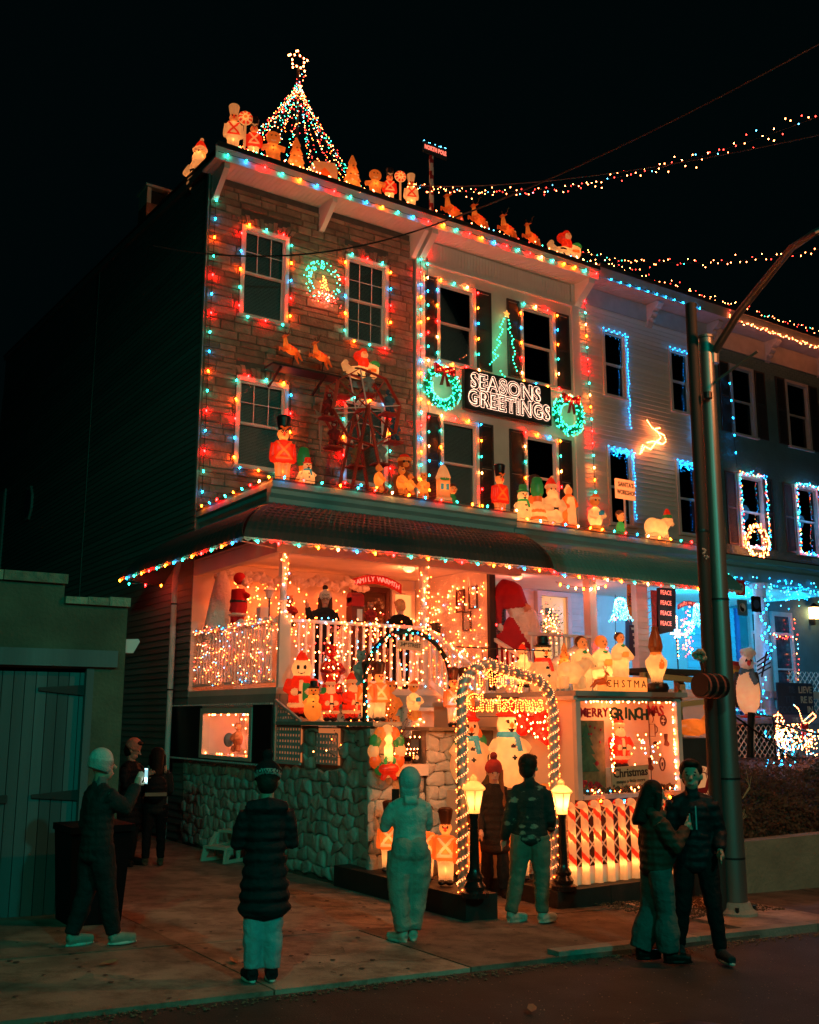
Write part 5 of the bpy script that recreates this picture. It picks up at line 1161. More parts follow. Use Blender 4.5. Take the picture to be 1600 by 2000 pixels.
obj('stem', MB().bar((q.x, q.y, q.z - .06), (q.x + .04, q.y, q.z - .22), .02), darkm, fl_)
# ================================================================ BIG COLOURED BULBS
def rect_string(label, a, b, c, d, Y, colors, step=.21, off=0, bottom=True):
 e = .03; pts = [(a - e, Y, c - e), (a - e, Y, d + e), (b + e, Y, d + e), (b + e, Y, c - e)]
 if bottom: pts.append((a - e, Y, c - e))
 return bulb_string(label, pts, step, colors, off=off)
C5 = ['red', 'teal', 'orange', 'blue']
nm = ['upper left', 'upper right', 'lower left', 'lower right']
for i, (a, b, c, d) in enumerate(W1): rect_string('coloured bulbs framing the %s window of the stone-faced house' % nm[i], a, b, c, d, 17.925, ['red', 'teal', 'orange', 'blue', 'red', 'orange', 'teal'], .39, i)
for i, (a, b, c, d) in enumerate(W2): rect_string('coloured bulbs framing the %s window of the white stucco house' % nm[i], a, b, c, d, 17.925, ['orange', 'teal', 'clear', 'red', 'orange', 'blue'], .38, i + 1)
bulb_string('coloured bulbs down the left corner of the stone-faced house', [(7.32, 17.92, 12.95), (7.27, 17.92, 6.2)], .40, ['red', 'teal', 'blue', 'orange', 'teal', 'red', 'blue'])
bulb_string('coloured bulbs down the white pilaster, left strand of the pair', [(12.27, 17.88, 12.8), (12.27, 17.88, 6.1)], .30, ['orange', 'teal', 'red', 'blue', 'orange', 'teal'])
bulb_string('coloured bulbs down the white pilaster, right strand of the pair', [(12.47, 17.90, 12.8), (12.50, 17.90, 6.1)], .33, ['teal', 'orange', 'red', 'teal', 'clear', 'blue'], off=2)
bulb_string('coloured bulbs down the wall between stucco and clapboard houses', [(17.33, 17.9, 12.7), (17.50, 17.9, 6.9)], .31, ['red', 'teal', 'clear', 'orange', 'teal', 'red'])
bulb_string('coloured bulbs along the white roof edge of the stone-faced house', [(7.05, 17.26, 13.0)] + catenary((7.3, 17.26, 13.02), (12.15, 17.26, 12.96), .03)[1:], .40, ['teal', 'blue', 'red', 'teal', 'orange', 'blue', 'red', 'teal', 'blue', 'orange'])
bulb_string('coloured bulbs along the white roof edge of the stucco house', catenary((12.3, 17.26, 13.0), (17.2, 17.26, 13.02), .03), .36, ['orange', 'teal', 'red', 'orange', 'blue', 'red', 'teal', 'red', 'clear', 'teal', 'orange'])
bulb_string('coloured bulbs along the hanging lip of the dark awning front', [(6.33, 13.80, 4.74), (12.4, 13.80, 4.74)], .345, ['teal', 'red', 'teal', 'orange', 'clear', 'blue', 'orange', 'red', 'teal', 'orange'], jit=.1)
bulb_string('coloured bulbs along the dark awning side lip, running back to the wall', [(6.25, 13.95, 4.74), (6.25, 19.5, 4.74), (6.6, 19.55, 4.70), (7.1, 18.6, 4.62)], .40, ['blue', 'orange', 'teal', 'red', 'orange', 'teal'], jit=.1)
bulb_string('coloured bulbs along the lip of the green awning', [(12.5, 13.86, 4.70), (17.3, 13.86, 4.70)], .36, ['orange', 'blue', 'orange', 'red', 'clear', 'orange', 'teal', 'clear', 'red', 'teal', 'red'], jit=.1, off=1)
bulb_string('coloured bulbs standing along the corner porch cornice', [(7.15, 17.8, 5.99), (7.15, 14.7, 5.99), (12.3, 14.7, 5.99)], .35, ['orange', 'blue', 'red', 'teal', 'orange', 'teal', 'red', 'clear'], hang=False)
bulb_string('coloured bulbs standing along the cornice above the green awning', [(12.4, 14.74, 5.86), (17.6, 14.74, 5.85)], .33, ['orange', 'teal', 'red', 'blue', 'clear', 'orange'], hang=False)
bulb_string('four coloured bulbs on the black shutter beside the giant Santa', [(14.25, 17.85, 5.0), (14.25, 17.85, 3.5)], .33, ['teal', 'teal', 'red', 'teal'])
bulb_string('bulbs looped across the middle porch at railing height', catenary((13.0, 14.45, 4.65), (14.3, 14.45, 4.68), .08) , .2, ['orange', 'teal', 'clear'])
bulb_string('warm bulbs round the far edge of the middle porch', [(14.5, 14.4, 4.5), (14.45, 14.4, 3.4), (14.0, 14.4, 3.5)], .3, ['clear', 'red', 'clear'])
# ================================================================ FAIRY LIGHTS
def fairy(name, label, pts, cols, wts, r=.012, cat='string lights', group=None, wire=None):
 t = thing(name, label, cat, pts[0], group=group)
 if wire: obj('wire', MB().tube(wire, .004, 3), wirem, t)
 minis(pts, cols, wts, r, t); return t
def along(path, step, jx=.02, jz=.03, jy=.01):
 return [p + Vector((random.gauss(0, jx), random.gauss(0, jy), random.gauss(0, jz))) for p, d in resample([Vector(q) for q in path], step)]
# rail curtains
fairy('fairy_lights', 'dense clear and coloured fairy lights over the left side railing of the corner porch', [(7.2 + random.uniform(-.03, .0), random.uniform(14.66, 17.8), 2.66 + random.random() ** .9 * 1.0) for _ in range(210)] + along([(7.2, 14.66, 3.66), (7.2, 17.8, 3.66)], .07), ['clear', 'ice', 'red', 'orange', 'blue'], [6, 1.5, 2.5, 4, .8], .0078, group='fairy lights on the railings')
fp = []
for k in range(20):
 x = 7.5 + k * .13; path = [(x, 14.44, 3.62), (x + random.uniform(-.04, .04), 14.44, 2.72)]; fp += along(path, .13, .02, .03)
fairy('fairy_lights', 'clear fairy lights strung over the front railing of the corner porch', fp + along([(7.3, 14.43, 3.68), (10.0, 14.43, 3.66)], .07) + along([(7.4, 14.42, 2.66), (10.0, 14.42, 2.66)], .10), ['clear', 'ice', 'orange', 'red'], [8, 2, 2, 1], .012, group='fairy lights on the railings')
for (x, lab) in ((7.36, 'warm fairy lights wound round the left porch post'), (10.05, 'warm fairy lights wound round the right porch post')):
 fairy('fairy_lights', lab, spiral([Vector((x, 14.59, 2.7 + .1 * k)) for k in range(21)], .09, .34, .06) + [(x + random.gauss(0, .05), 14.49, random.uniform(3.6, 4.7)) for _ in range(24)], ['clear', 'orange', 'ice'], [6, 3, 1], .013, group='fairy lights wound round the porch posts')
fairy('fairy_lights', 'warm fairy lights glowing all over the back wall of the corner porch', [(random.uniform(7.5, 10.55), 17.88, random.uniform(3.7, 4.72)) for _ in range(170)] + [(random.uniform(11.5, 12.1), 17.88, random.uniform(2.7, 3.7)) for _ in range(40)], ['clear', 'orange'], [2, 5], .013)
fairy('fairy_lights', 'warm fairy lights behind clear plastic on the porch partition with pictures', [(12.13, random.uniform(15.5, 17.9), random.uniform(2.65, 4.8)) for _ in range(210)], ['clear', 'orange', 'ice'], [5, 6, .5], .0125)
pls = bpy.data.materials.new('clear_plastic'); pls.use_nodes = True; nt = pls.node_tree; nt.nodes.remove(nt.nodes['Principled BSDF'])
mx = nt.nodes.new('ShaderNodeMixShader'); tr_ = nt.nodes.new('ShaderNodeBsdfTransparent'); gl = nt.nodes.new('ShaderNodeBsdfGlossy'); gl.inputs['Roughness'].default_value = .22; mx.inputs[0].default_value = .12
nz = nt.nodes.new('ShaderNodeTexNoise'); nz.inputs['Scale'].default_value = 5; bp = nt.nodes.new('ShaderNodeBump'); bp.inputs['Strength'].default_value = 1; bp.inputs['Distance'].default_value = .08
nt.links.new(nz.outputs[0], bp.inputs['Height']); nt.links.new(bp.outputs[0], gl.inputs['Normal']); nt.links.new(tr_.outputs[0], mx.inputs[1]); nt.links.new(gl.outputs[0], mx.inputs[2]); nt.links.new(mx.outputs[0], nt.nodes['Material Output'].inputs[0])
vs = []; fs = []
for i in range(31):
 y = 15.46 + 2.45 * i / 30
 for j in range(2): vs.append((12.085 + .025 * math.sin(i * 1.3) + random.uniform(-.01, .01), y, 2.62 + 2.3 * j))
for i in range(30): fs.append((2 * i, 2 * i + 1, 2 * i + 3, 2 * i + 2))
tag(obj('plastic_sheet', MB().add(vs, fs), pls, smooth=180), 'rippled clear plastic sheet hanging over the lit porch partition', 'plastic sheet')
fairy('fairy_lights', 'warm fairy lights on the descending stair rail of the corner porch', along([(10.1, 14.4, 3.6), (10.1, 12.95, 2.8)], .06, .03, .03) + [(10.1 + random.gauss(0, .05), random.uniform(12.9, 14.4), random.uniform(1.9, 3.3)) for _ in range(60)] + [(random.uniform(10.2, 11.4), 14.38, random.uniform(2.4, 2.7)) for _ in range(40)], ['clear', 'ice', 'orange'], [5, 2, 2], .013, group='fairy lights on the railings')
fairy('fairy_lights', 'warm fairy lights on the long stair rail left of the rope-light greeting', along([(9.45, 12.45, 2.2), (11.9, 12.45, 3.3)], .08, .02, .03) + [(random.uniform(9.5, 11.9), 12.45, 0) for _ in range(0)], ['clear', 'orange'], [3, 2], .012, group='fairy lights on the railings')
fairy('fairy_lights', 'clear fairy lights on the short white rail beside the giant Santa', [(12.22 + random.gauss(0, .03), random.uniform(14.0, 15.3), random.uniform(2.3, 3.4)) for _ in range(50)], ['clear', 'ice', 'red'], [5, 1, 1], .012, group='fairy lights on the railings')
# roof edge fairy lights, overhead strings and cables
fairy('fairy_lights', 'fairy lights lying along the roof edge among the roof figures', along([(7.5, 17.32, 13.24), (12.0, 17.32, 13.22)], .045, .02, .035), ['clear', 'teal', 'red'], [7, 1, 1], .016)
fairy('fairy_lights', 'sparse fairy lights along the roof edge under the reindeer team', along([(12.3, 17.32, 13.26), (17.4, 17.32, 13.28)], .10, .03, .03), ['clear', 'teal', 'red', 'ice'], [5, 1, 1, 1], .015)
fairy('fairy_lights', 'fairy lights along the roof edge of the clapboard and brick houses', along([(17.5, 17.3, 13.4), (27.5, 17.3, 13.42)], .12, .04, .05), ['clear', 'red', 'teal'], [6, 2, 1], .012)
def span(label, a, b, sag, step, cols, wts, r=.016):
 path = catenary(a, b, sag, 30); return fairy('overhead_light_string', label, along(path, step, .03, .05), cols, wts, r, group='fairy light strings over the street', wire=path)
e1 = at(1640, 212, Y=6.5); span('upper fairy light string crossing the black sky from the roof to the right', (11.6, 17.4, 13.75), e1, .55, .085, ['clear', 'red', 'ice'], [6, 2, 1], .010)
e2 = at(1640, 478, Y=10); span('middle fairy light string leaving the roof behind the toy sleigh', (16.7, 17.6, 13.62), e2, .35, .13, ['clear', 'red', 'teal'], [6, 2, 1], .011)
cabm = mat('cable', (.012, .012, .012), .6, .1, 5, 0)
for lab, pts, r_ in (('thick black cable sagging across the stone front up to the right', catenary(at(300, 480, Y=17.0), at(810, 452, Y=15.5), .35)[:-1] + catenary(at(810, 452, Y=15.5), at(1700, 30, Y=5.5), .2), .016), ('thin cable rising to the right above the roofline', catenary(at(800, 362, Y=17.3), at(1660, 250, Y=6), .25), .010)):
 tag(obj('overhead_cable', MB().tube(pts, r_, 5), cabm), lab, 'cable', 'overhead cables')
# blue lights round the clapboard house windows
for i, (a, b, c, d) in enumerate(W3):
 ic = [(x, 17.9, z) for x, z in [(a + (b - a) * k / 9, d - .03 - .06 * (k % 2)) for k in range(10)]] + [(b - .05 + random.gauss(0, .02), 17.9, z) for z in [d - .1 - k * .085 for k in range(int((d - c + (.8 if i < 2 else -.2)) / .085))]]
 if i > 1: ic += [(a + .08 + (b - a - .1) * random.random(), 17.9, d - .05 - random.random() * .22) for _ in range(24)]
 fairy('icicle_lights', 'blue icicle lights round the %s window of the cream clapboard house' % nm[i], ic, ['blue'], [1], .015, group='blue icicle lights on the clapboard house')
bulb_string('blue bulbs under the weathered eave of the clapboard house', [(17.5, 17.26, 12.98), (19.6, 17.26, 12.98), (21.2, 17.26, 12.97)], .33, ['blue'])
fairy('icicle_lights', 'clear lights hanging under the eave of the brick house', along([(22.4, 17.25, 12.95), (27.6, 17.25, 12.9)], .075, .03, .035), ['clear'], [1], .014)
fairy('icicle_lights', 'short clear strand dropping from the eave between clapboard and brick houses', along([(22.2, 17.25, 13.35), (22.2, 17.25, 12.95)], .07, .01, .01), ['clear', 'red'], [3, 1], .013)
bulb_string('sparse blue bulbs down the corner of the brick house', [(22.75, 17.85, 11.6), (22.85, 17.85, 8.9)], .5, ['blue'])
for i in (2, 3):
 a, b, c, d = W4[i]
 fairy('fairy_lights', 'thick multicoloured lights round the %s window of the brick house' % nm[i], along([(a, 17.86, c), (a, 17.86, d), (b, 17.86, d), (b, 17.86, c), (a, 17.86, c)], .04, .03, .03), ['blue', 'ice', 'red', 'orange', 'teal'], [6, 2, 2, 2, 2], .015, group='multicoloured lights on the brick house windows')
 lamp('window_glow', ((a + b) / 2, 17.75, (c + d) / 2), 10, (.1, .5, 1), .3)
wr = thing('twig_wreath', 'wreath of clear lights in the lower left window of the brick house', 'wreath', (23.3, 17.7, 7.0))
ring = [(23.35 + (.42 + random.gauss(0, .07)) * math.cos(a), 17.72 + random.gauss(0, .03), 6.82 + (.45 + random.gauss(0, .07)) * math.sin(a)) for a in [random.uniform(0, 6.28) for _ in range(230)]]
minis(ring, ['clear', 'orange'], [4, 1], .016, wr); obj('twig_ring', MB().tube([(23.35 + .42 * math.cos(k * .25), 17.74, 6.82 + .45 * math.sin(k * .25)) for k in range(26)], .04, 6), mat('twig', (.1, .035, .02)), wr)
# the wire deer and the white greyhound on the wall
def frame_lights(name, label, cat, strokes, Y, step, cols, wts, r=.013, scale=1, wire_m=None):
 t = thing(name, label, cat, (strokes[0][0][0], Y, strokes[0][0][1])); mb = MB(); pts = []
 for s_ in strokes:
  q = [Vector((a, Y, b)) for a, b in s_]; mb.tube(q, .005, 4); pts += [p for p, d in resample(q, step)]
 obj('frame', mb, wire_m or wirem, t); minis(pts, cols, wts, r, t); return t
sd = [[tuple(at(px, py, Y=17.9).xz) for px, py in s_] for s_ in ([(1262, 820), (1272, 835), (1285, 845), (1296, 850), (1300, 862)], [(1300, 862), (1293, 868), (1282, 862), (1270, 878), (1258, 872), (1252, 885)], [(1285, 845), (1290, 856), (1282, 862)], [(1262, 865), (1275, 862), (1290, 868)], [(1255, 868), (1248, 890)], [(1278, 838), (1290, 836)])]
frame_lights('light_figure', 'small leaping deer outlined in clear lights on the cream clapboard wall', 'light figure', sd, 17.88, .055, ['clear'], [1], .017)
lamp('light_figure_glow', (20.0, 17.6, 8.9), 2.5, (1, .6, .3), .1)
# lit spiral tree between the shutters
tr = [tuple(at(px, py, Y=17.9).xz) for px, py in ((988, 615), (976, 640), (982, 645), (970, 665), (978, 668), (962, 690), (972, 695), (953, 715))]; tr2 = [tuple(at(px, py, Y=17.9).xz) for px, py in ((990, 615), (996, 640), (992, 643), (1003, 665), (998, 668), (1006, 690), (1000, 700), (1010, 728))]
tb_ = [tuple(at(px, py, Y=17.9).xz) for px, py in ((975, 722), (982, 735), (990, 738))]
frame_lights('light_tree', 'green outline tree of fairy lights between the upper shutters of the stucco house', 'light tree', [tr, tr2, tb_], 17.88, .09, ['green'], [1], .019)
q = at(989, 614, Y=17.87); mb = MB(); mb.prism([(q.x + (.10 if k % 2 == 0 else .045) * math.cos(R(90 + 36 * k)), q.z + (.10 if k % 2 == 0 else .045) * math.sin(R(90 + 36 * k))) for k in range(10)], 17.84, 17.86)
tag(obj('star_topper', mb, emis('amber_star', (1, .3, .05), 2.2)), 'small amber star on top of the green outline tree', 'star')
lamp('light_tree_glow', (14.62, 17.6, 10.6), 3.0, (.03, 1, .45), .25)
# roof tree of strings with its star
rt_ = thing('string_light_tree', 'tall cone of multicoloured light strings on a mast on the roof', 'light tree', (9.45, 18.6, 13.2))
ap = at(584, 165, Y=18.6); obj('mast', MB().tube([(9.45, 18.6, 13.2), at(583, 130, Y=18.6)], .03, 8), darkm, rt_)
pts = []; wmb = MB()
for k in range(22):
 a = 2 * math.pi * k / 22 + .1; base = Vector((9.4 + 2.1 * math.cos(a), 18.6 + 1.2 * math.sin(a), 13.3)); path = catenary(ap, base, .22, 10); wmb.tube(path, .003, 3); pts += along(path, .085, .02, .03, .02)
pts += along([ap + Vector((0, 0, .25)), ap - Vector((0, 0, .1))], .02, .05, .05, .05)
obj('wires', wmb, wirem, rt_); minis(pts, ['clear', 'red', 'teal', 'ice', 'green', 'orange'], [5, 4, 2, 2, 2, 2], .0095, rt_)
q = at(582, 118, Y=18.55); sr = thing('roof_star', 'five-pointed star of clear bulbs topping the roof light tree', 'star', q)
sv = [Vector((q.x + (.27 if k % 2 == 0 else .13) * math.cos(R(95 + 36 * k)), 18.55, q.z + (.27 if k % 2 == 0 else .13) * math.sin(R(95 + 36 * k)))) for k in range(11)]
obj('frame', MB().tube(sv, .008, 4), mat('copper_wire', (.3, .12, .05), .5, .1, 5, 0, metal=.5), sr); minis([p for p, d in resample(sv, .115)], ['clear'], [1], .024, sr)
# wreaths
tins = mat('green_tinsel', (.01, .12, .05), .4, .4, 30, 0); redt = mat('red_tinsel', (.30, .01, .01), .35, .4, 30, 0)
def wreath(label, x, z, R1, r1, Y=17.82, n=210, cols=('green', 'teal', 'ice'), w=(6, 2, .6), bow=True, glow=3.5, needles=True):
 t = thing('lit_wreath', label, 'wreath', (x, Y, z), group='lit wreaths')
 if needles:
  mb = MB()
  for k in range(2600):
   a = random.uniform(0, 6.283); b = random.uniform(0, 6.283); rr = r1 * random.uniform(.7, 1.15); c_ = Vector((x + (R1 + r1 * .35 * math.cos(b)) * math.cos(a), Y + r1 * .35 * math.sin(b), z + (R1 + r1 * .35 * math.cos(b)) * math.sin(a)))
   e = Vector((x + (R1 + rr * math.cos(b)) * math.cos(a + random.uniform(-.05, .05)), Y + rr * .8 * math.sin(b), z + (R1 + rr * math.cos(b)) * math.sin(a + random.uniform(-.05, .05)))); s_ = Vector((-math.sin(a), 0, math.cos(a))) * .008; mb.add([c_ - s_, c_ + s_, e], [(0, 1, 2)])
  stuff(obj('needles', mb, tins, t))
 obj('ring', MB().tube([(x + R1 * math.cos(k * .2618), Y, z + R1 * math.sin(k * .2618)) for k in range(25)], r1 * (.5 if needles else .1), 8), tins, t)
 minis([(x + (R1 + r1 * 1.05 * math.cos(b)) * math.cos(a), Y - r1 * .9 * abs(math.sin(b)), z + (R1 + r1 * 1.05 * math.cos(b)) * math.sin(a)) for a, b in [(random.uniform(0, 6.283), random.uniform(0, 6.283)) for _ in range(n)]], list(cols), list(w), .0135, t)
 if bow:
  B_ = MB(); zb = z + R1 * .95; yb = Y - r1 * 1.0
  for s_ in (-1, 1):
   B_.add([(x, yb, zb - .03), (x + s_ * .26, yb - .03, zb - .14), (x + s_ * .28, yb - .05, zb + .12), (x, yb, zb + .05), (x, yb + .05, zb - .03), (x + s_ * .26, yb + .04, zb - .14), (x + s_ * .28, yb + .04, zb + .12), (x, yb + .05, zb + .05)], [(0, 1, 2, 3), (7, 6, 5, 4), (0, 4, 5, 1), (1, 5, 6, 2), (2, 6, 7, 3)])
   B_.add([(x - .02, yb, zb), (x + .03, yb, zb), (x + s_ * .10 + .05, yb, zb - .36), (x + s_ * .10 - .05, yb, zb - .38)], [(0, 1, 2, 3)])
  obj('bow', B_, redt, t); minis([(x + random.uniform(-.25, .25), yb - .06, zb + random.uniform(-.1, .1)) for _ in range(22)], ['red', 'orange'], [3, 1], .010, t, 'bow_lights')
 lamp('wreath_glow', (x, Y - .18, z), glow, (.02, 1, .42), .3)
 return t
wreath('green lit wreath with red bow left of the Seasons Greetings board', 12.80, 9.37, .40, .115)
wreath('green lit wreath with red bow right of the Seasons Greetings board', 16.60, 9.36, .40, .115)
c1 = (9.74, 11.17)
wreath('teal outline wreath with red bow between the upper windows of the stone front', c1[0], c1[1], .36, .075, 17.86, 95, ('green', 'teal'), (6, 1), False, 5, False)
t = thing('candle_motif', 'glowing yellow candle flame and red bow of fairy lights inside the teal wreath', 'light figure', (9.75, 17.85, 10.9))
minis([(9.74 + random.gauss(0, .05), 17.8, 11.10 + random.gauss(0, .07)) for _ in range(26)], ['orange'], [1], .013, t); minis([(9.80 + random.gauss(0, .17), 17.8, 10.78 + random.gauss(0, .08)) for _ in range(70)] + [(9.76 + random.gauss(0, .05), 17.8, random.uniform(10.7, 11.02)) for _ in range(26)], ['red', 'orange'], [7, 1], .011, t)
obj('frame', MB().tube([(9.74, 17.84, 10.65), (9.74, 17.84, 11.2)], .006, 4).tube([(9.5, 17.84, 10.8), (10.05, 17.84, 10.75)], .006, 4), wirem, t); lamp('candle_motif_glow', (9.78, 17.7, 10.8), 3, (1, .08, .03), .15)
# greeting board
gb = thing('greeting_board', 'black board spelling SEASONS GREETINGS in rows of bright white bulbs', 'sign', (14.7, 17.8, 9.45))
obj('board', MB().box(13.42, 15.98, 17.78, 17.86, 9.0, 9.93), mat('matt_black', (.008, .008, .008), .7, .1, 4, 0), gb)
obj('board_edge', MB().box(13.40, 13.419, 17.77, 17.87, 8.99, 9.94).box(15.981, 16.0, 17.77, 17.87, 8.99, 9.94).box(13.42, 15.98, 17.77, 17.87, 9.931, 9.945).box(13.42, 15.98, 17.77, 17.87, 8.985, 8.999), darkm, gb)
mini['sign'] = emis('sign_bulb', (1, .58, .40), 4.2)
for s_, z, sz, x in (('SEASONS', 9.665, .50, 14.62), ('GREETINGS', 9.26, .50, 14.72)):
 for off in (.030, -.018):
  pts = outline_pts(s_, sz, .026, offset=off, spacing=1.10); w_ = max(p[0] for p in pts) - min(p[0] for p in pts); f_ = (2.08 if s_[0] == 'S' else 2.44) / w_
  minis([(x + a * f_, 17.765, z + b * .98) for a, b in pts], ['sign'], [1], .0072, gb, 'lettering')
lamp('greeting_glow', (14.7, 17.3, 9.45), 3, (1, .55, .35), .3)
# light bells, banners, star on the middle porch
for (px, py, lab) in ((1212, 1190, 'left hanging bell of icy teal lights under the green awning'), (1366, 1200, 'right hanging bell of icy teal lights next to the dark pole')):
 q = at(px, py, Y=14.3); t = thing('light_bell', lab, 'light figure', q, group='hanging light bells'); prof = [(.04, .22), (.10, .18), (.12, .05), (.15, -.10), (.24, -.24)]
 pts = []
 for (r1, z1), (r2, z2) in zip(prof[:-1], prof[1:]):
  for k in range(60): u = random.random(); a = random.uniform(0, 6.28); r_ = r1 + (r2 - r1) * u; pts.append((q.x + r_ * math.cos(a), q.y + r_ * math.sin(a), q.z + z1 + (z2 - z1) * u))
 mb = MB()
 for k in range(8): a = k * .785; mb.tube([(q.x + r_ * math.cos(a), q.y + r_ * math.sin(a), q.z + z) for r_, z in prof], .004, 3)
 obj('frame', mb, white, t); minis(pts, ['ice', 'teal'], [5, 2], .0125, t); lamp('bell_glow', tuple(q), 1.6, (.25, .85, .9), .15)
def banner(label, c4, m, Y):
 t = thing('banner', label, 'banner', c4[0], group='banners on the middle porch'); th = .01
 obj('cloth', MB().add([tuple(p) for p in c4] + [(p[0], p[1] + th, p[2]) for p in c4], [(0, 1, 2, 3), (7, 6, 5, 4), (0, 4, 5, 1), (1, 5, 6, 2), (2, 6, 7, 3), (3, 7, 4, 0)]), m, t); return t
Y = 14.75; P4 = lambda a, b, c, d: [at(*q, Y=Y) for q in (a, b, c, d)]
bn = banner('orange banner with two black hand prints and upright lettering', P4((1225, 1140), (1262, 1140), (1262, 1212), (1225, 1212)), mat('orange_cloth', (.55, .16, .03), .8, .1, 5, .1), Y)
for px, py in ((1240, 1157), (1241, 1184)):
 q = at(px, py, Y=Y - .012); mb = MB(); mb.ell((q.x, q.y, q.z), (.045, .006, .055), 8, 6)
 for k in range(5): a = R(40 + 25 * k); mb.bar((q.x, q.y, q.z), (q.x + .12 * math.cos(a), q.y, q.z + .12 * math.sin(a)), .022, .008)
 obj('hand_print', mb, black, bn)
text('lettering', 'DIVERSITY', .10, black, bn, at(1256, 1172, Y=Y - .015), (R(90), R(90), 0), .003); text('lettering', 'PEACE', .10, black, bn, at(1230, 1172, Y=Y - .015), (R(90), R(90), 0), .003)
bn = banner('black banner reading PEACE four times beside red stripes', P4((1283, 1148), (1320, 1145), (1320, 1232), (1283, 1240)), mat('black_cloth', (.02, .012, .012), .8, .1, 5, .1), Y)
obj('red_stripes', MB().box(at(1271, 1150, Y=Y).x, at(1283, 1150, Y=Y).x - .001, Y, Y + .01, 3.72, 4.72), mat('striped_red', (.35, .03, .02), .8, .3, 12, 0), bn)
for k in range(7): obj('gold_stripe', MB().bar((15.70, Y - .006, 3.80 + .14 * k), (15.87, Y - .006, 3.86 + .14 * k), .05, .004), mat('gold_cloth', (.5, .28, .08), .8, .1, 5, 0), bn)
for k in range(4): text('lettering', 'PEACE', .135, redlet, bn, at(1301, 1158 + 20 * k, Y=Y - .01), (R(90), 0, 0), .002, sx=.85)
bn = banner('blue bordered tapestry with white words under the orange banner', P4((1222, 1210), (1265, 1207), (1265, 1280), (1222, 1285)), mat('blue_cloth', (.05, .14, .35), .8, .1, 5, .1), Y - .03)
c_ = [at(*q, Y=Y - .045) for q in ((1229, 1221), (1259, 1219), (1259, 1280), (1229, 1282))]; obj('inner_cloth', MB().add([tuple(p) for p in c_], [(0, 1, 2, 3)]), mat('plum_cloth', (.04, .03, .06), .8, .1, 5, 0), bn)
for k, s_ in enumerate(('WHATEVER', 'IS TRULY', 'YOURS', 'SHINES')): text('lettering', s_, .075, white, bn, at(1244, 1229 + 11 * k, Y=Y - .05), (R(90), 0, 0), .002, sx=.8)
s2 = thing('star_pole', 'tall pointed star of clear lights on a post behind the timber stand', 'star', at(1323, 1235, Y=12.3)); q = at(1323, 1238, Y=12.3); st_ = []
for k in range(8):
 a = R(90 + 45 * k); L = (.30, .09, .16, .09, .42, .09, .16, .09)[k]; st_ += [(q.x + L * u * math.cos(a), 12.3, q.z + L * u * math.sin(a)) for u in (.15, .3, .45, .6, .75, .9, 1)]
minis(st_, ['clear', 'ice'], [3, 1], .0125, s2); obj('post', MB().tube([(q.x, 12.32, q.z), (q.x, 12.32, 2.9)], .012, 6), darkm, s2)
s3 = thing('arched_sign', 'small curved red sign over the right light bell', 'sign', at(1345, 1178, Y=14.6)); q = at(1348, 1178, Y=14.6); obj('sign_board', MB().prism([(q.x + .36 * u, q.z - .10 * u * u + .05) for u in (-1, -.5, 0, .5, 1)] + [(q.x + .36 * u, q.z - .10 * u * u - .05) for u in (1, .5, 0, -.5, -1)], 14.6, 14.63), redm, s3)
for i, chh in enumerate('PEACE ON EARTH'): u = -.86 + 1.72 * i / 13; text('lettering', chh, .065, redlet, s3, (q.x + .35 * u, 14.595, q.z - .1 * u * u), (R(90), R(14) * u, 0), .002)
for (px, py, k) in ((1340, 1250, 0), (1345, 1215, 1)):
 q = at(px, py, Y=14.2); fairy('fairy_lights', ['greenery strand with red and teal lights under the small red sign', 'upper bunch of coloured lights behind the dark pole'][k], [(q.x + random.gauss(0, .08), 14.2 + random.gauss(0, .05), q.z + random.gauss(0, .22)) for _ in range(45)], ['red', 'teal', 'clear', 'orange'], [3, 3, 2, 2], .013)
# cyan lights over the far porch
vp = [(random.uniform(18.0, 23.5), random.uniform(14.4, 14.9), 5.20 - abs(random.gauss(0, .22))) for _ in range(230)]
fairy('fairy_lights', 'cloud of cyan fairy lights under the ceiling of the far porch', vp, ['blue', 'ice', 'teal'], [6, 2, 1], .014, group='cyan lights on the far porch')
fairy('fairy_lights', 'cyan fairy lights spiralling down the second far column', spiral([Vector((21.65, 14.6, 2.3 + .15 * k)) for k in range(19)], .17, .5, .12), ['blue', 'ice'], [3, 2], .016, group='cyan lights on the far porch')
fairy('fairy_lights', 'coloured bulbs down the white door frame of the far porch', along([(24.85, 17.8, 4.9), (24.85, 17.8, 2.4)], .14, .03, .02) + along([(23.1, 17.8, 4.35), (24.8, 17.8, 4.3)], .07, .03, .03), ['red', 'ice', 'orange', 'clear'], [3, 3, 2, 1], .016)
fairy('fairy_lights', 'cyan lights on the white rail and steps of the far porch', [(random.uniform(17.8, 19.0), 14.42, random.uniform(2.1, 3.3)) for _ in range(50)] + [(random.uniform(16.4, 17.3), 12.6, random.uniform(1.2, 1.9)) for _ in range(45)], ['blue', 'ice'], [4, 1], .016, group='cyan lights on the far porch')
bulb_string('big cyan bulbs zigzagging down the first far column', [at(px, py, Y=14.35) for px, py in ((1490, 1165), (1500, 1180), (1482, 1205), (1504, 1225), (1484, 1242), (1512, 1262), (1494, 1280), (1508, 1285))], .14, ['blue'])
for x in (18.6, 20.4, 22.6): lamp('cyan_porch_light', (x, 16.0, 4.8), 130, (.0, .50, 1), .12)
lamp('cyan_flood_light', (20.6, 13.8, 1.3), 10, (.03, .5, 1), .1)
lamp('wall_lantern_light', (25.8, 17.5, 5.0), 9, (1, .5, .18), .08)
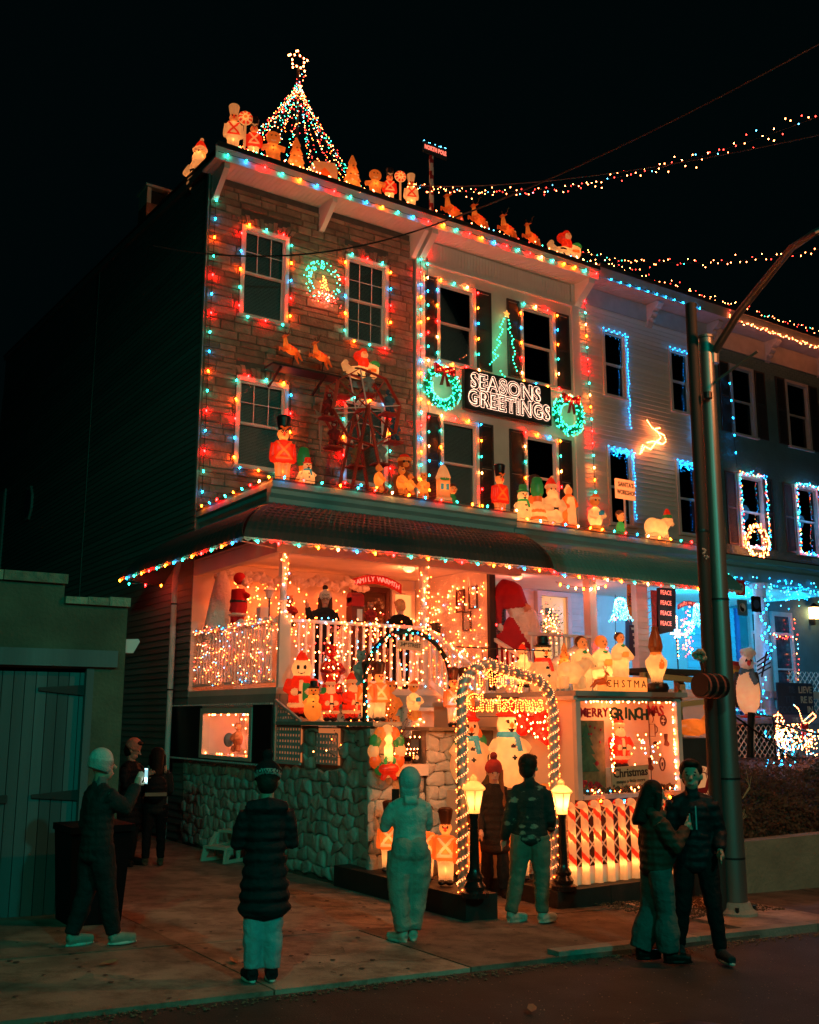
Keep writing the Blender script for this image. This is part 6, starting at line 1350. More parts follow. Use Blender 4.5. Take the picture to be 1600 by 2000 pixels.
# ================================================================ MOULDED FIGURES
def prim_mb(prims):
 mb = MB(); own = []
 for i, p in enumerate(prims):
  n0 = len(mb.f); k = p[2]
  if k == 'e': mb.ell(p[3], p[4], 14, 10, p[5] if len(p) > 5 else None)
  elif k == 't':
   pts = [Vector(q) for q in p[3]]; rs = p[4] if isinstance(p[4], (list, tuple)) else [p[4]] * len(pts); P2 = []; R2 = []
   for a, b, ra, rb in zip(pts[:-1], pts[1:], rs[:-1], rs[1:]):
    m_ = max(2, int((b - a).length / .06))
    for j in range(m_): P2.append(a.lerp(b, j / m_)); R2.append(ra + (rb - ra) * j / m_)
   P2.append(pts[-1]); R2.append(rs[-1]); mb.tube(P2, R2, 12)
  elif k == 'b': mb.obox(p[3], p[4], p[5] if len(p) > 5 else None)
  elif k == 'l': mb.lathe(p[3], p[4], 16, *(p[5] if len(p) > 5 else (1, 1)))
  own += [i] * (len(mb.f) - n0)
 return mb, own
def remesh(mb, voxel, smooth=3):
 me = bpy.data.meshes.new('tmp'); me.from_pydata(mb.v, [], mb.f); bm = bmesh.new(); bm.from_mesh(me); bmesh.ops.recalc_face_normals(bm, faces=bm.faces); bm.to_mesh(me); bm.free()
 o = bpy.data.objects.new('tmp', me); col.objects.link(o); m_ = o.modifiers.new('r', 'REMESH'); m_.mode = 'VOXEL'; m_.voxel_size = voxel
 if smooth: s_ = o.modifiers.new('s', 'SMOOTH'); s_.iterations = smooth; s_.factor = .5
 dg_ = bpy.context.evaluated_depsgraph_get(); dg_.update(); out = bpy.data.meshes.new_from_object(o.evaluated_get(dg_)); bpy.data.objects.remove(o); bpy.data.meshes.remove(me); return out
FIG = {}
def split_fig(key, prims, voxel, smooth=2):
 """one moulded skin, cut into named parts with the colour of the nearest shape"""
 if key in FIG: return FIG[key]
 mb, own = prim_mb(prims); me = remesh(mb, voxel, smooth); tree = BVHTree.FromPolygons([Vector(v) for v in mb.v], mb.f)
 parts = {}
 PAIR = {'arms': ('arm', 0), 'legs': ('leg', 0), 'boots': ('boot', 0), 'trousers': ('trouser_leg', 0), 'ears': ('ear', 0), 'ear': ('ear', 0), 'mittens': ('mitten', 0), 'shoes': ('shoe', 0), 'sleeves': ('sleeve', 0), 'front_leg': ('front_leg', 1), 'hind_leg': ('hind_leg', 1)}
 for f in me.polygons:
  h = tree.find_nearest(f.center); i = own[h[2]] if h[2] is not None else 0; nn = prims[i][0]
  if nn in PAIR and key != 'lying_deer': nn = (PAIR[nn][0], f.center[PAIR[nn][1]] > 0)
  parts.setdefault(nn, []).append((list(f.vertices), prims[i][1]))
 res = []
 for nm_, fl_ in parts.items():
  if isinstance(nm_, tuple): nm_ = nm_[0]
  mats = []; vm = {}; vs = []; fs = []; mi = []
  for vv, mt in fl_:
   if mt not in mats: mats.append(mt)
   q = []
   for v in vv:
    if v not in vm: vm[v] = len(vs); vs.append(me.vertices[v].co.copy())
    q.append(vm[v])
   fs.append(q); mi.append(mats.index(mt))
  m2 = bpy.data.meshes.new(nm_); m2.from_pydata(vs, [], fs)
  for mt in mats: m2.materials.append(mt)
  m2.polygons.foreach_set('material_index', mi); m2.polygons.foreach_set('use_smooth', [True] * len(fs)); m2.update(); res.append((nm_, m2))
 bpy.data.meshes.remove(me); FIG[key] = res; return res
def place(key, label, cat, loc, rotz=0, s=1., lights=(), group=None, tilt=None, name=None):
 t = thing(name or key.split('.')[0], label, cat, loc, rotz, group, s)
 if tilt: t.rotation_euler = (tilt[0], tilt[1], rotz)
 for nm_, me in FIG[key]:
  o = link(nm_, me, t, loc=(0, 0, 0))
  if nm_ == 'baubles': stuff(o)
 for (p, e) in lights: inner(p, e, t, .03 / s)
 return t
W, Rr, O, Yl, S, G, Bl, K, Br, Tn, Hb = sh_w, sh_r, sh_o, sh_y, sh_s, sh_g, sh_b, sh_k, sh_br, sh_t, sh_hat
eyes = lambda y, z, dx, r=.012: [('face', K, 'e', (-dx, y, z), (r, r, r * 1.3)), ('face', K, 'e', (dx, y, z), (r, r, r * 1.3))]
def soldier(hat, coat, legs, cross, plume=False):
 p = [('hat', hat, 'l', [(.07, .80), (.085, .86), (.10, .95), (.105, .995), (.06, 1.02)], (0, 0, 0)), ('face', S, 'e', (0, 0, .745), (.088, .08, .085)), ('face', S, 't', [(0, 0, .62), (0, 0, .70)], .05),
         ('coat', coat, 'b', (0, 0, .50), (.23, .15, .28)), ('coat', coat, 'b', (0, 0, .36), (.25, .17, .06)), ('arms', coat, 't', [(-.14, 0, .61), (-.16, 0, .42), (-.15, -.02, .33)], .036), ('arms', coat, 't', [(.14, 0, .61), (.16, 0, .42), (.15, -.02, .33)], .036),
         ('trousers', legs, 't', [(-.055, 0, .38), (-.05, 0, .06)], [.065, .05]), ('trousers', legs, 't', [(.055, 0, .38), (.05, 0, .06)], [.065, .05]), ('boots', K, 'e', (-.055, -.03, .035), (.055, .085, .035)), ('boots', K, 'e', (.055, -.03, .035), (.055, .085, .035)),
         ('straps', cross, 't', [(-.10, -.078, .62), (.10, -.078, .40)], .014), ('straps', cross, 't', [(.10, -.078, .62), (-.10, -.078, .40)], .014), ('straps', cross, 't', [(-.12, -.085, .385), (.12, -.085, .385)], .014),
         ('face', Rr, 'e', (0, -.078, .715), (.022, .01, .008)), ('face', Rr, 'e', (0, -.086, .742), (.012, .012, .012))] + eyes(-.076, .765, .032)
 if plume: p.append(('hat', cross, 't', [(-.07, -.08, .84), (.0, -.1, .80), (.07, -.08, .84)], .010))
 return p
split_fig('toy_soldier', soldier(Hb, shell('shell_orange_pale', (.92, .34, .10)), W, W), .017); split_fig('toy_soldier.red', soldier(K, Rr, S, O, True), .017); split_fig('toy_soldier.pale', soldier(W, W, W, Rr), .017); split_fig('toy_soldier.dim', soldier(K, Rr, W, W, True), .017)
santa = [('hat', Rr, 'l', [(.11, .80), (.10, .86), (.06, .94), (.02, .985)], (0, .01, 0)), ('hat', W, 'l', [(.10, .775), (.125, .79), (.125, .82), (.10, .835)], (0, 0, 0)), ('hat', W, 'e', (.03, 0, .99), .035), ('head', S, 'e', (0, 0, .72), (.10, .095, .10)),
         ('beard', W, 'e', (0, -.055, .645), (.105, .075, .11)), ('coat', Rr, 'e', (0, 0, .40), (.20, .17, .25)), ('coat', Rr, 'l', [(.15, .12), (.19, .2), (.2, .4), (.13, .6)], (0, 0, 0), (1, .85)), ('coat', W, 'l', [(.20, .16), (.215, .18), (.21, .21), (.19, .22)], (0, 0, 0), (1, .85)), ('coat', W, 't', [(0, -.165, .24), (0, -.165, .55)], .024),
         ('belt', K, 'l', [(.195, .345), (.21, .35), (.21, .385), (.195, .39)], (0, 0, 0), (1, .87)), ('arms', Rr, 't', [(-.17, 0, .56), (-.22, -.06, .42), (-.12, -.16, .38)], [.06, .06, .05]), ('arms', Rr, 't', [(.17, 0, .56), (.22, -.06, .42), (.12, -.16, .38)], [.06, .06, .05]), ('mittens', W, 'e', (-.10, -.18, .38), .05), ('mittens', W, 'e', (.10, -.18, .38), .05),
         ('legs', Rr, 't', [(-.08, 0, .2), (-.08, 0, .06)], .075), ('legs', Rr, 't', [(.08, 0, .2), (.08, 0, .06)], .075), ('boots', K, 'e', (-.08, -.03, .04), (.075, .11, .045)), ('boots', K, 'e', (.08, -.03, .04), (.075, .11, .045)), ('head', O, 'e', (0, -.10, .715), .018)] + eyes(-.088, .745, .036)
split_fig('santa_figure', santa, .019)
split_fig('santa_figure.white', [(a, (W if m in (Rr,) and a in ('coat', 'arms', 'legs') else m), *r) for a, m, *r in santa], .019)
split_fig('woman_figure', [('hair', W, 'e', (0, .02, .87), (.09, .09, .09)), ('bun', W, 'e', (0, .03, .965), .045), ('face', S, 'e', (0, -.02, .855), (.075, .075, .085)), ('dress', O, 'l', [(.17, .06), (.16, .2), (.13, .45), (.10, .62), (.12, .72), (.05, .78)], (0, 0, 0)), ('apron', W, 't', [(0, -.09, .70), (0, -.10, .45), (0, -.11, .14)], [.07, .09, .10]), ('arms', O, 't', [(-.11, 0, .70), (-.16, -.04, .55), (-.05, -.13, .5)], .04), ('arms', O, 't', [(.11, 0, .70), (.16, -.04, .55), (.05, -.13, .5)], .04), ('muff', W, 'e', (0, -.14, .5), (.06, .05, .05)), ('shoes', Br, 'e', (-.05, -.08, .03), (.05, .08, .03)), ('shoes', Br, 'e', (.05, -.08, .03), (.05, .08, .03))] + eyes(-.09, .87, .028, .010), .018)
def snowman(hatm, scarf, body=W, face=W): return [('hat', hatm, 'l', [(.15, .80), (.15, .82), (.09, .83), (.095, .93), (.085, .97)], (0, 0, 0)), ('head', face, 'e', (0, 0, .70), (.135, .125, .13)), ('body', body, 'e', (0, 0, .28), (.24, .21, .28)), ('body', body, 'e', (0, 0, .47), (.17, .15, .14)), ('scarf', scarf, 'l', [(.11, .555), (.135, .57), (.135, .60), (.11, .615)], (0, 0, 0)), ('scarf', scarf, 't', [(.06, -.12, .58), (.08, -.17, .42)], .03),
         ('nose', O, 't', [(0, -.11, .70), (0, -.19, .69)], [.025, .008]), ('arms', body, 't', [(-.15, 0, .52), (-.24, -.08, .42)], .045), ('arms', body, 't', [(.15, 0, .52), (.24, -.08, .42)], .045), ('buttons', K, 'e', (0, -.16, .46), .018), ('buttons', K, 'e', (0, -.205, .34), .018), ('face', K, 't', [(-.05, -.12, .655), (0, -.128, .64), (.05, -.12, .655)], .008)] + [('face', *q[1:]) for q in eyes(-.118, .735, .045, .015)]
split_fig('snowman_figure', snowman(K, Rr), .019); split_fig('snowman_figure.green', snowman(G, G), .019); split_fig('snowman_figure.blue', snowman(Rr, Bl), .019); split_fig('snowman_figure.coat', [(a_, m_, *r_) for a_, m_, *r_ in santa if a_ not in ('head', 'beard')] + [('head', W, 'e', (0, 0, .72), (.155, .145, .15)), ('stocking', G, 'b', (.10, -.17, .38), (.12, .08, .24))] + [('face', K, 'e', (-.05, -.135, .74), (.022, .02, .03)), ('face', K, 'e', (.05, -.135, .74), (.022, .02, .03)), ('face', K, 't', [(-.06, -.135, .66), (0, -.145, .645), (.06, -.135, .66)], .007)], .019); split_fig('snowman_figure.amber', snowman(K, Yl, Yl, Yl), .019)
split_fig('gingerbread_figure', [('head', Tn, 'e', (0, 0, .72), (.17, .07, .17)), ('body', Tn, 'e', (0, 0, .40), (.17, .07, .22)), ('arms', Tn, 't', [(-.1, 0, .5), (-.27, 0, .46)], .065), ('arms', Tn, 't', [(.1, 0, .5), (.27, 0, .46)], .065), ('legs', Tn, 't', [(-.08, 0, .3), (-.12, 0, .06)], .075), ('legs', Tn, 't', [(.08, 0, .3), (.12, 0, .06)], .075), ('icing', W, 't', [(-.05, -.068, .64), (0, -.07, .62), (.05, -.068, .64)], .008), ('buttons', Br, 'e', (0, -.07, .5), .02), ('buttons', Br, 'e', (0, -.07, .4), .02)] + eyes(-.066, .76, .05, .016), .017)
tp = [('tree', Tn, 'l', [(.03, 0), (.28, .04), (.27, .10), (.16, .30), (.21, .32), (.12, .52), (.16, .54), (.08, .73), (.11, .75), (.02, .98)], (0, 0, 0), (1, .55))]
for k in range(14): a = R(200 + 140 * random.random()); z = random.uniform(.12, .8); r_ = .22 * (1 - z) + .03; tp.append(('baubles', random.choice((Rr, Br, W)), 'e', (r_ * math.cos(a) * 1.1, r_ * math.sin(a) * .62, z), .022))
split_fig('tree_figure', tp, .017)
split_fig('lollipop_figure', [('stick', W, 't', [(0, 0, 0), (0, 0, .72)], .028), ('disc', W, 'e', (0, 0, .85), (.15, .06, .15)), ('centre', O, 'e', (0, -.05, .85), (.035, .025, .035))] + [('disc', Rr, 't', [(.04 * math.cos(R(a)), -.045, .85 + .04 * math.sin(R(a))), (.135 * math.cos(R(a + 16)), -.03, .85 + .135 * math.sin(R(a + 16)))], [.010, .024]) for a in range(0, 360, 40)], .014, 1)
def deer(m, mp): return [('body', m, 'e', (0, 0, 0), (.24, .11, .12)), ('body', m, 'e', (-.12, 0, .03), (.13, .105, .12)), ('neck', mp, 't', [(-.20, 0, .05), (-.27, 0, .26)], [.085, .05]), ('head', m, 't', [(-.25, 0, .31), (-.29, 0, .31), (-.36, 0, .25)], [.055, .06, .032]), ('head', Br, 'e', (-.385, 0, .24), .022), ('ears', m, 't', [(-.24, -.04, .35), (-.20, -.09, .38)], [.022, .01]), ('ears', m, 't', [(-.24, .04, .35), (-.20, .09, .38)], [.022, .01]),
 ('front_leg', m, 't', [(-.17, -.05, -.05), (-.32, -.06, -.08), (-.27, -.06, -.17)], [.05, .032, .022]), ('front_leg', m, 't', [(-.17, .05, -.05), (-.36, .06, -.03), (-.34, .06, -.13)], [.05, .032, .022]), ('hind_leg', m, 't', [(.16, -.05, -.02), (.27, -.06, -.12), (.36, -.06, -.20)], [.065, .035, .022]), ('hind_leg', m, 't', [(.16, .05, -.02), (.24, .06, -.15), (.33, .06, -.25)], [.065, .035, .022]), ('tail', W, 'e', (.24, 0, .08), (.04, .03, .05)),
 ('harness', Rr, 't', [(-.08, -.11, .08), (-.06, -.122, -.05)], .012), ('harness', Rr, 't', [(-.08, -.11, .08), (.12, -.12, .05)], .009)]
deer_b = shell('deer_brown', (.75, .22, .06)); split_fig('reindeer_figure', deer(deer_b, sh_t), .015)
def antlers(t, m=None):
 for s_ in (-1, 1):
  mb = MB(); mb.tube([(-.25, s_ * .03, .36), (-.22, s_ * .09, .46), (-.24, s_ * .14, .58)], [.012, .010, .006], 5).tube([(-.22, s_ * .09, .46), (-.28, s_ * .12, .52)], [.009, .005], 5).tube([(-.235, s_ * .12, .53), (-.19, s_ * .15, .58)], [.008, .005], 5)
  obj('antler', mb, m or mat('antler', (.16, .07, .03), .6, .2, 8, 0), t, world=False, smooth=60)
bp_ = [('ear', Tn, 'e', (-.075, 0, .88), (.04, .025, .04)), ('ear', Tn, 'e', (.075, 0, .88), (.04, .025, .04)), ('head', Tn, 'e', (0, 0, .78), (.115, .11, .11)), ('muzzle', Yl, 'e', (0, -.10, .75), (.05, .05, .04)), ('muzzle', K, 'e', (0, -.15, .76), .014), ('body', Tn, 'e', (0, 0, .42), (.18, .16, .24)), ('arms', Tn, 't', [(-.14, -.02, .56), (-.19, -.10, .44), (-.06, -.18, .40)], .05), ('arms', Tn, 't', [(.14, -.02, .56), (.19, -.10, .44), (.06, -.18, .40)], .05), ('legs', Tn, 't', [(-.1, -.05, .2), (-.11, -.1, .05)], .08), ('legs', Tn, 't', [(.1, -.05, .2), (.11, -.1, .05)], .08)] + eyes(-.10, .80, .045, .013)
split_fig('bear_figure', bp_, .018)
split_fig('bear_figure.hat', [('hat', O, 'l', [(.11, .84), (.09, .92), (.03, .97)], (.02, 0, 0)), ('hat', W, 'l', [(.10, .82), (.13, .83), (.13, .86), (.10, .87)], (.01, 0, 0))] + [(a, (W if a in ('body', 'arms') and m is Tn else m), *r) for a, m, *r in bp_] + [('gift', Bl, 'b', (.05, -.2, .5), (.10, .07, .10)), ('legs', Yl, 'e', (0, 0, .12), (.17, .14, .14))], .018)
split_fig('teddy_large', [(a, {Tn: Br, Yl: Tn}.get(m, m), *r) for a, m, *r in bp_ if a not in ('legs',)] + [('body', Br, 'e', (0, 0, .18), (.22, .2, .2)), ('hat', Rr, 'l', [(.12, .85), (.08, .93), (.02, .96)], (0, 0, 0)), ('hat', Tn, 'l', [(.11, .83), (.13, .84), (.13, .87), (.11, .88)], (0, 0, 0))], .019)
def choir(hair, m=W): return [('hair', hair, 'e', (0, .02, .83), (.105, .105, .10)), ('face', S, 'e', (0, -.035, .80), (.085, .085, .095)), ('face', Br, 'e', (0, -.12, .77), (.015, .01, .018)), ('robe', m, 'l', [(.16, .02), (.17, .3), (.19, .5), (.15, .62), (.06, .70)], (0, 0, 0), (1, .9)), ('sleeves', m, 't', [(-.14, 0, .58), (-.19, -.1, .42), (-.08, -.17, .44)], [.05, .065, .05]), ('sleeves', m, 't', [(.14, 0, .58), (.19, -.1, .42), (.08, -.17, .44)], [.05, .065, .05]), ('hands', S, 'e', (0, -.19, .46), (.08, .04, .04)), ('book', Yl, 'b', (0, -.22, .48), (.14, .03, .10)), ('bow_tie', G, 'e', (0, -.13, .66), (.05, .02, .025))] + eyes(-.118, .82, .03, .010)
split_fig('choir_figure', choir(Hb), .018); split_fig('choir_figure.fair', choir(sh_t), .018)
split_fig('polar_bear_figure', [('body', W, 'e', (0, 0, .33), (.27, .17, .20)), ('body', W, 'e', (-.12, 0, .36), (.17, .16, .18)), ('neck', W, 't', [(.18, 0, .42), (.30, 0, .50)], [.14, .11]), ('head', W, 'e', (.33, 0, .52), (.11, .10, .10)), ('muzzle', W, 't', [(.36, 0, .50), (.47, 0, .46)], [.07, .045]), ('muzzle', K, 'e', (.50, 0, .465), .025), ('leg', W, 't', [(-.2, -.09, .25), (-.2, -.09, .04)], .075), ('leg', W, 't', [(.16, -.09, .25), (.16, -.09, .04)], .07), ('leg', W, 't', [(-.2, .09, .25), (-.2, .09, .04)], .075), ('leg', W, 't', [(.16, .09, .25), (.16, .09, .04)], .07), ('ears', W, 'e', (.27, -.06, .61), .03), ('ears', W, 'e', (.27, .06, .61), .03), ('head', K, 'e', (.40, -.07, .55), .013)], .019)
split_fig('polar_bear_figure.hat', [('hat', Rr, 'l', [(.09, .60), (.07, .72), (.03, .80)], (.30, 0, 0)), ('hat', G, 'l', [(.09, .59), (.105, .60), (.105, .64), (.09, .65)], (.30, 0, 0))] + [('body', W, 'e', (0, 0, .33), (.27, .17, .22)), ('body', W, 'e', (-.12, 0, .36), (.19, .16, .21)), ('neck', W, 't', [(.18, 0, .42), (.30, 0, .50)], [.14, .11]), ('head', W, 'e', (.33, 0, .52), (.11, .10, .10)), ('muzzle', W, 't', [(.36, 0, .50), (.46, 0, .45)], [.07, .045]), ('muzzle', K, 'e', (.49, 0, .455), .02), ('leg', W, 'l', [(.2, 0), (.19, .2)], (-.1, 0, 0), (1, .8)), ('leg', W, 't', [(.18, 0, .3), (.24, 0, .04)], .09), ('head', K, 'e', (.38, -.08, .54), .013)], .019)
split_fig('lantern_figure', [('hat', G, 'l', [(.12, .86), (.10, .98), (.09, 1.0)], (0, 0, 0)), ('bell', Rr, 'e', (0, -.06, .72), (.075, .06, .13)), ('body', G, 'l', [(.09, .60), (.13, .68), (.13, .86)], (0, 0, 0)), ('body', O, 'l', [(.09, .5), (.10, .6)], (0, 0, 0)), ('skirt', W, 'l', [(.20, 0), (.18, .15), (.15, .35), (.09, .48)], (0, 0, 0)), ('stripes', O, 'l', [(.17, .27), (.175, .29), (.16, .32)], (0, 0, 0)), ('stripes', O, 'l', [(.195, .12), (.2, .14), (.185, .17)], (0, 0, 0))], .018)
split_fig('cottage_figure', [('roof', W, 'l', [(.13, .62), (.17, .66), (.10, .85), (.04, .95)], (0, 0, 0)), ('wall', S, 'b', (0, 0, .42), (.26, .2, .40)), ('window_print', Bl, 'b', (-.06, -.1, .45), (.06, .03, .12)), ('window_print', Bl, 'b', (.06, -.1, .45), (.06, .03, .12)), ('wreath_print', G, 'e', (0, -.11, .62), (.10, .03, .03)), ('base', W, 'b', (0, 0, .17), (.32, .24, .08)), ('base', Rr, 'b', (0, 0, .10), (.34, .26, .06)), ('base', W, 'b', (0, 0, .03), (.34, .26, .06))], .017)
split_fig('elf_figure', [('hair', Hb, 'e', (0, .02, .80), (.17, .14, .15)), ('face', S, 'e', (0, -.03, .72), (.15, .13, .16)), ('ears', S, 't', [(-.14, 0, .72), (-.24, .02, .80)], [.03, .01]), ('ears', S, 't', [(.14, 0, .72), (.24, .02, .80)], [.03, .01]), ('nose', O, 'e', (0, -.16, .70), .03), ('smile', Rr, 't', [(-.05, -.145, .64), (0, -.155, .625), (.05, -.145, .64)], .01), ('tunic', G, 'e', (0, 0, .34), (.16, .14, .24)), ('legs', G, 'l', [(.16, 0), (.14, .2)], (0, 0, 0))] + eyes(-.14, .76, .05, .018), .019)
split_fig('vase_figure', [('top', Br, 'l', [(.08, .62), (.12, .72), (.10, .85), (.05, 1.0), (.06, 1.05)], (0, 0, 0)), ('collar', Tn, 'l', [(.07, .58), (.10, .60), (.09, .64)], (0, 0, 0)), ('body', W, 'l', [(.09, .16), (.10, .25), (.17, .42), (.18, .5), (.09, .6)], (0, 0, 0)), ('base', K, 'l', [(.16, 0), (.19, .06), (.16, .15)], (0, 0, 0)), ('print', O, 'e', (0, -.13, .45), (.07, .05, .09))], .018)
sl = [('sleigh', W, 'e', (0, 0, .16), (.42, .17, .17)), ('sleigh', W, 'e', (.30, 0, .26), (.17, .17, .22)), ('sleigh', W, 't', [(-.34, 0, .2), (-.44, 0, .34), (-.36, 0, .42)], [.12, .08, .06]), ('sack', Rr, 'e', (-.02, .04, .60), (.16, .14, .14)), ('santa_body', Rr, 'e', (.06, -.02, .42), (.14, .13, .18)), ('santa_body', W, 'e', (.06, -.10, .60), (.09, .07, .09)), ('santa_body', S, 'e', (.05, -.14, .64), .05), ('santa_body', Rr, 'e', (.06, -.02, .72), (.09, .09, .08)), ('gift', G, 'e', (.34, -.04, .40), (.14, .13, .10)), ('wreath_print', K, 'l', [(.08, 0), (.095, .02), (.08, .04)], (-.12, -.15, .2), (1, .3)), ('runner_print', K, 't', [(-.42, -.08, .06), (.0, -.15, .02), (.36, -.12, .05)], .014), ('runner_print', K, 't', [(-.15, -.17, .10), (-.05, -.15, .03)], .010), ('runner_print', K, 't', [(.05, -.17, .10), (.15, -.15, .03)], .010), ('name_print', O, 'b', (.24, -.165, .22), (.2, .03, .06))]
split_fig('sleigh_figure', sl, .017)
wc = []
for k in range(12):
 a = R(30 * k); wc.append(('wreath', [W, G, O, W, Tn, G, W, O, G, W, Yl, O][k], 'e', (.20 * math.cos(a), 0, .35 + .26 * math.sin(a)), (.085, .06, .095)))
wc += [('candle', W, 't', [(0, -.05, .22), (0, -.05, .42)], .06), ('flame', W, 't', [(0, -.06, .42), (0, -.06, .50), (0, -.06, .58)], [.03, .055, .01]), ('bow', Rr, 'e', (0, -.07, .12), (.15, .07, .07)), ('bow', Rr, 't', [(0, -.07, .12), (-.10, -.06, -.02)], .035), ('bow', Rr, 't', [(0, -.07, .12), (.10, -.06, -.02)], .035), ('leaf', G, 'e', (-.06, -.09, .23), (.03, .02, .05)), ('leaf', G, 'e', (.07, -.09, .23), (.03, .02, .05))]
split_fig('candle_wreath', wc, .017)
L1 = [((0, 0, .45), 1.6)]; L2 = [((0, 0, .3), 1.3), ((0, 0, .62), .7)]
def on(px, py, Y=None, X=None, z=None):
 q = at(px, py, Y=Y, X=X)
 if z is not None: q.z = z
 return q
# ---- roof figures (stand on the roof edge)
ZR = 13.21
RG = 'moulded figures on the stone-faced house roof'; fc = R(-20)
for key, px, py, s, lab, L in (('toy_soldier.pale', 455, 285, 1.08, 'pale-hatted lit toy soldier standing at the left end of the roof edge', L2), ('lollipop_figure', 477, 300, 1.05, 'red and white lit lollipop between two toy soldiers at the roof corner', [((0, .0, .85), .8)]), ('toy_soldier.dim', 495, 305, .95, 'black-hatted lit toy soldier beside the left roof lollipop', L2),
  ('gingerbread_figure', 533, 316, .92, 'larger glowing gingerbread man at the foot of the roof light tree', L1), ('tree_figure', 578, 332, .88, 'glowing cookie-coloured tree in front of the roof light tree', [((0, 0, .2), 2), ((0, 0, .5), .6)]), ('tree_figure', 688, 362, .92, 'glowing cookie-coloured tree right of the roof nativity panel', [((0, 0, .2), 2.4), ((0, 0, .5), .8)]),
  ('gingerbread_figure', 733, 378, .84, 'smaller glowing gingerbread man near the right roof lollipop', L1), ('toy_soldier.dim', 761, 385, .88, 'black-hatted lit toy soldier left of the right roof lollipop', L2), ('lollipop_figure', 782, 392, .92, 'red and white lit lollipop near the striped pole', [((0, 0, .85), .8)]), ('toy_soldier.pale', 803, 398, .92, 'pale-hatted lit toy soldier at the right end of the roof row', L2)):
 q = on(px, py, Y=17.55, z=ZR); place(key, lab, {'t': 'figure', 'l': 'lollipop', 'g': 'gingerbread man'}[key[0]] if 'tree' not in key else 'tree figure', q, fc, s, L, RG)
q = on(633, 345, Y=17.6, z=ZR); t = thing('nativity_panel', 'rounded pale panel with a glowing stable arch on the roof edge', 'panel', q, fc, RG)
pm = shell('panel_plastic', (.75, .5, .32)); obj('panel_body', MB().prism([(-.28, 0), (.28, 0), (.28, .42), (.22, .52), (-.22, .52), (-.28, .42)], -.05, .05), pm, t, world=False)
obj('stable', MB().prism([(-.12, .05), (-.12, .26), (0, .38), (.12, .26), (.12, .05)], -.075, -.051), sh_o, t, world=False); inner((0, -.14, .2), .5, t); inner((0, 0, .24), 1.4, t)
q = on(384, 356, X=7.3); place('santa_figure.white', 'white-bearded glowing Santa bust peering over the dark side roof', 'santa', (7.35, q.y, 13.22 - .3), R(-60), 1.3, [((0, 0, .4), 2), ((0, -.02, .7), 3)], tilt=(0, 0))
t = thing('north_pole_sign', 'red and white striped pole carrying a lit NORTH POLE sign on the roof', 'sign', on(843, 400, Y=17.6, z=ZR)); b_ = t.location
pts = [Vector((0, 0, .1 * k)) for k in range(17)]; mb = MB().tube(pts, .055, 12); mb.m = [1 if (len(f) == 4 and ((f[0] // 12) * .1 * 2.6 + (f[0] % 12) / 12) % 1 < .42) else 0 for f in mb.f]; obj('striped_pole', mb, [white, redm], t, world=False, smooth=60)
obj('pole_foot', MB().lathe([(.24, 0), (.2, .04), (.08, .06)], (0, 0, 0), 12), darkm, t, world=False)
obj('sign_board', MB().obox((.06, -.06, 1.72), (.66, .04, .27), (0, 0, 0)), mat('sign_dark', (.03, .05, .06), .6, .1, 4, 0), t, world=False)
text('lettering', 'NORTH POLE', .15, redlet, t, tuple(t.location + Vector((.06, -.086, 1.72))), ext=.003, sx=.66, offset=.003)
minis([(random.uniform(-.28, .40), -.08, 1.86 + random.uniform(-.01, .02)) for _ in range(14)], ['ice'], [1], .009, None).parent = t
for i, (px, py, s) in enumerate(((886, 392, .93), (937, 408, .88), (993, 424, .86), (1040, 440, .84))):
 q = on(px, py, Y=17.6); q.z = ZR + .38
 t = place('reindeer_figure', ['first lit flying reindeer, the leader next to the striped pole', 'second lit flying reindeer in the roof team', 'third lit flying reindeer in the roof team', 'fourth lit flying reindeer, directly ahead of the roof sleigh'][i], 'reindeer', q, R(6), s, [((-.05, 0, 0), 1.0)], 'flying reindeer on the roof', tilt=(0, R(12))); antlers(t)
 obj('leg_stand', MB().bar((.1, 0, -.08), (.1, 0, -.40), .02), darkm, t, world=False)
q = on(1103, 492, Y=17.5, z=ZR + .03); place('sleigh_figure', 'white lit toy sleigh with Santa and sack at the end of the roof team', 'sleigh', q, R(-8), .98, [((0, 0, .16), 3), ((.3, 0, .3), 2), ((.05, 0, .45), .5)])
# ---- small sleigh and reindeer on the shelf over the lower windows
shf = thing('wall_shelf', 'dark plank shelf on brackets above the lower windows of the stone front', 'shelf', (9.5, 17.6, 9)); q1 = at(515, 722, Y=17.5); q2 = at(650, 745, Y=17.5)
obj('plank', MB().box(8.4, 10.9, 17.35, 17.75, 8.93, 8.97), blk, shf)
for x in (8.6, 9.6, 10.6): obj('bracket', MB().bar((x, 17.4, 8.92), (x, 17.95, 8.66), .04), blk, shf)
for i, (px, py) in enumerate(((570, 685), (628, 706))):
 q = at(px, py, Y=17.4); q.z = 9.30 + .0 * i; t = place('reindeer_figure', ['orange lit reindeer leading on the wall shelf', 'orange lit reindeer following on the wall shelf, next to the small sleigh'][i], 'reindeer', q, R(6), .72, [((-.05, 0, 0), 1.2)], 'reindeer on the wall shelf', tilt=(0, R(10))); antlers(t); obj('leg_stand', MB().bar((.1, 0, -.08), (.1, 0, -.45), .02), darkm, t, world=False)
q = at(705, 715, Y=17.35); q.z = 8.98; place('sleigh_figure', 'small glowing Santa sleigh behind the top of the toy wheel', 'sleigh', q, R(-10), .85, [((0, 0, .16), 2.2), ((.3, 0, .3), 1.5), ((.05, 0, .5), .8)])
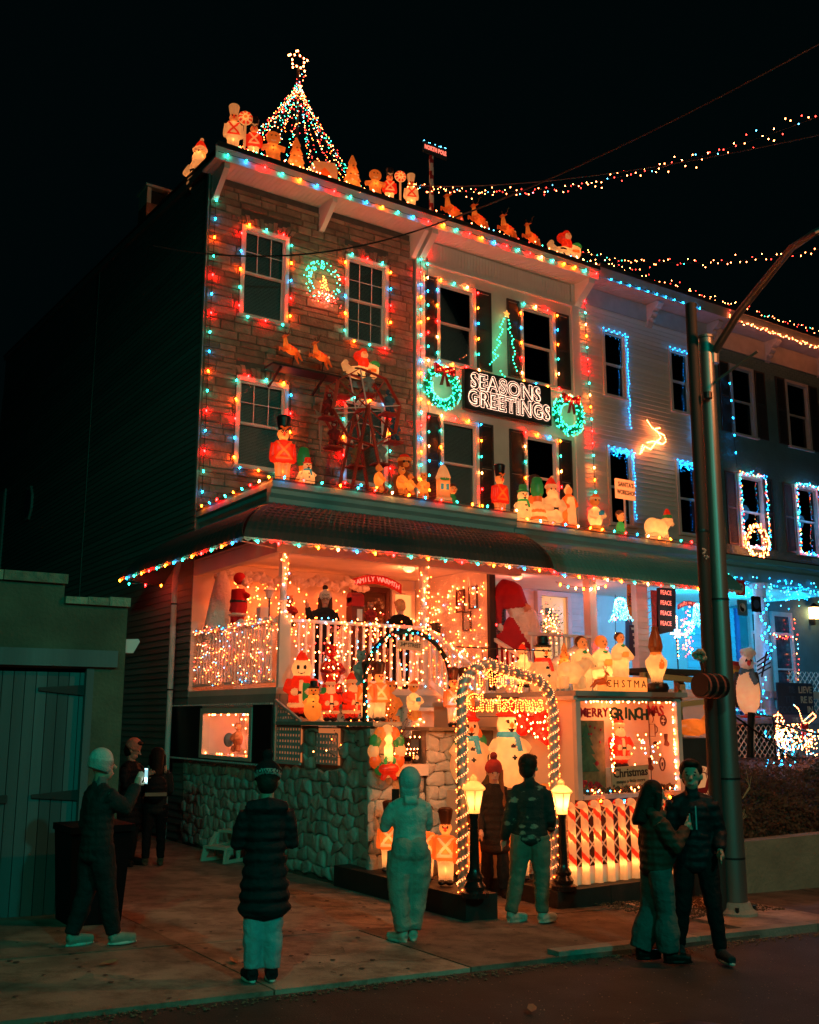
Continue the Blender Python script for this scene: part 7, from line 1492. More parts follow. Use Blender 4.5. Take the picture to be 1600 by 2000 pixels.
# ---- figures on the porch roofs
ZL = 5.975; ZM = 5.835; PG = 'moulded figures on the porch roofs'
def pf_(key, px, lab, cat, s, L=L2, rot=0, z=ZL, Y=15.25, py=950, tilt=None):
 q = on(px, py, Y=Y, z=z); return place(key, lab, cat, q, R(rot), s, L, PG, tilt)
pf_('toy_soldier.red', 551, 'tall red lit soldier in black bearskin at the window of the stone house', 'toy soldier', 1.22, [((0, 0, .45), 2.2), ((0, 0, .7), 1.2), ((0, 0, .2), .8)], -15)
pf_('snowman_figure.blue', 600, 'glowing round snow figure with red and green scarf right of the tall red soldier', 'figure', .58, L1, -10); pf_('lantern_figure', 592, 'striped cane-backed lit toy peeking behind the small snow figure', 'figure', .86, L1, 20, Y=15.7)
for px, s, lab, r_, Y_ in ((740, .58, 'lit amber bear sitting at the left of the seesaw', 60, 15.1), (785, .62, 'largest lit amber bear in the middle of the seesaw', 10, 15.15), (802, .46, 'small lit amber bear held by the middle seesaw bear', 60, 15.0), (828, .58, 'lit amber bear at the right end of the seesaw', -50, 15.2)): pf_('bear_figure', px, lab, 'bear', s, [((0, 0, .42), 1.6)], r_, ZL + .08, Y_)
ss_ = thing('seesaw', 'dark seesaw plank under the four amber bears', 'seesaw', on(785, 960, Y=15.15, z=ZL)); obj('plank', MB().box(-.75, .75, -.1, .1, .04, .08), blk, ss_, world=False); obj('fulcrum', MB().prism([(-.12, 0), (.12, 0), (0, .04)], -.08, .08), blk, ss_, world=False)
pf_('teddy_large', 790, 'big dim brown teddy in a Santa hat behind the seesaw bears', 'bear', 1.12, [((0, 0, .4), .5)], -15, ZL, 15.75)
pf_('cottage_figure', 866, 'lit toy cottage tower with blue windows, beside the grinning elf', 'toy house', .88, L1, -15, py=975); pf_('elf_figure', 884, 'grinning elf figure in green just right of the toy cottage', 'elf', .52, [((0, 0, .6), .5)], -10, py=975)
pf_('toy_soldier.red', 977, 'slim red soldier in black bearskin between the two porch roofs', 'toy soldier', 1.14, [((0, 0, .45), 1.2), ((0, 0, .7), .6), ((0, 0, .2), .4)], 0, ZM + .02, py=988)
Lb = [((0, 0, .3), 3.4), ((0, 0, .6), 2)]
pf_('snowman_figure.green', 1022, 'bright white snow figure in a green cap left of the lantern toy', 'snowman', .86, Lb, -15, ZM, py=990); pf_('lantern_figure', 1050, 'lantern toy with green hat and red bell beside the glowing Santa', 'figure', .98, [((0, 0, .2), 3), ((0, -.02, .7), .6)], 0, ZM, 15.1, 990)
pf_('toy_soldier', 1045, 'dark-hatted soldier half hidden behind the lantern toy', 'toy soldier', 1.16, L1, 0, ZM, 15.6, 990)
pf_('santa_figure.white', 1078, 'bright white glowing Santa in the middle of the porch roof group', 'santa', 1.12, Lb, -15, ZM, 15.3, 997); pf_('woman_figure', 1112, 'glowing old lady figure with apron right of the white Santa', 'figure', 1.0, [((0, 0, .3), 2.6), ((0, -.02, .62), 1.6), ((0, 0, .86), .3)], -15, ZM, py=1005)
pf_('bear_figure.hat', 1163, 'lit bear in Santa hat holding a blue present', 'bear', .92, Lb, -10, ZM, py=1012)
t = pf_('elf_figure', 1212, 'lit orange elf holding up the SANTAS WORKSHOP board', 'elf', .66, [((0, 0, .35), 2), ((0, 0, .7), 1)], 15, ZM, py=1020)
ws = thing('workshop_sign', 'pale board reading SANTAS WORKSHOP held over the elf', 'sign', on(1221, 955, Y=15.1, z=6.55)); obj('board', MB().box(-.28, .28, -.02, .02, .12, .54), shell('board_pale', (.9, .6, .42), .45), ws, world=False)
for s_, z in (("SANTA'S", .42), ('WORKSHOP', .25)): text('lettering', s_, .14, fr, ws, tuple(ws.location + Vector((0, -.03, z))), ext=.003, sx=.86 if s_[0] == 'S' else .68, offset=.003)
obj('handle', MB().bar((0, .03, -.5), (0, .03, .2), .03), white, ws, world=False); inner((0, .12, .3), .3, ws)
pf_('polar_bear_figure.hat', 1283, 'bright white polar bear in red and green hat next to the dark pole', 'bear', 1.0, [((-.1, 0, .3), 4.5), ((.1, 0, .3), 3), ((.33, 0, .5), .4)], -8, ZM, py=1030)
# ---- toy wheel with stuffed animals and the paper star
fw = thing('toy_ferris_wheel', 'red spoked toy Ferris wheel standing on the porch roof of the stone house', 'ferris wheel', on(705, 950, Y=16.2, z=ZL)); c_ = Vector((0, 0, 1.95)); spm = mat('wheel_red', (.42, .05, .03), .5, .2, 6, .1)
for y in (-.2, .2):
 rim = [c_ + Vector((.76 * math.cos(R(45 * k + 12)), y, .76 * math.sin(R(45 * k + 12)))) for k in range(9)]; mb = MB()
 for a, b in zip(rim[:-1], rim[1:]): mb.bar(a, b, .07, .02)
 obj('rim', mb, spm, fw, world=False)
 for k in range(8): obj('spoke', MB().bar(c_ + Vector((0, y, 0)), rim[k], .03, .015), spm if k % 2 else white, fw, world=False)
 for s_ in (-1, 1): obj('support_leg', MB().bar(c_ + Vector((0, y * 1.15, 0)), (s_ * .42, y * 1.4, 0), .05), spm, fw, world=False)
obj('axle', MB().tube([c_ + Vector((0, -.26, 0)), c_ + Vector((0, .26, 0))], .04, 8), spm, fw, world=False)
plush = [mat('plush_' + n_, c, .95, .2, 12, .5, 40) for n_, c in (('grey', (.34, .32, .30)), ('brown', (.32, .14, .07)), ('blue', (.07, .16, .24)), ('red', (.3, .02, .02)))]
kinds = ['small grey stuffed snow toy riding at the top of the toy wheel', 'stuffed toy in dark blue clothes riding upper right on the toy wheel', 'blue stuffed bear riding on the right of the toy wheel', 'grey stuffed bear riding low on the toy wheel', 'brown stuffed animal riding at the bottom of the toy wheel', 'dark red stuffed toy riding lower left on the toy wheel', 'red stuffed toy riding on the left of the toy wheel', 'brown stuffed toy riding upper left on the toy wheel']
for k in range(8):
 a = R(80 - 45 * k); m1 = plush[[0, 2, 2, 0, 1, 3, 3, 1][k]]; key = 'stuffed_toy.%d' % [0, 2, 2, 0, 1, 3, 3, 1][k]
 split_fig(key, [(p_[0], {Tn: m1, Yl: plush[0]}.get(p_[1], p_[1]), *p_[2:]) for p_ in bp_], .024)
 q = fw.location + c_ + Vector((.74 * math.cos(a), -.02, .74 * math.sin(a) - .40)); place(key, kinds[k], 'stuffed toy', q, R(-15 + 20 * math.sin(k)), .54, (), 'stuffed toys on the toy wheel')
 obj('seat', MB().box(.74 * math.cos(a) - .15, .74 * math.cos(a) + .15, -.14, .14, 1.95 + .74 * math.sin(a) - .44, 1.95 + .74 * math.sin(a) - .405), spm, fw, world=False)
q = at(627, 815, Y=16.6); ps = thing('star_ornament', 'large pale folded paper star with a long lower point left of the toy wheel', 'star', q)
mb = MB(); tipz = []; pm_ = mat('paper_star', (.5, .36, .28), .6, .05, 4, .05)
for k in range(8):
 a = R(90 + 45 * k); L = [.36, .2, .30, .2, .80, .2, .30, .2][k]; mb = MB(); t_ = Vector((L * math.cos(a), 0, L * math.sin(a))); l_ = Vector((.09 * math.cos(a + .39), 0, .09 * math.sin(a + .39))); r_ = Vector((.09 * math.cos(a - .39), 0, .09 * math.sin(a - .39))); c0 = Vector((0, -.10, 0)); b0 = Vector((0, .1, 0))
 mb.add([c0, l_, t_, r_, b0], [(0, 1, 2), (0, 2, 3), (4, 2, 1), (4, 3, 2)]); obj('point', mb, pm_, ps, world=False)
# ---- figures on the garden wall and terrace
TG = 'moulded figures on the garden wall'; ZT = 2.085
def tf(key, px, X, lab, cat, s, L=L2, rot=-30, z=ZT, py=1400, Y=None):
 q = on(px, py, X=X, Y=Y, z=z); return place(key, lab, cat, q, R(rot), s, L, TG)
tf('snowman_figure.coat', 588, 7.36, 'tall white-faced snow figure in an orange-red coat at the left of the wall group', 'snowman', 1.02, [((0, 0, .35), 2), ((0, 0, .7), 1.8)], z=ZT + .04)
tf('snowman_figure.amber', 612, 7.30, 'plain amber snowman in a black top hat on the wall', 'snowman', .60, L1); tf('santa_figure', 645, 7.34, 'small lit Santa in the middle of the wall group', 'santa', .66, L1, -20); tf('snowman_figure.green', 633, 7.46, 'small lit snow figure with green scarf behind the wall Santa', 'snowman', .5, L1)
tf('santa_figure', 686, 7.36, 'small lit Santa nearest the toy soldiers on the wall', 'santa', .68, L1, 10)
tf('toy_soldier', 717, 7.22, 'left amber toy soldier of the pair on the wall corner', 'toy soldier', .78, [((0, 0, .45), 1.1), ((0, 0, .72), .6), ((0, 0, .2), .7)], -55, Y=None); tf('toy_soldier', 741, 7.38, 'right amber toy soldier of the pair on the wall corner', 'toy soldier', .78, [((0, 0, .45), 1.1), ((0, 0, .72), .6), ((0, 0, .2), .7)], -10)
for px, lab in ((886, 'left amber toy soldier of the pair right of the garland arch'), (907, 'right amber toy soldier of the pair partly behind the lit arch')): q = on(px, 1410, Y=11.72, z=2.015); place('toy_soldier', lab, 'toy soldier', q, R(-20), .80, [((0, 0, .45), 1.1), ((0, 0, .72), .6), ((0, 0, .2), .7)], TG)
tf('bear_figure', 762, None, 'dim stuffed-looking bear standing behind the garland arch', 'bear', .74, [((0, 0, .4), .25)], -10, 2.0, Y=12.9); tf('bear_figure.hat', 808, None, 'lit amber bear in a hat on the stair under the street sign', 'bear', .62, L1, -10, 2.1, Y=13.2)
q = on(638, 1340, Y=13.9, z=2.62); rt2 = place('bear_figure', 'red tinsel bear with white lights on the porch front behind the wall figures', 'bear', (8.05, 14.25, 2.45), R(-10), .92, (), None); 
tin2 = mat('red_tinsel'[:3] + '_tinsel', (.35, .012, .012), .4, .4, 30, .5)
for ch_ in rt2.children: ch_.data = ch_.data.copy(); [ch_.data.materials.__setitem__(i, tin2) for i, m_ in enumerate(ch_.data.materials) if m_ is not K]
minis([(random.gauss(0, .12), -random.uniform(.12, .2), random.uniform(.1, .9)) for _ in range(46)], ['clear', 'orange'], [3, 1], .013).parent = rt2
t = place('bear_figure', 'teal-blue plush bear hanging on the railing left of the garland arch', 'bear', (8.62, 14.28, 2.55), R(-10), .72, (), None); tb2 = plush[2]
tb3 = mat('teal_plush', (.06, .24, .26), .95, .2, 12, .5, 40)
for ch_ in t.children: ch_.data = ch_.data.copy(); [ch_.data.materials.__setitem__(i, tb3) for i, m_ in enumerate(ch_.data.materials) if m_ is not K]
hl = lambda s: [((0, -.02, .34), 3.2 * s), ((0, -.05, .5), 1.2 * s)]
place('candle_wreath', 'glowing moulded wreath with candle on the left stone pillar of the gateway', 'candle wreath', (7.27, 11.38, 1.38), R(-8), .96, hl(1), 'candle wreaths on the pillars'); place('candle_wreath', 'glowing moulded wreath with candle partly behind the lit arch leg', 'candle wreath', (8.62, 11.38, 1.36), R(-8), .96, hl(1.2), 'candle wreaths on the pillars')
q = on(952, 1500, Y=11.0); place('snowman_figure.blue', 'tall bright snowman with blue scarf against the plywood wall, left of its twin', 'snowman', (8.60, 11.4, 1.20), R(-20), 1.12, [((0, 0, .3), 3), ((0, 0, .6), 2)], 'large snowmen in the passage'); place('snowman_figure.blue', 'tallest bright snowman with blue mittens behind the man in the patterned jacket', 'snowman', (8.93, 10.95, 1.22), R(-20), 1.18, [((0, 0, .3), 4.5), ((0, 0, .62), 3)], 'large snowmen in the passage')
obj('snowman_stand', MB().box(8.3, 9.13, 10.7, 11.6, .15, 1.19), ply, bx)
q = at(1065, 1500, Y=10.2); place('choir_figure.fair', 'small pale figure peeping over the man in patterned jacket', 'figure', (8.98, 10.3, .55), R(-10), .82, L1)
# row of lit toy soldiers behind the visitor in the green sweatsuit
for k in range(5): 
 x = 7.42 - .0 * k; y = 11.15 - .40 * k; t = place('toy_soldier', ['first', 'second', 'third', 'fourth', 'fifth'][k] + ' lit toy soldier in the row along the left plinth, counted from the stone pillar', 'toy soldier', (7.16, y, .27), R(-40), .84, [((0, 0, .45), 1.3), ((0, 0, .72), .8), ((0, 0, .2), .9)], 'toy soldiers along the left plinth')
for k, (x, y) in enumerate(((8.62, 10.35), (8.62, 10.8))): place('toy_soldier', ['front lit toy soldier on the right plinth inside the arch', 'rear lit toy soldier on the right plinth inside the arch'][k], 'toy soldier', (x, y, .15), R(-30), .86, L2, 'toy soldiers on the right plinth')
# ---- on top of the display box
BG = 'moulded figures on the display box'
def bf(key, px, lab, cat, s, L=L2, rot=-15, Y=10.4, z=2.48, py=1340): q = on(px, py, Y=Y, z=z); return place(key, lab, cat, q, R(rot), s, L, BG)
Lm = [((0, 0, .3), 2.4), ((0, 0, .55), 1.4), ((0, 0, .78), .3)]
bf('santa_figure.white', 1022, 'bright little white and orange Santa at the left end above the rope lights', 'santa', .62, Lb, Y=11.2, z=2.55); t = bf('snowman_figure', 1062, 'white lit snow figure with red collar between small Santa and polar bear', 'snowman', .88, [((0, 0, .3), 1), ((0, 0, .7), 1.5)], Y=10.9, z=2.4); 
bf('polar_bear_figure', 1118, 'pale polar bear walking on top of the display box', 'bear', .70, [((-.05, 0, .3), 1.2), ((.3, 0, .5), .15)], Y=10.1); bf('tree_figure', 1104, 'tiny orange and white hat-shaped figure behind the polar bear', 'tree figure', .5, L1, Y=11.2, z=2.72)
bf('choir_figure', 1138, 'leftmost of the three glowing choir boys', 'choir boy', .84, [((0, 0, .3), 2), ((0, 0, .5), 1.4), ((0, 0, .78), .3)], Y=10.6); bf('choir_figure.fair', 1178, 'middle and brightest of the three glowing choir boys', 'choir boy', .86, [((0, 0, .25), 5), ((0, 0, .5), 3), ((0, 0, .78), .3)], Y=10.55); bf('choir_figure', 1214, 'rightmost of the three choir boys, standing on the letter blocks', 'choir boy', .70, [((0, 0, .3), 1.6), ((0, 0, .5), 1), ((0, 0, .78), .3)], Y=10.3, z=2.66)
bf('vase_figure', 1284, 'brown-topped glowing vase-shaped figure at the right end of the box', 'figure', .88, [((0, 0, .35), 2), ((0, 0, .5), .8)], Y=10.2)
blkm = shell('block_plastic', (.9, .62, .32), .3)
for i, (chh, px, z) in enumerate((('C', 1182, 0), ('H', 1196, 0), ('S', 1210, 0), ('T', 1222, 0), ('M', 1236, 0), ('A', 1250, 0))):
 q = on(px, 1340, Y=10.0, z=2.48); t = thing('letter_block', 'glowing letter block %s, %s in the row on the display box' % (chh, ['first', 'second', 'third', 'fourth', 'fifth', 'last'][i]), 'block', q, 0, 'letter blocks on the display box'); obj('block', MB().box(-.068, .068, -.07, .07, 0, .19), blkm, t, world=False); text('lettering', chh, .14, fr, t, tuple(q + Vector((0, -.074, .095))), ext=.002); inner((0, 0, .1), .3, t)
q = on(1172, 1345, Y=9.95, z=2.48); t = place('reindeer_figure', 'tiny standing deer at the edge of the box before the letter blocks', 'reindeer', (q.x, q.y, q.z + .12), R(160), .36, [((-.05, 0, 0), .2)]); antlers(t)
place('santa_figure', 'glowing Santa in red with a cream beard in the middle of the picture window', 'santa', (10.22, 10.18, 1.48), R(-15), .70, [((0, 0, .4), 1.2), ((0, 0, .72), .8)]); obj('santa_stand', MB().box(10.05, 10.4, 10.05, 10.35, 1.17, 1.475), cot, bx)
# lying deer on the mound, right of the box
q = at(1362, 1425, Y=10.9); ly = [('body', sh_t, 'e', (0, 0, .12), (.30, .13, .12)), ('neck', sh_t, 't', [(.22, 0, .16), (.30, 0, .28)], [.09, .06]), ('head', sh_t, 't', [(.29, 0, .31), (.34, 0, .31), (.44, 0, .25)], [.06, .065, .035]), ('head', K, 'e', (.455, 0, .25), .02), ('ear', sh_t, 't', [(.28, -.04, .36), (.24, -.07, .43)], [.03, .012]), ('ear', sh_t, 't', [(.28, .04, .36), (.26, .07, .43)], [.03, .012]), ('leg', sh_t, 't', [(.2, -.1, .08), (.38, -.1, .04)], .035), ('leg', sh_t, 't', [(-.15, -.1, .08), (.02, -.12, .03)], .04), ('head', K, 'e', (.36, -.055, .33), .012)]
split_fig('lying_deer', ly, .016); place('lying_deer', 'orange lit deer lying on the dark mound right of the display box', 'reindeer', (q.x - .1, q.y, 1.86), R(-10), 1.1, [((0, 0, .12), 1.2)])
obj('mound', MB().box(11.15, 12.5, 10.3, 11.5, .2, 1.84), mat('mound_dark', (.02, .025, .025), .9, .2, 4, .3), None).__setitem__('kind', 'structure')
q = at(1343, 1418, Y=10.35)
# ---- porch figures: hanging Santa, giant Santa, lamp, mailbox, wire deer, far snowman
cloth_r = mat('red_cloth', (.42, .012, .02), .85, .12, 6, .4, 40); fur = mat('white_fur', (.75, .68, .62), .95, .08, 14, .9, 50, bdist=.02)
hs_ = [('coat', cloth_r, 't', [(0, 0, .75), (.02, 0, .45), (.0, 0, .30)], [.13, .16, .17]), ('coat_trim', fur, 't', [(0, 0, .28), (0, 0, .25)], .175), ('legs', cloth_r, 't', [(-.05, 0, .26), (-.07, 0, .0)], [.08, .06]), ('legs', cloth_r, 't', [(.06, 0, .26), (.03, 0, .02)], [.08, .06]), ('hat', cloth_r, 'e', (.02, 0, .95), (.12, .12, .12)), ('beard', fur, 'e', (.12, -.05, .88), (.07, .08, .09)), ('belt', K, 't', [(.01, 0, .50), (.01, 0, .53)], .168), ('arms', cloth_r, 't', [(.08, -.08, .68), (.2, -.12, .6)], .05), ('boots', K, 'e', (-.06, -.02, -.02), (.06, .08, .05))]
split_fig('hanging_santa', hs_, .02); place('hanging_santa', 'dark red cloth Santa climbing beside the white cotton cone', 'santa', (7.55, 16.75, 3.66), R(-20), .95)
q = at(1018, 1292, Y=14.9); gs = [('coat', cloth_r, 'l', [(.45, 0), (.42, .4), (.30, .9), (.20, 1.1)], (0, 0, 0), (1, .8)), ('coat', cloth_r, 't', [(-.25, 0, .3), (-.32, 0, .8)], .14), ('beard', fur, 't', [(.10, -.20, 1.18), (.18, -.26, .9), (.28, -.26, .62), (.30, -.24, .40)], [.22, .20, .12, .04]), ('hat_band', fur, 't', [(-.16, -.05, 1.22), (.14, -.08, 1.34)], .13), ('hat', cloth_r, 't', [(-.02, 0, 1.32), (-.06, 0, 1.62), (-.24, 0, 1.72), (-.38, 0, 1.5), (-.36, 0, 1.0)], [.27, .21, .16, .11, .05]), ('bobble', fur, 'e', (-.36, -.02, .92), .06), ('face', mat('gnome_skin', (.55, .3, .2), .7, .1, 6, .1), 'e', (.14, -.24, 1.30), .07), ('trim', fur, 't', [(.05, -.36, .05), (.03, -.30, .5)], .07)]
split_fig('giant_santa', gs, .035); place('giant_santa', 'giant red Santa with drooping hat and long white beard on the middle porch', 'santa', (12.72, 15.3, 2.9), R(-15), 1.0)
mbx = thing('toy_mailbox', 'red domed toy mailbox on the porch railing right of the waving woman', 'mailbox', (8.78, 14.75, 3.66)); obj('box', MB().box(-.12, .12, -.09, .09, .30, .44).tube([(-.12, 0, .44), (.12, 0, .44)], .09, 14), redm, mbx, world=False); obj('stand', MB().box(-.12, .12, -.09, .09, 0, .29), mat('mail_stand', (.25, .05, .03), .6, .2, 6, .1), mbx, world=False); obj('flap', MB().box(-.02, .08, -.10, -.091, .05, .25), white, mbx, world=False)
tl_ = thing('toy_lantern', 'white-shaded toy street lantern by the cotton cone on the porch', 'lamp', (7.75, 15.9, 3.64)); obj('pole', MB().lathe([(.05, 0), (.015, .03), (.015, .5)], n=8), ld_b, tl_, world=False); obj('shade', MB().lathe([(.05, .5), (.08, .62), (.12, .63), (.01, .72)], n=8), white, tl_, world=False); obj('present', MB().box(-.2, -.05, -.08, .08, .1, .34), white, tl_, world=False); obj('ribbon', MB().box(-.205, -.045, -.085, .085, .1, .15), mat('green_ribbon', (.02, .2, .1), .5, .1, 5, 0), tl_, world=False)
for lab, loc, s, r_ in (('dark plush bear in red on the porch rail beside the toy lantern', (7.98, 15.6, 3.62), .62, -10), ('plush bear with red coat right of the toy mailbox', (9.08, 14.75, 3.62), .48, -20)):
 key = 'plush_bear'; split_fig(key, [(p_[0], {Tn: (plush[3] if p_[0] in ('body', 'arms') else plush[1]), Yl: mat('gnome_skin', (.55, .3, .2))}.get(p_[1], p_[1]), *p_[2:]) for p_ in bp_], .022); place(key, lab, 'stuffed toy', loc, R(r_), s, (), 'plush bears on the porch rail')
for lab, loc, s, r_, k_ in (('brown plush dog with a dark sack in the box window scene', (7.45, 16.35, 1.55), .55, -70, 1), ('small red-dressed doll beside the plush dog in the box window', (7.4, 15.55, 1.55), .48, -70, 3)):
 place('stuffed_toy.%d' % k_, lab, 'stuffed toy', loc, R(r_), s, ())
mb = MB(); mb.ell((7.4, 16.6, 1.76), (.09, .09, .12), 12, 8); tag(obj('sack', mb, plush[2], smooth=60), 'dark green sack carried by the plush dog in the box window', 'sack')
sg2 = thing('tinsel_wreath', 'small evergreen wreath of warm lights leaning at the lit door', 'wreath', (16.3, 17.6, 3.8)); c0 = at(1075, 1222, Y=17.0)
minis([(c0.x + random.gauss(0, .16), 17.0 + random.gauss(0, .05), c0.z + random.gauss(0, .22)) for _ in range(80)], ['clear', 'orange', 'red'], [4, 3, 1], .016, sg2); mb = MB()
for k in range(500): p = Vector((c0.x + random.gauss(0, .17), 17.03 + random.gauss(0, .06), c0.z + random.gauss(0, .24))); a = Vector([random.uniform(-1, 1) for _ in range(3)]).normalized() * .06; b = a.orthogonal().normalized() * .012; mb.add([p - a, p + b, p + a, p - b], [(0, 1, 2, 3)])
stuff(obj('needles', mb, tins, sg2))
# wire reindeer of clear lights on the far lawn
q = at(1540, 1430, Y=12.6); S_ = lambda L_: [tuple(at(px, py, Y=12.6).xz) for px, py in L_]
wd = thing('wire_reindeer', 'wire reindeer covered in clear lights with a red bow on the far bank', 'reindeer', q); pts = []; mb = MB()
for (cx_, cy_, rx, ry, n) in ((1552, 1440, 42, 26, 170), (1592, 1450, 26, 26, 60), (1525, 1430, 12, 34, 45)):
 for _ in range(n):
  a = random.uniform(0, 6.28); u = math.sqrt(random.random()); p = at(cx_ + rx * u * math.cos(a), cy_ + ry * u * math.sin(a), Y=12.6 + random.uniform(-.15, .15)); pts.append(p)
for st_ in ([(1520, 1395), (1517, 1420), (1522, 1482)], [(1535, 1460), (1534, 1482)], [(1575, 1460), (1577, 1478)], [(1568, 1410), (1560, 1385), (1550, 1376)], [(1568, 1410), (1588, 1392), (1594, 1400), (1580, 1412), (1568, 1412)], [(1520, 1395), (1512, 1398)], [(1520, 1395), (1528, 1398)], [(1520, 1395), (1520, 1388)]):
 path = [at(px, py, Y=12.6) for px, py in st_]; mb.tube(path, .006, 4); pts += [p for p, d in resample(path, .05)]
minis(pts, ['clear', 'ice'], [6, 1], .0115, wd); obj('frame', mb, white, wd)
q = at(1571, 1425, Y=12.4); obj('bow', MB().prism([(q.x - .1, q.z), (q.x - .1, q.z + .12), (q.x, q.z + .06), (q.x + .1, q.z + .13), (q.x + .1, q.z), (q.x + .03, q.z + .02), (q.x + .06, q.z - .22), (q.x - .02, q.z - .02), (q.x - .08, q.z - .2)], 12.38, 12.40), redm, wd)
lamp('wire_reindeer_glow', tuple(at(1550, 1440, Y=12.2)), 6, (1, .6, .35), .2)
sc = [('hat', fur, 't', [(-.05, 0, 1.22), (.10, 0, 1.30), (.18, 0, 1.22)], [.14, .10, .05]), ('head', white, 'e', (0, 0, 1.08), (.15, .13, .15)), ('nose', redm, 'e', (0, -.14, 1.06), (.035, .03, .05)), ('body', W, 'e', (0, 0, .48), (.24, .2, .44)), ('scarf', plush[2], 't', [(-.14, 0, .90), (.14, 0, .90)], .07), ('scarf', plush[2], 't', [(.02, -.15, .9), (.10, -.2, .66)], .05), ('feet', redm, 'e', (0, -.08, .03), (.24, .16, .035)), ('outline', black, 't', [(-.21, .05, .2), (-.25, .05, .5), (-.2, .05, .9)], .04), ('outline', black, 't', [(.21, .05, .2), (.25, .05, .5), (.2, .05, .9)], .04)] + [('face', K, 'e', (-.05, -.13, 1.12), .02), ('face', K, 'e', (.05, -.13, 1.12), .02)]
split_fig('penguin_figure', sc, .022); q = at(1478, 1362, Y=13.8); t = place('penguin_figure', 'tall white-bellied penguin figure with blue scarf before the far column', 'penguin', (q.x, 14.0, 2.12), R(-30), 1.05, [((0, 0, .4), 1.2)])
for k in range(4): obj('branch', MB().tube([(.22, .02, .85 + .08 * k), (.50, .02, 1.0 + .09 * k)], .016, 5), black, t, world=False)
obj('branch', MB().tube([(.3, .02, .8), (.44, .02, 1.3)], .02, 5), black, t, world=False)
fg = thing('rainbow_flag', 'sagging red and yellow rainbow flag on the far porch rail', 'flag', at(1440, 1300, Y=14.4)); ql = [at(px, py, Y=14.38) for px, py in ((1420, 1290), (1458, 1282), (1462, 1312), (1432, 1320))]; 
cols_ = [(.5, .02, .02), (.6, .12, .02), (.6, .35, .03), (.03, .25, .08), (.02, .08, .4)]
for k in range(5):
 a0 = ql[0].lerp(ql[3] + Vector((0, 0, -.12)), k / 5); a1 = ql[0].lerp(ql[3] + Vector((0, 0, -.12)), (k + 1) / 5); b0 = ql[1].lerp(ql[2] + Vector((0, 0, -.12)), k / 5); b1 = ql[1].lerp(ql[2] + Vector((0, 0, -.12)), (k + 1) / 5); mid = lambda p_, q_: (p_ + q_) / 2 + Vector((0, -.04, -.07)); obj('stripe', MB().add([a0, mid(a0, b0), b0, b1, mid(a1, b1), a1], [(0, 1, 4, 5), (1, 2, 3, 4)]), mat('flag_%d' % k, cols_[k], .8, .1, 5, 0), fg)
ys = thing('yard_sign', 'dark blue yard sign with pale block letters, half of them dimmed', 'sign', at(1560, 1365, Y=13.9)); qa = at(1535, 1338, Y=13.9); qb = at(1592, 1396, Y=13.9); obj('board', MB().box(qa.x - .3, qb.x, 13.9, 13.93, qb.z, qa.z + .05), mat('sign_blue', (.02, .06, .15), .6, .1, 4, 0), ys)
lt_ = mat('sign_pale', (.35, .5, .55), .6, .1, 4, 0); ld_ = mat('sign_dim', (.03, .09, .22), .6, .1, 4, 0)
for k, (d_, l_) in enumerate((('BE', 'LIEVE'), ('THE', 'RE IS'), ('GOOD', ' IN'), ('', 'THE WORLD'))):
 z = qa.z - .10 - k * .21; text('lettering', l_, .20 if k < 3 else .13, lt_, ys, (qb.x - .06, 13.89, z), ext=.003, align='RIGHT', offset=.004)
 if d_: text('lettering', d_, .20, ld_, ys, (qb.x - .64, 13.89, z), ext=.003, align='RIGHT', offset=.004)
for i, (px, py, m_, lab) in enumerate(((1446, 1148, redm, 'red square pennant with a pale blue face disc'), (1458, 1187, mat('pennant_blue', (.05, .2, .3), .8, .1, 5, 0), 'blue pennant with a yin yang symbol'), (1465, 1180, black, 'dark pennant with a blue lotus symbol'))):
 px += [0, -8, 12][i]; q = at(px + 0, py, Y=14.2); t = thing('pennant', lab, 'pennant', q, 0, 'square pennants on the far porch'); obj('cloth', MB().box(-.16, .16, -.005, .005, -.17, .17), m_, t, world=False)
 obj('symbol', MB().prism([(.10 * math.cos(k * .524), .10 * math.sin(k * .524)) for k in range(12)], -.012, -.006), lt_ if i != 2 else ld_, t, world=False)
 if i == 1: obj('symbol_half', MB().prism([(.09 * math.cos(R(a)), .09 * math.sin(R(a))) for a in range(90, 271, 18)] + [(.045 * math.cos(R(a)), -.045 + .045 * math.sin(R(a))) for a in range(-90, 91, 30)] + [(-.045 * math.cos(R(a)), .045 + .045 * math.sin(R(a))) for a in range(-90, 91, 30)], -.016, -.013), black, t, world=False)
 if i == 0: obj('symbol_eyes', MB().box(-.05, -.02, -.018, -.013, .0, .05).box(.02, .05, -.018, -.013, .0, .05), black, t, world=False)
# ceiling lamps invented to brighten the porches
for (x, y, z, e, c) in ((8.4, 15.6, 4.85, 62, (1, .17, .055)), (10.9, 16.3, 4.85, 48, (1, .18, .055)), (13.6, 16.3, 4.9, 34, (1, .20, .12)), (16.0, 16.6, 4.9, 24, (1, .20, .12))):
 o = thing('porch_fill_lamp', 'added round lamp brightening the %s' % {8.4: 'left half of the corner porch', 10.9: 'right half of the corner porch', 13.6: 'left half of the middle porch', 16.0: 'right half of the middle porch'}[x], 'lamp', (x, y, z), group='added porch fill lamps'); obj('bowl', MB().ell((0, 0, .1), (.12, .12, .07), 12, 6), emis('fill_bowl', (1, .45, .2), 2), o, world=False); lamp('porch_fill_light', (x, y, z - .03), e, c, .1)
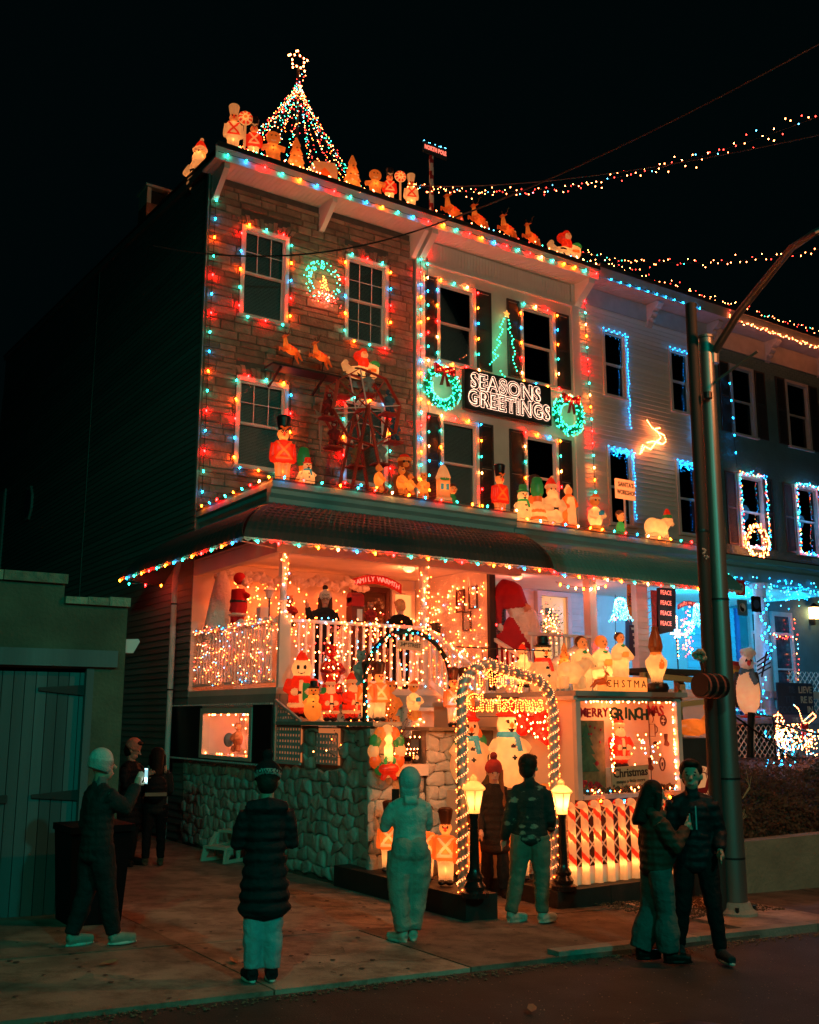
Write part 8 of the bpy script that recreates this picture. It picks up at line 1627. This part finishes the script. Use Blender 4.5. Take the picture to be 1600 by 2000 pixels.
# ================================================================ PEOPLE
skin = mat('skin', (.48, .27, .19), .55, .06, 10, .1); 
from mathutils import noise as mnoise
def cm_(n, c, r=.85, b=.5, s=45, v=.2, quilt=0, **k):
 if n in M: return M[n]
 m = mat(n, c, r, v, 6, b, s, bdist=.012, spec=.12, **k); nt = m.node_tree; N = nt.nodes; L = nt.links; bp = [x for x in N if x.type == 'BUMP'][0]
 tc = [x for x in N if x.type == 'MAPPING'][0]; w_ = N.new('ShaderNodeTexWave' if quilt else 'ShaderNodeTexNoise'); b2 = N.new('ShaderNodeBump'); L.new(tc.outputs[0], w_.inputs['Vector'])
 if quilt: w_.bands_direction = 'Z'; w_.inputs['Scale'].default_value = quilt; w_.inputs['Distortion'].default_value = 1.6; w_.inputs['Detail Scale'].default_value = 2
 else: w_.inputs['Scale'].default_value = 9; w_.inputs['Distortion'].default_value = 1.2
 b2.inputs['Strength'].default_value = .8; b2.inputs['Distance'].default_value = .008 if quilt else .014; L.new(w_.outputs['Fac' if quilt else 0], b2.inputs['Height']); L.new(b2.outputs[0], bp.inputs['Normal']); return m
def person(label, loc, rotz, h, J, cl, extra=(), hair=None, hat=None, hold=None, lean=0):
 """J: joints overriding a standing pose (units of height). cl: dict with materials top,bottom,shoes"""
 b = dict(pel=(0, 0, .53), chest=(0, 0, .73), neck=(0, 0, .825), head=(0, -.012, .925), lsh=(-.092, 0, .785), rsh=(.092, 0, .785), lel=(-.122, .01, .62), rel=(.122, .01, .62), lwr=(-.125, -.04, .47), rwr=(.125, -.04, .47),
             lhi=(-.055, 0, .52), rhi=(.055, 0, .52), lkn=(-.06, -.01, .285), rkn=(.06, -.01, .285), lan=(-.065, .015, .05), ran=(.065, .015, .05), ltoe=(-.075, -.11, .02), rtoe=(.075, -.11, .02)); b.update(J)
 h *= .955; b = {k: ((v[0] * .80, v[1], v[2]) if k in ('lel', 'rel') and abs(v[0]) > .13 else v) for k, v in b.items()}; V = {k: Vector(v) * h for k, v in b.items()}; t = thing('person', label, 'person', loc, rotz); u = h; w_ = cl.get('w', 1.0)
 def build(name, prims, vox, mats_=None, sm=2, wav=0):
  mb, own = prim_mb(prims); me = remesh(mb, vox, sm); mts = []
  tree = BVHTree.FromPolygons([Vector(v) for v in mb.v], mb.f); mi = []
  for f in me.polygons:
   k = prims[own[tree.find_nearest(f.center)[2]]][1]
   if k not in mts: mts.append(k)
   mi.append(mts.index(k))
  me.materials.clear(); [me.materials.append(m_) for m_ in mts]; me.polygons.foreach_set('material_index', mi); me.update(); nn = [(v.co + v.normal * wav * u * (mnoise.noise(Vector((v.co.x * 9, v.co.y * 9, v.co.z * 15)) + Vector((loc[0] * 7, 0, 0))) + .5 * mnoise.noise(v.co * 30))) for v in me.vertices] if wav else None
  if wav: me.vertices.foreach_set('co', [c for p_ in nn for c in p_])
  me.polygons.foreach_set('use_smooth', [True] * len(mi)); me.update(); return link(name, me, t, loc=(0, 0, 0))
 g = u * 1.13; H_ = V['head']; fd = Vector(J.get('face', (0, -1, -.1))).normalized(); sd = fd.cross(Vector((0, 0, 1))).normalized() * -1; upv = sd.cross(fd).normalized(); 
 if upv.z < 0: upv = -upv
 hp = lambda f, s, z: H_ + fd * f * g + sd * s * g + upv * z * g
 body = [('b', skin, 'e', hp(-.004, 0, .012), (.044 * g, .052 * g, .060 * g), (0, 0, math.atan2(fd.x, -fd.y) if 1 else 0)), ('b', skin, 'e', hp(.014, 0, -.030), (.032 * g, .034 * g, .036 * g)), ('b', skin, 't', [hp(.046, 0, .008), hp(.062, 0, -.012)], [.006 * g, .010 * g]), ('b', mat('lips', (.38, .12, .1), .5, .05, 5, 0), 't', [hp(.043, -.012, -.036), hp(.049, 0, -.036), hp(.043, .012, -.036)], .0045 * g),
   ('b', skin, 'e', hp(-.002, -.048, -.002), (.008 * g, .009 * g, .014 * g)), ('b', skin, 'e', hp(-.002, .046, -.002), (.010 * g, .012 * g, .018 * g)), ('b', skin, 't', [V['chest'], V['neck'], hp(-.012, 0, -.03)], [.045 * u, .032 * u, .031 * g]), ('b', skin, 't', [V['pel'], V['chest']], [.05 * u, .05 * u])]
 dark = mat('eye_dark', (.02, .012, .01), .3, .05, 5, 0)
 for s_ in (-1, 1): body += [('b', dark, 'e', hp(.044, s_ * .018, .010), .0038 * g), ('b', dark, 't', [hp(.042, s_ * .012, .022), hp(.039, s_ * .026, .022)], .0016 * g)]
 for a in 'lr':
  body += [('b', skin, 't', [V[a + 'sh'], V[a + 'el'], V[a + 'wr']], [.03 * u, .024 * u, .016 * u]), ('b', skin, 't', [V[a + 'hi'], V[a + 'kn'], V[a + 'an']], [.05 * u, .033 * u, .022 * u])]
  wv = V[a + 'wr']; d = (wv - V[a + 'el']).normalized(); cu = Vector(J.get(a + 'curl', (0, -.35, -.2))); side = Vector((1 if a == 'l' else -1, 0, 0)) * 1.0
  side = (side - d * side.dot(d)).normalized(); nrm = d.cross(side).normalized(); pc_ = wv + d * .030 * u
  body.append(('b', skin, 't', [wv, pc_, wv + d * .048 * u], [.015 * u, .021 * u, .019 * u]))
  for k in range(4):
   r0 = wv + d * .05 * u + nrm * (k - 1.5) * .0105 * u; L = [.036, .042, .040, .032][k] * u; m1 = r0 + (d + cu * .5).normalized() * L * .5; m2 = m1 + (d + cu * 1.6).normalized() * L * .5; body.append(('b', skin, 't', [r0 - d * .012 * u, r0, m1, m2], [.0062 * u, .0062 * u, .0055 * u, .0048 * u]))
  th = wv + d * .018 * u + nrm * (-.018) * u; body.append(('b', skin, 't', [th, th + (d * .6 - nrm * .8).normalized() * .022 * u, th + (d * .9 - nrm * .5 + cu * .5).normalized() * .042 * u], [.009 * u, .0075 * u, .006 * u]))
 build('body', body, .0042 * u, sm=1)
 T = cl['top']; hem = cl.get('hem', .49); sl_ = 1 + (cl.get('puff', 1.0) - 1) * .6; w_ = 1 + (w_ - 1) * .6; D = lambda k_: V[k_]
 cx_ = V['pel'].copy(); q0 = Vector((cx_.x, cx_.y, hem * u)); tp = [('top', T, 'e', V['chest'] + Vector((0, .0, .0)), (.104 * u * w_, .070 * u * sl_, .10 * u)), ('top', T, 't', [V['lsh'] + Vector((0, 0, -.012 * u)), V['neck'] + Vector((0, .008 * u, -.012 * u)), V['rsh'] + Vector((0, 0, -.012 * u))], [.040 * u * sl_, .046 * u, .040 * u * sl_]), ('top', T, 't', [V['chest'], V['neck'] + Vector((0, 0, .012 * u))], [.07 * u, .045 * u])]
 n = 8
 for k in range(n):      # overlapping flat discs make the torso
  s_ = k / (n - 1); c = V['chest'].lerp(q0, s_); wd = (.100 - .008 * math.sin(s_ * 3.1)) * (1 - s_) + (cl.get('hemw', .115) * .88 if hem > .42 else .128) * s_; tp.append(('top', T, 'e', c, (wd * u * w_, wd * .70 * u * sl_, max(.05, (.73 - hem) / n * 1.1) * u)))
 for a in 'lr':
  tp.append(('top', T, 't', [V[a + 'sh'], V[a + 'sh'].lerp(V[a + 'el'], .5), V[a + 'el'], V[a + 'el'].lerp(V[a + 'wr'], .55), V[a + 'wr']], [.040 * u * sl_, .041 * u * sl_, .036 * u * sl_, .033 * u * sl_, .026 * u * sl_]))
 if cl.get('ribs'):      # quilted rolls
  pass
 for e in cl.get('top_extra', ()): tp.append(e(V, u, T))
 build(cl.get('top_name', 'jacket'), tp, .0075 * u, wav=.0055)
 B_ = cl['bottom']; lw = cl.get('legw', 1.0); hk = .72 if hem < .42 else 1; bt = [('b', B_, 'e', V['pel'], (.088 * u * w_ * hk, .070 * u * hk, .075 * u))]
 for a in 'lr':
  bt.append(('b', B_, 't', [V[a + 'hi'], V[a + 'hi'].lerp(V[a + 'kn'], .5), V[a + 'kn'], V[a + 'kn'].lerp(V[a + 'an'], .5), V[a + 'an'] + Vector((0, 0, .012 * u))], [.066 * u * hk * (1 + (lw - 1) * .5), .060 * u * lw * hk, .048 * u * lw, .044 * u * lw * cl.get('flare', 1), .036 * u * lw * cl.get('flare', 1)]))
  if cl.get('cuff'): bt.append(('b', B_, 't', [V[a + 'an'] + Vector((0, 0, .05 * u)), V[a + 'an'] + Vector((0, 0, .02 * u))], [.052 * u, .040 * u]))
 for e in cl.get('bottom_extra', ()): bt.append(e(V, u, B_))
 build('trousers', bt, .0075 * u, wav=.0055)
 for a in 'lr':
  an, to = V[a + 'an'], V[a + 'toe']; z0 = min(to.z, an.z) ; S_ = cl['shoes']; so = cl.get('sole', S_); ft = to - an; ft.z = 0; fdir = ft.normalized(); hb = Vector((an.x, an.y, to.z)) - fdir * .02 * u; tt = Vector((to.x, to.y, to.z))
  rz = math.atan2(fdir.y, fdir.x)
  pr_ = [('s', S_, 't', [hb + Vector((0, 0, .018 * u)), hb.lerp(tt, .45) + Vector((0, 0, .016 * u)), tt + Vector((0, 0, .006 * u))], [.030 * u, .028 * u, .024 * u]), ('s', S_, 't', [an + Vector((0, 0, .02 * u)), Vector((an.x, an.y, to.z + .02 * u))], [.028 * u, .03 * u]), ('s', so, 'e', (hb + tt) / 2 + Vector((0, 0, -.012 * u)), ((tt - hb).length * .62, .030 * u, .011 * u), (0, 0, rz))]
  build('shoe', pr_, .006 * u)
 if hair:
  pr_ = [('h', hair[0], 'e', hp(-.018, 0, .026), (.056 * g, .056 * g, .056 * g))]
  if hair[1] == 'long': pr_ += [('h', hair[0], 't', [hp(-.03, 0, .02), hp(-.045, 0, -.05), V['neck'] + Vector((0, .05 * g, -.05 * g)) + fd * -.03 * g, V['chest'] - fd * .08 * g + Vector((0, 0, .02 * g))], [.05 * g, .05 * g, .045 * g, .03 * g])] + [('h', hair[0], 't', [hp(.0, s_ * .045, .02), hp(.0, s_ * .05, -.05), V['neck'] + sd * s_ * .06 * g + fd * -.01 * g + Vector((0, 0, -.07 * g))], [.022 * g, .02 * g, .012 * g]) for s_ in (-1, 1)]
  elif hair[1] == 'side': pr_ += [('h', hair[0], 't', [hp(.0, .045, .02), hp(.0, .05, -.05), V['neck'] + sd * .06 * g + fd * .07 * g + Vector((0, 0, -.12 * g))], [.022 * g, .02 * g, .012 * g])]
  else: pr_ += [('h', hair[0], 'e', hp(-.025, 0, -.01), (.047 * g, .045 * g, .05 * g)), ('h', hair[0], 'e', hp(.014, 0, .060), (.040 * g, .040 * g, .020 * g))]
  build('hair', pr_, .006 * g)
 if hat:
  pr_ = [('h', hat[0], 'e', hp(-.012, 0, .034), (.060 * g, .060 * g, .060 * g)), ('h', hat[1] if len(hat) > 1 and hat[1] else hat[0], 't', [hp(-.016, 0, .012), hp(-.012, 0, .034)], [.061 * g, .0625 * g])]
  if hat[2:] and hat[2] == 'pom': pr_.append(('h', hat[3] if len(hat) > 3 else hat[0], 'e', hp(-.022, 0, .112), .027 * g))
  if hat[2:] and hat[2] == 'low': pr_ += [('h', hat[1], 't', [hp(-.026, 0, -.016), hp(-.016, 0, .008)], [.056 * g, .0635 * g])]
  if hat[2:] and hat[2] == 'hood': pr_ = [('h', hat[0], 'e', hp(-.016, 0, .01), (.063 * g, .066 * g, .076 * g)), ('h', hat[0], 't', [hp(-.02, 0, -.03), V['neck'] + Vector((0, 0, .0))], [.058 * g, .055 * g])]
  o_ = build('hat', pr_, .006 * g)
 for fn in extra: fn(t, V, u, hp)
 return t
def phone(pos, rot, glow=False):
 def f(t, V, u, hp):
  w_ = {'lw': V['lwr'], 'rw': V['rwr'], 'mid': (V['lwr'] + V['rwr']) / 2}[pos[0]] + Vector(pos[1]) * u
  o = thing('phone', pos[2], 'phone', t.matrix_basis @ w_ if False else (t.location + Matrix.Rotation(t.rotation_euler.z, 3, 'Z') @ w_), t.rotation_euler.z); o.rotation_euler = (rot[0], rot[1], t.rotation_euler.z + rot[2])
  obj('case', MB().box(-.037, .037, -.004, .004, -.075, .075), black, o, world=False); obj('screen', MB().box(-.034, .034, -.0055, -.0045, -.070, .070), emis('phone_screen', (.45, .9, 1), .8) if glow else mat('phone_glass', (.02, .02, .02), .1, .1, 3, 0), o, world=False)
  if glow: obj('bright_picture', MB().box(-.028, .028, -.0075, -.006, -.055, -.015).octa((-.02, -.008, .062), .006).octa((.0, -.008, .062), .006).octa((.02, -.008, .062), .006), emis('phone_bright', (.5, .95, 1), 5), o, world=False)
 return f
def ground_at(px, py): return onground(px, py)
blackcoat = cm_('black_puffer', (.013, .013, .015), .7, quilt=4.2); bands = lambda lo, hi, n, r, rx=1.0: [(lambda V, u, T, k=k: ('top', T, 'e', Vector((V['pel'].x, V['pel'].y, (lo + (hi - lo) * k / (n - 1)) * u)), (r * .84 * rx * u * (1.0 + .12 * (1 - k / (n - 1))), r * .64 * u, .024 * u))) for k in range(n)]
# 1 long black coat, bobble hat, back to us
q = ground_at(512, 1918); jean = cm_('pale_jeans', (.30, .40, .42), .9); hbk = cm_('black_knit', (.015, .015, .017), .95, .8, 90); hgr = cm_('grey_knit_band', (.42, .40, .36), .95, .8, 90)
furh = lambda V, u, T: ('top', T, 't', [V['lsh'] + Vector((-.005 * u, .03 * u, .015 * u)), V['neck'] + Vector((0, .05 * u, -.01 * u)), V['rsh'] + Vector((.005 * u, .03 * u, .015 * u))], [.032 * u, .045 * u, .032 * u])
def hat_word(t, V, u, hp):
 for i, chh in enumerate('TOWSON'):
  a = R(180 - 55 + i * 22); r_ = .077 * u; fx = math.sin(a); fy = -math.cos(a)
  c = V['head'] + Vector((r_ * fx, r_ * fy + .018 * u, .056 * u)); o = text('lettering', chh, .044, black, None, (0, 0, 0), (R(90), 0, a), .002, sx=1.1, offset=.001); o.parent = t; o.location = c
p1 = person('woman from behind in long black coat and black bobble hat with a pale lettered band', (q.x, q.y, q.z), R(180 - 22), 1.70, dict(lwr=(-.06, -.13, .66), lel=(-.16, -.03, .63), rwr=(.05, -.14, .68), rel=(.165, -.03, .63), lcurl=(0, -.2, .4), rcurl=(0, -.2, .4), lkn=(-.04, -.005, .28), rkn=(.045, -.005, .28), lan=(-.045, .01, .05), ran=(.05, .01, .05), ltoe=(-.04, -.11, .02), rtoe=(.08, -.10, .02), face=(0, -1, -.25)),
 dict(top=blackcoat, bottom=jean, shoes=cm_('canvas_black', (.015, .015, .018), .8), sole=cm_('rubber_sole', (.5, .52, .46), .6, .05), hem=.335, hemw=.128, puff=1.18, legw=1.12, top_name='coat', w=1.04, top_extra=[furh]), extra=[hat_word, phone(('mid', (0, -.05, .035), 'phone in the hands of the woman in the long black coat'), (R(15), 0, 0))], hat=(hbk, hgr, 'pom'), hair=(cm_('dark_hair', (.02, .013, .01), .6), 'short'))
# 2 sweatsuit
q = ground_at(800, 1838); swt = cm_('grey_green_fleece', (.36, .42, .36), .95, .6, 60); sw2 = cm_('grey_green_track', (.27, .33, .27), .95, .6, 60)
pocket = lambda V, u, T: ('b', T, 'e', V['rkn'] + Vector((.048 * u, 0, .05 * u)), (.02 * u, .045 * u, .045 * u)); waist = lambda V, u, T: ('top', T, 't', [V['pel'] + Vector((0, 0, .035 * u)), V['pel'] + Vector((0, 0, .052 * u))], .106 * u)
person('person seen from behind in grey-green hooded sweatshirt and baggy cargo joggers', (q.x, q.y, q.z), R(180 - 25), 1.66, dict(lwr=(-.02, -.14, .75), lel=(-.155, -.06, .66), rwr=(.06, -.15, .74), rel=(.185, -.04, .66), lcurl=(0, -.1, .5), rcurl=(0, -.1, .5), lkn=(-.05, -.02, .27), rkn=(.065, .01, .275), lan=(-.02, .01, .055), ran=(.045, .04, .05), ltoe=(-.03, -.11, .02), rtoe=(.12, -.05, .02), face=(0, -1, 0)),
 dict(top=swt, bottom=sw2, shoes=cm_('white_trainer', (.45, .42, .34), .6, .2), hem=.565, hemw=.112, puff=1.12, legw=1.42, flare=.92, w=1.16, top_name='sweatshirt', cuff=True, bottom_extra=[pocket, lambda V, u, T: ('b', T, 'e', V['pel'] + Vector((-.04 * u, .035 * u, .0)), (.075 * u, .07 * u, .085 * u)), lambda V, u, T: ('b', T, 'e', V['pel'] + Vector((.045 * u, .035 * u, .0)), (.075 * u, .07 * u, .085 * u))], top_extra=[lambda V, u, T: ('top', T, 't', [V['neck'] + Vector((-.04 * u, .035 * u, -.005 * u)), V['neck'] + Vector((.04 * u, .035 * u, -.005 * u))], .04 * u)]), extra=[phone(('mid', (.04, -.05, .08), 'phone held up by the person in the green sweatsuit'), (0, 0, 0))], hat=(cm_('grey_beanie', (.33, .42, .38), .95, .8, 80), None, 'hood'))
# 3 man in patterned jacket
q = ground_at(1040, 1802)
def fleece():
 n_ = 'patterned_fleece'
 if n_ in M: return M[n_]
 m = cm_(n_, (.03, .04, .035), .95, .7, 60); nt = m.node_tree; N = nt.nodes; L = nt.links
 tc = N.new('ShaderNodeTexCoord'); mp = N.new('ShaderNodeMapping'); mp.inputs['Scale'].default_value = (5, 5, 9); L.new(tc.outputs['Object'], mp.inputs[0]); v = N.new('ShaderNodeTexVoronoi'); v.inputs['Scale'].default_value = 1.15; L.new(mp.outputs[0], v.inputs['Vector']); nz = N.new('ShaderNodeTexNoise'); nz.inputs['Scale'].default_value = 3; nz.inputs['Detail'].default_value = 8; L.new(mp.outputs[0], nz.inputs['Vector'])
 ad = N.new('ShaderNodeMath'); ad.operation = 'ADD'; L.new(v.outputs['Distance'], ad.inputs[0]); L.new(nz.outputs[0], ad.inputs[1]); cr = N.new('ShaderNodeValToRGB'); cr.color_ramp.elements[0].position = .62; cr.color_ramp.elements[0].color = (.28, .24, .18, 1); cr.color_ramp.elements[1].position = .78; cr.color_ramp.elements[1].color = (.025, .035, .032, 1)
 L.new(ad.outputs[0], cr.inputs[0]); L.new(cr.outputs[0], N['Principled BSDF'].inputs['Base Color']); return m
dhair = cm_('dark_hair', (.02, .013, .01), .6)
person('man from behind in dark patterned fleece jacket, olive trousers and white trainers', (q.x, q.y, q.z), R(180 - 40), 1.82, dict(lel=(-.155, .0, .62), rel=(.165, .02, .62), lwr=(-.13, -.10, .55), rwr=(.165, -.04, .49), lkn=(-.065, -.01, .28), rkn=(.085, .0, .28), lan=(-.06, .015, .05), ran=(.13, .03, .05), ltoe=(-.14, -.07, .02), rtoe=(.04, -.04, .02), face=(-.5, -1, -.15)),
 dict(top=fleece(), bottom=cm_('olive_corduroy', (.12, .14, .10), .9), shoes=cm_('white_trainer', (.45, .42, .34), .6, .2), hem=.50, hemw=.118, puff=1.22, legw=1.08, w=1.16, top_extra=[lambda V, u, T: ('top', T, 't', [V['neck'] + Vector((-.03 * u, .02 * u, .005 * u)), V['neck'] + Vector((.03 * u, .02 * u, .005 * u))], .045 * u)]), hair=(dhair, 'short'))
# 4 woman in red bobble hat facing us
q = ground_at(968, 1752)
fq = cm_('brown_faux_fur', (.028, .018, .014), .95, 1, 50); mar = cm_('maroon_knit', (.28, .035, .03), .95, .8, 80)
person('long-haired woman in maroon bobble hat and dark quilted coat looking down', (q.x, q.y, q.z), R(-30), 1.70, dict(face=(.05, -1, -.22), lel=(-.155, .0, .62), rel=(.15, .0, .62), lwr=(-.12, -.10, .50), rwr=(.10, -.12, .58)), dict(top=fq, bottom=cm_('black_trousers', (.012, .011, .012), .8), shoes=cm_('black_boot', (.015, .012, .01), .5, .2), hem=.36, hemw=.125, puff=1.2, flare=1.15, top_name='coat', w=1.05), hair=(cm_('auburn_hair', (.28, .09, .03), .6), 'side'), hat=(mar, None, 'pom', cm_('maroon_pom', (.16, .03, .025), .95, 1, 60)))
# 5 couple at the right: woman with dark hair looking at a phone, man beside
q = ground_at(1290, 1878)
brn = cm_('brown_puffer', (.10, .045, .03), .6, .5, 30, quilt=4.5); grd = cm_('dark_green_vest', (.02, .04, .036), .6, .4, 30)
hood = lambda V, u, T: ('top', brn, 't', [V['lsh'] + Vector((.03 * u, -.05 * u, .03 * u)), V['neck'] + Vector((-.05 * u, .04 * u, .01 * u)), V['neck'] + Vector((.05 * u, .05 * u, .01 * u)), V['rsh'] + Vector((-.03 * u, -.05 * u, .03 * u))], .032 * u)
def bag(t, V, u, hp):
 w_ = V['rwr']; R3 = Matrix.Rotation(t.rotation_euler.z, 3, 'Z'); o = thing('hand_bag', 'black hand bag hanging from the hand of the dark-haired woman', 'bag', t.location + R3 @ (w_ + Vector((0, -.05, -.62))), t.rotation_euler.z)
 obj('bag_body', MB().ell((0, 0, .16), (.15, .07, .15), 16, 10), cm_('black_leather', (.012, .011, .012), .4, .2), o, world=False, smooth=60)
 obj('strap', MB().tube([(-.11, 0, .24), (-.03, 0, .60), (.0, 0, .64)], .008, 5).tube([(.11, 0, .24), (.03, 0, .60), (.0, 0, .64)], .008, 5), cm_('black_leather', (.012, .011, .012), .4, .2), o, world=False)
person('dark-haired woman in short brown hooded puffer and wide grey-green jeans, in profile', (q.x, q.y, q.z), R(62), 1.63, dict(face=(.05, -1, -.15), lel=(-.14, -.08, .64), lwr=(-.03, -.18, .74), rel=(.15, .02, .63), rwr=(.15, -.02, .50), lcurl=(0, .2, .4), lkn=(-.05, -.03, .28), lan=(-.05, -.03, .05), ltoe=(-.06, -.16, .02), rkn=(.05, .03, .28), ran=(.05, .10, .05), rtoe=(.06, -.02, .02)),
 dict(top=brn, bottom=cm_('grey_green_denim', (.09, .12, .11), .9), shoes=cm_('black_boot', (.015, .012, .01), .5, .2), hem=.52, hemw=.128, puff=1.38, legw=1.15, flare=1.5, w=1.08, top_extra=[hood, lambda V, u, T: ('top', grd, 'e', V['chest'] + Vector((0, -.055 * u, -.08 * u)), (.10 * u, .075 * u, .15 * u))]), hair=(dhair, 'long'), extra=[bag, phone(('lw', (.03, -.05, .04), 'phone in clear case held by the dark-haired woman'), (0, 0, 0))])
q = ground_at(1368, 1872)
def zips(t, V, u, hp):
 obj('zip', MB().box(-.006, .006, -.115 * u * 1.2, -.105 * u * 1.2, .66 * u, .78 * u).box(-.06, -.05, -.105 * u * 1.2, -.10 * u * 1.2, .68 * u, .74 * u), mat('zip_grey', (.3, .35, .35), .4, .1, 4, 0), t, world=False)
person('tall dark-haired man in black puffer jacket and slim black trousers facing the street', (q.x, q.y, q.z), R(-42), 1.84, dict(face=(-.15, -1, -.05), lel=(-.16, .02, .63), rel=(.165, .01, .63), lwr=(-.12, -.09, .58), rwr=(.12, -.08, .55), lkn=(-.075, -.02, .28), lan=(-.10, .04, .05), ltoe=(-.10, -.06, .02), rkn=(.075, -.05, .28), ran=(.10, -.05, .05), rtoe=(.14, -.16, .02)),
 dict(top=cm_('black_down', (.012, .013, .015), .55, .4, 25, quilt=3.6), bottom=cm_('black_trousers', (.012, .011, .012), .8), shoes=cm_('dark_trainer', (.02, .03, .032), .6), sole=cm_('grey_sole', (.4, .42, .38), .6, .05), hem=.47, hemw=.115, puff=1.25, w=1.12, legw=.92, top_extra=[lambda V, u, T: ('top', T, 't', [V['neck'] + Vector((-.03 * u, 0, .015 * u)), V['neck'] + Vector((.03 * u, 0, .015 * u))], .052 * u)]), hair=(dhair, 'short'), extra=[zips])
# 6 walker on the left in white beanie, arm up with phone
q = ground_at(178, 1848); dgc = cm_('black_jacket', (.018, .02, .02), .8)
person('person in white beanie and dark jacket raising a phone, at the far left', (q.x, q.y, q.z), R(95), 1.74, dict(face=(-.1, -1, .05), lel=(-.09, -.11, .70), lwr=(-.04, -.19, .82), rel=(.15, .02, .62), rwr=(.14, -.06, .48), lcurl=(0, -.1, .3), lkn=(-.05, -.05, .28), lan=(-.05, -.10, .05), ltoe=(-.06, -.22, .02), rkn=(.05, .02, .28), ran=(.05, .09, .05), rtoe=(.06, -.03, .02)),
 dict(top=dgc, bottom=cm_('dark_trousers', (.02, .024, .026), .8), shoes=cm_('tan_trainer', (.20, .22, .18), .7, .3), sole=cm_('pale_sole', (.4, .5, .45), .6, .05), hem=.46, hemw=.12, puff=1.3, w=1.1, legw=1.1, top_extra=[lambda V, u, T: ('top', cm_('grey_knit', (.10, .10, .095), .95), 't', [V['neck'] + Vector((0, .03 * u, .02 * u)), V['neck'] + Vector((0, -.02 * u, .01 * u))], .048 * u)]), hat=(cm_('white_knit', (.55, .55, .5), .95, .8, 80), cm_('white_knit_fold', (.42, .40, .36), .95, .9, 90), 'low'), extra=[phone(('lw', (.0, -.06, .05), 'raised phone with glowing screen in the far left walker hand'), (0, 0, R(180)), True)])
# 7,8 pair in the dark gap
q = ground_at(247, 1690); person('bearded man in salmon beanie and long black coat standing in the dark gap', (q.x, q.y, q.z), R(35), 1.80, dict(face=(.3, -1, -.4), lel=(-.14, -.03, .65), rel=(.14, -.03, .65), lwr=(-.04, -.15, .72), rwr=(.05, -.15, .72)), dict(top=blackcoat, bottom=cm_('black_trousers', (.012, .011, .012), .8), shoes=cm_('black_boot', (.015, .012, .01), .5, .2), hem=.35, hemw=.12, puff=1.15, top_name='coat'), hat=(cm_('salmon_knit', (.5, .2, .14), .95, .8, 80), None), hair=(dhair, 'short'))
q = ground_at(298, 1690)
def pack(t, V, u, hp):
 o = thing('backpack', 'dark backpack with pale straps worn by the person with dark hair in the gap', 'backpack', t.location, t.rotation_euler.z); tanb = mat('strap_tan', (.36, .28, .2), .8, .1, 6, .1)
 obj('pack_body', MB().ell((0, .17, .66 * u), (.16, .10, .20), 16, 10), blackcoat, o, world=False, smooth=60); obj('pack_band', MB().box(-.15, .15, .24, .275, .60 * u, .63 * u), tanb, o, world=False)
 for s_ in (-1, 1): obj('strap', MB().tube([(s_ * .12, .12, .80 * u), (s_ * .12, .02, .845 * u), (s_ * .12, -.12, .76 * u)], .022, 6), tanb, o, world=False)
person('dark-haired person with backpack in the dark gap, back turned', (q.x, q.y, q.z), R(180 - 20), 1.70, dict(lel=(-.15, -.02, .64), rel=(.17, -.02, .64), lwr=(-.1, -.12, .6), rwr=(.12, -.12, .6)), dict(top=dgc, bottom=cm_('black_trousers', (.012, .011, .012), .8), shoes=cm_('tan_boot', (.12, .09, .06), .7, .3), hem=.47, puff=1.2, w=1.08, legw=.9), hair=(dhair, 'long'), extra=[pack])
# 9,10 on the porch
bh = cm_('cream_bobble_knit', (.6, .5, .42), .95, .8, 80)
def glasses(t, V, u, hp):
 mb = MB()
 for s_ in (-1, 1): mb.tube([hp(.052, s_ * .021 + .014 * math.cos(k * .7), .010 + .013 * math.sin(k * .7)) for k in range(10)], .003, 4)
 mb.tube([hp(.056, -.008, .012), hp(.056, .008, .012)], .0025, 4); obj('glasses', mb, black, t, world=False); o = text('lettering', 'CALM', .045, black, None, (0, 0, 0), (R(90), 0, 0), .002); o.parent = t; o.location = hp(.052, 0, .036) + Vector((0, -.012, .012))
person('smiling woman with glasses in cream bobble hat and dark sweater waving from the porch', (8.33, 14.98, 2.6), R(-25), 1.66, dict(face=(.0, -1, -.1), lel=(-.20, -.05, .70), lwr=(-.19, -.12, .83), rel=(.16, -.02, .64), rwr=(.08, -.13, .60), lcurl=(0, 0, .1)), dict(top=cm_('charcoal_sweater', (.03, .028, .03), .95, .6, 60), bottom=cm_('black_trousers', (.012, .011, .012), .8), shoes=cm_('black_boot', (.015, .012, .01), .5, .2), hem=.5, w=1.15, puff=1.15, top_name='sweater'), hair=(cm_('brown_hair', (.10, .035, .02), .6), 'long'), hat=(bh, bh, 'pom', cm_('dark_pom', (.05, .025, .02), .95, 1, 60)), extra=[glasses])
person('blond person in plain black top standing on the porch beside the dark door', (9.84, 15.0, 2.6), R(160), 1.62, dict(face=(.4, -1, -.5)), dict(top=cm_('plain_black', (.01, .01, .01), .9), bottom=cm_('black_trousers', (.012, .011, .012), .8), shoes=cm_('black_boot', (.015, .012, .01), .5, .2), hem=.48, w=1.12, puff=1.3), hair=(cm_('blond_hair', (.45, .24, .10), .6), 'short'))
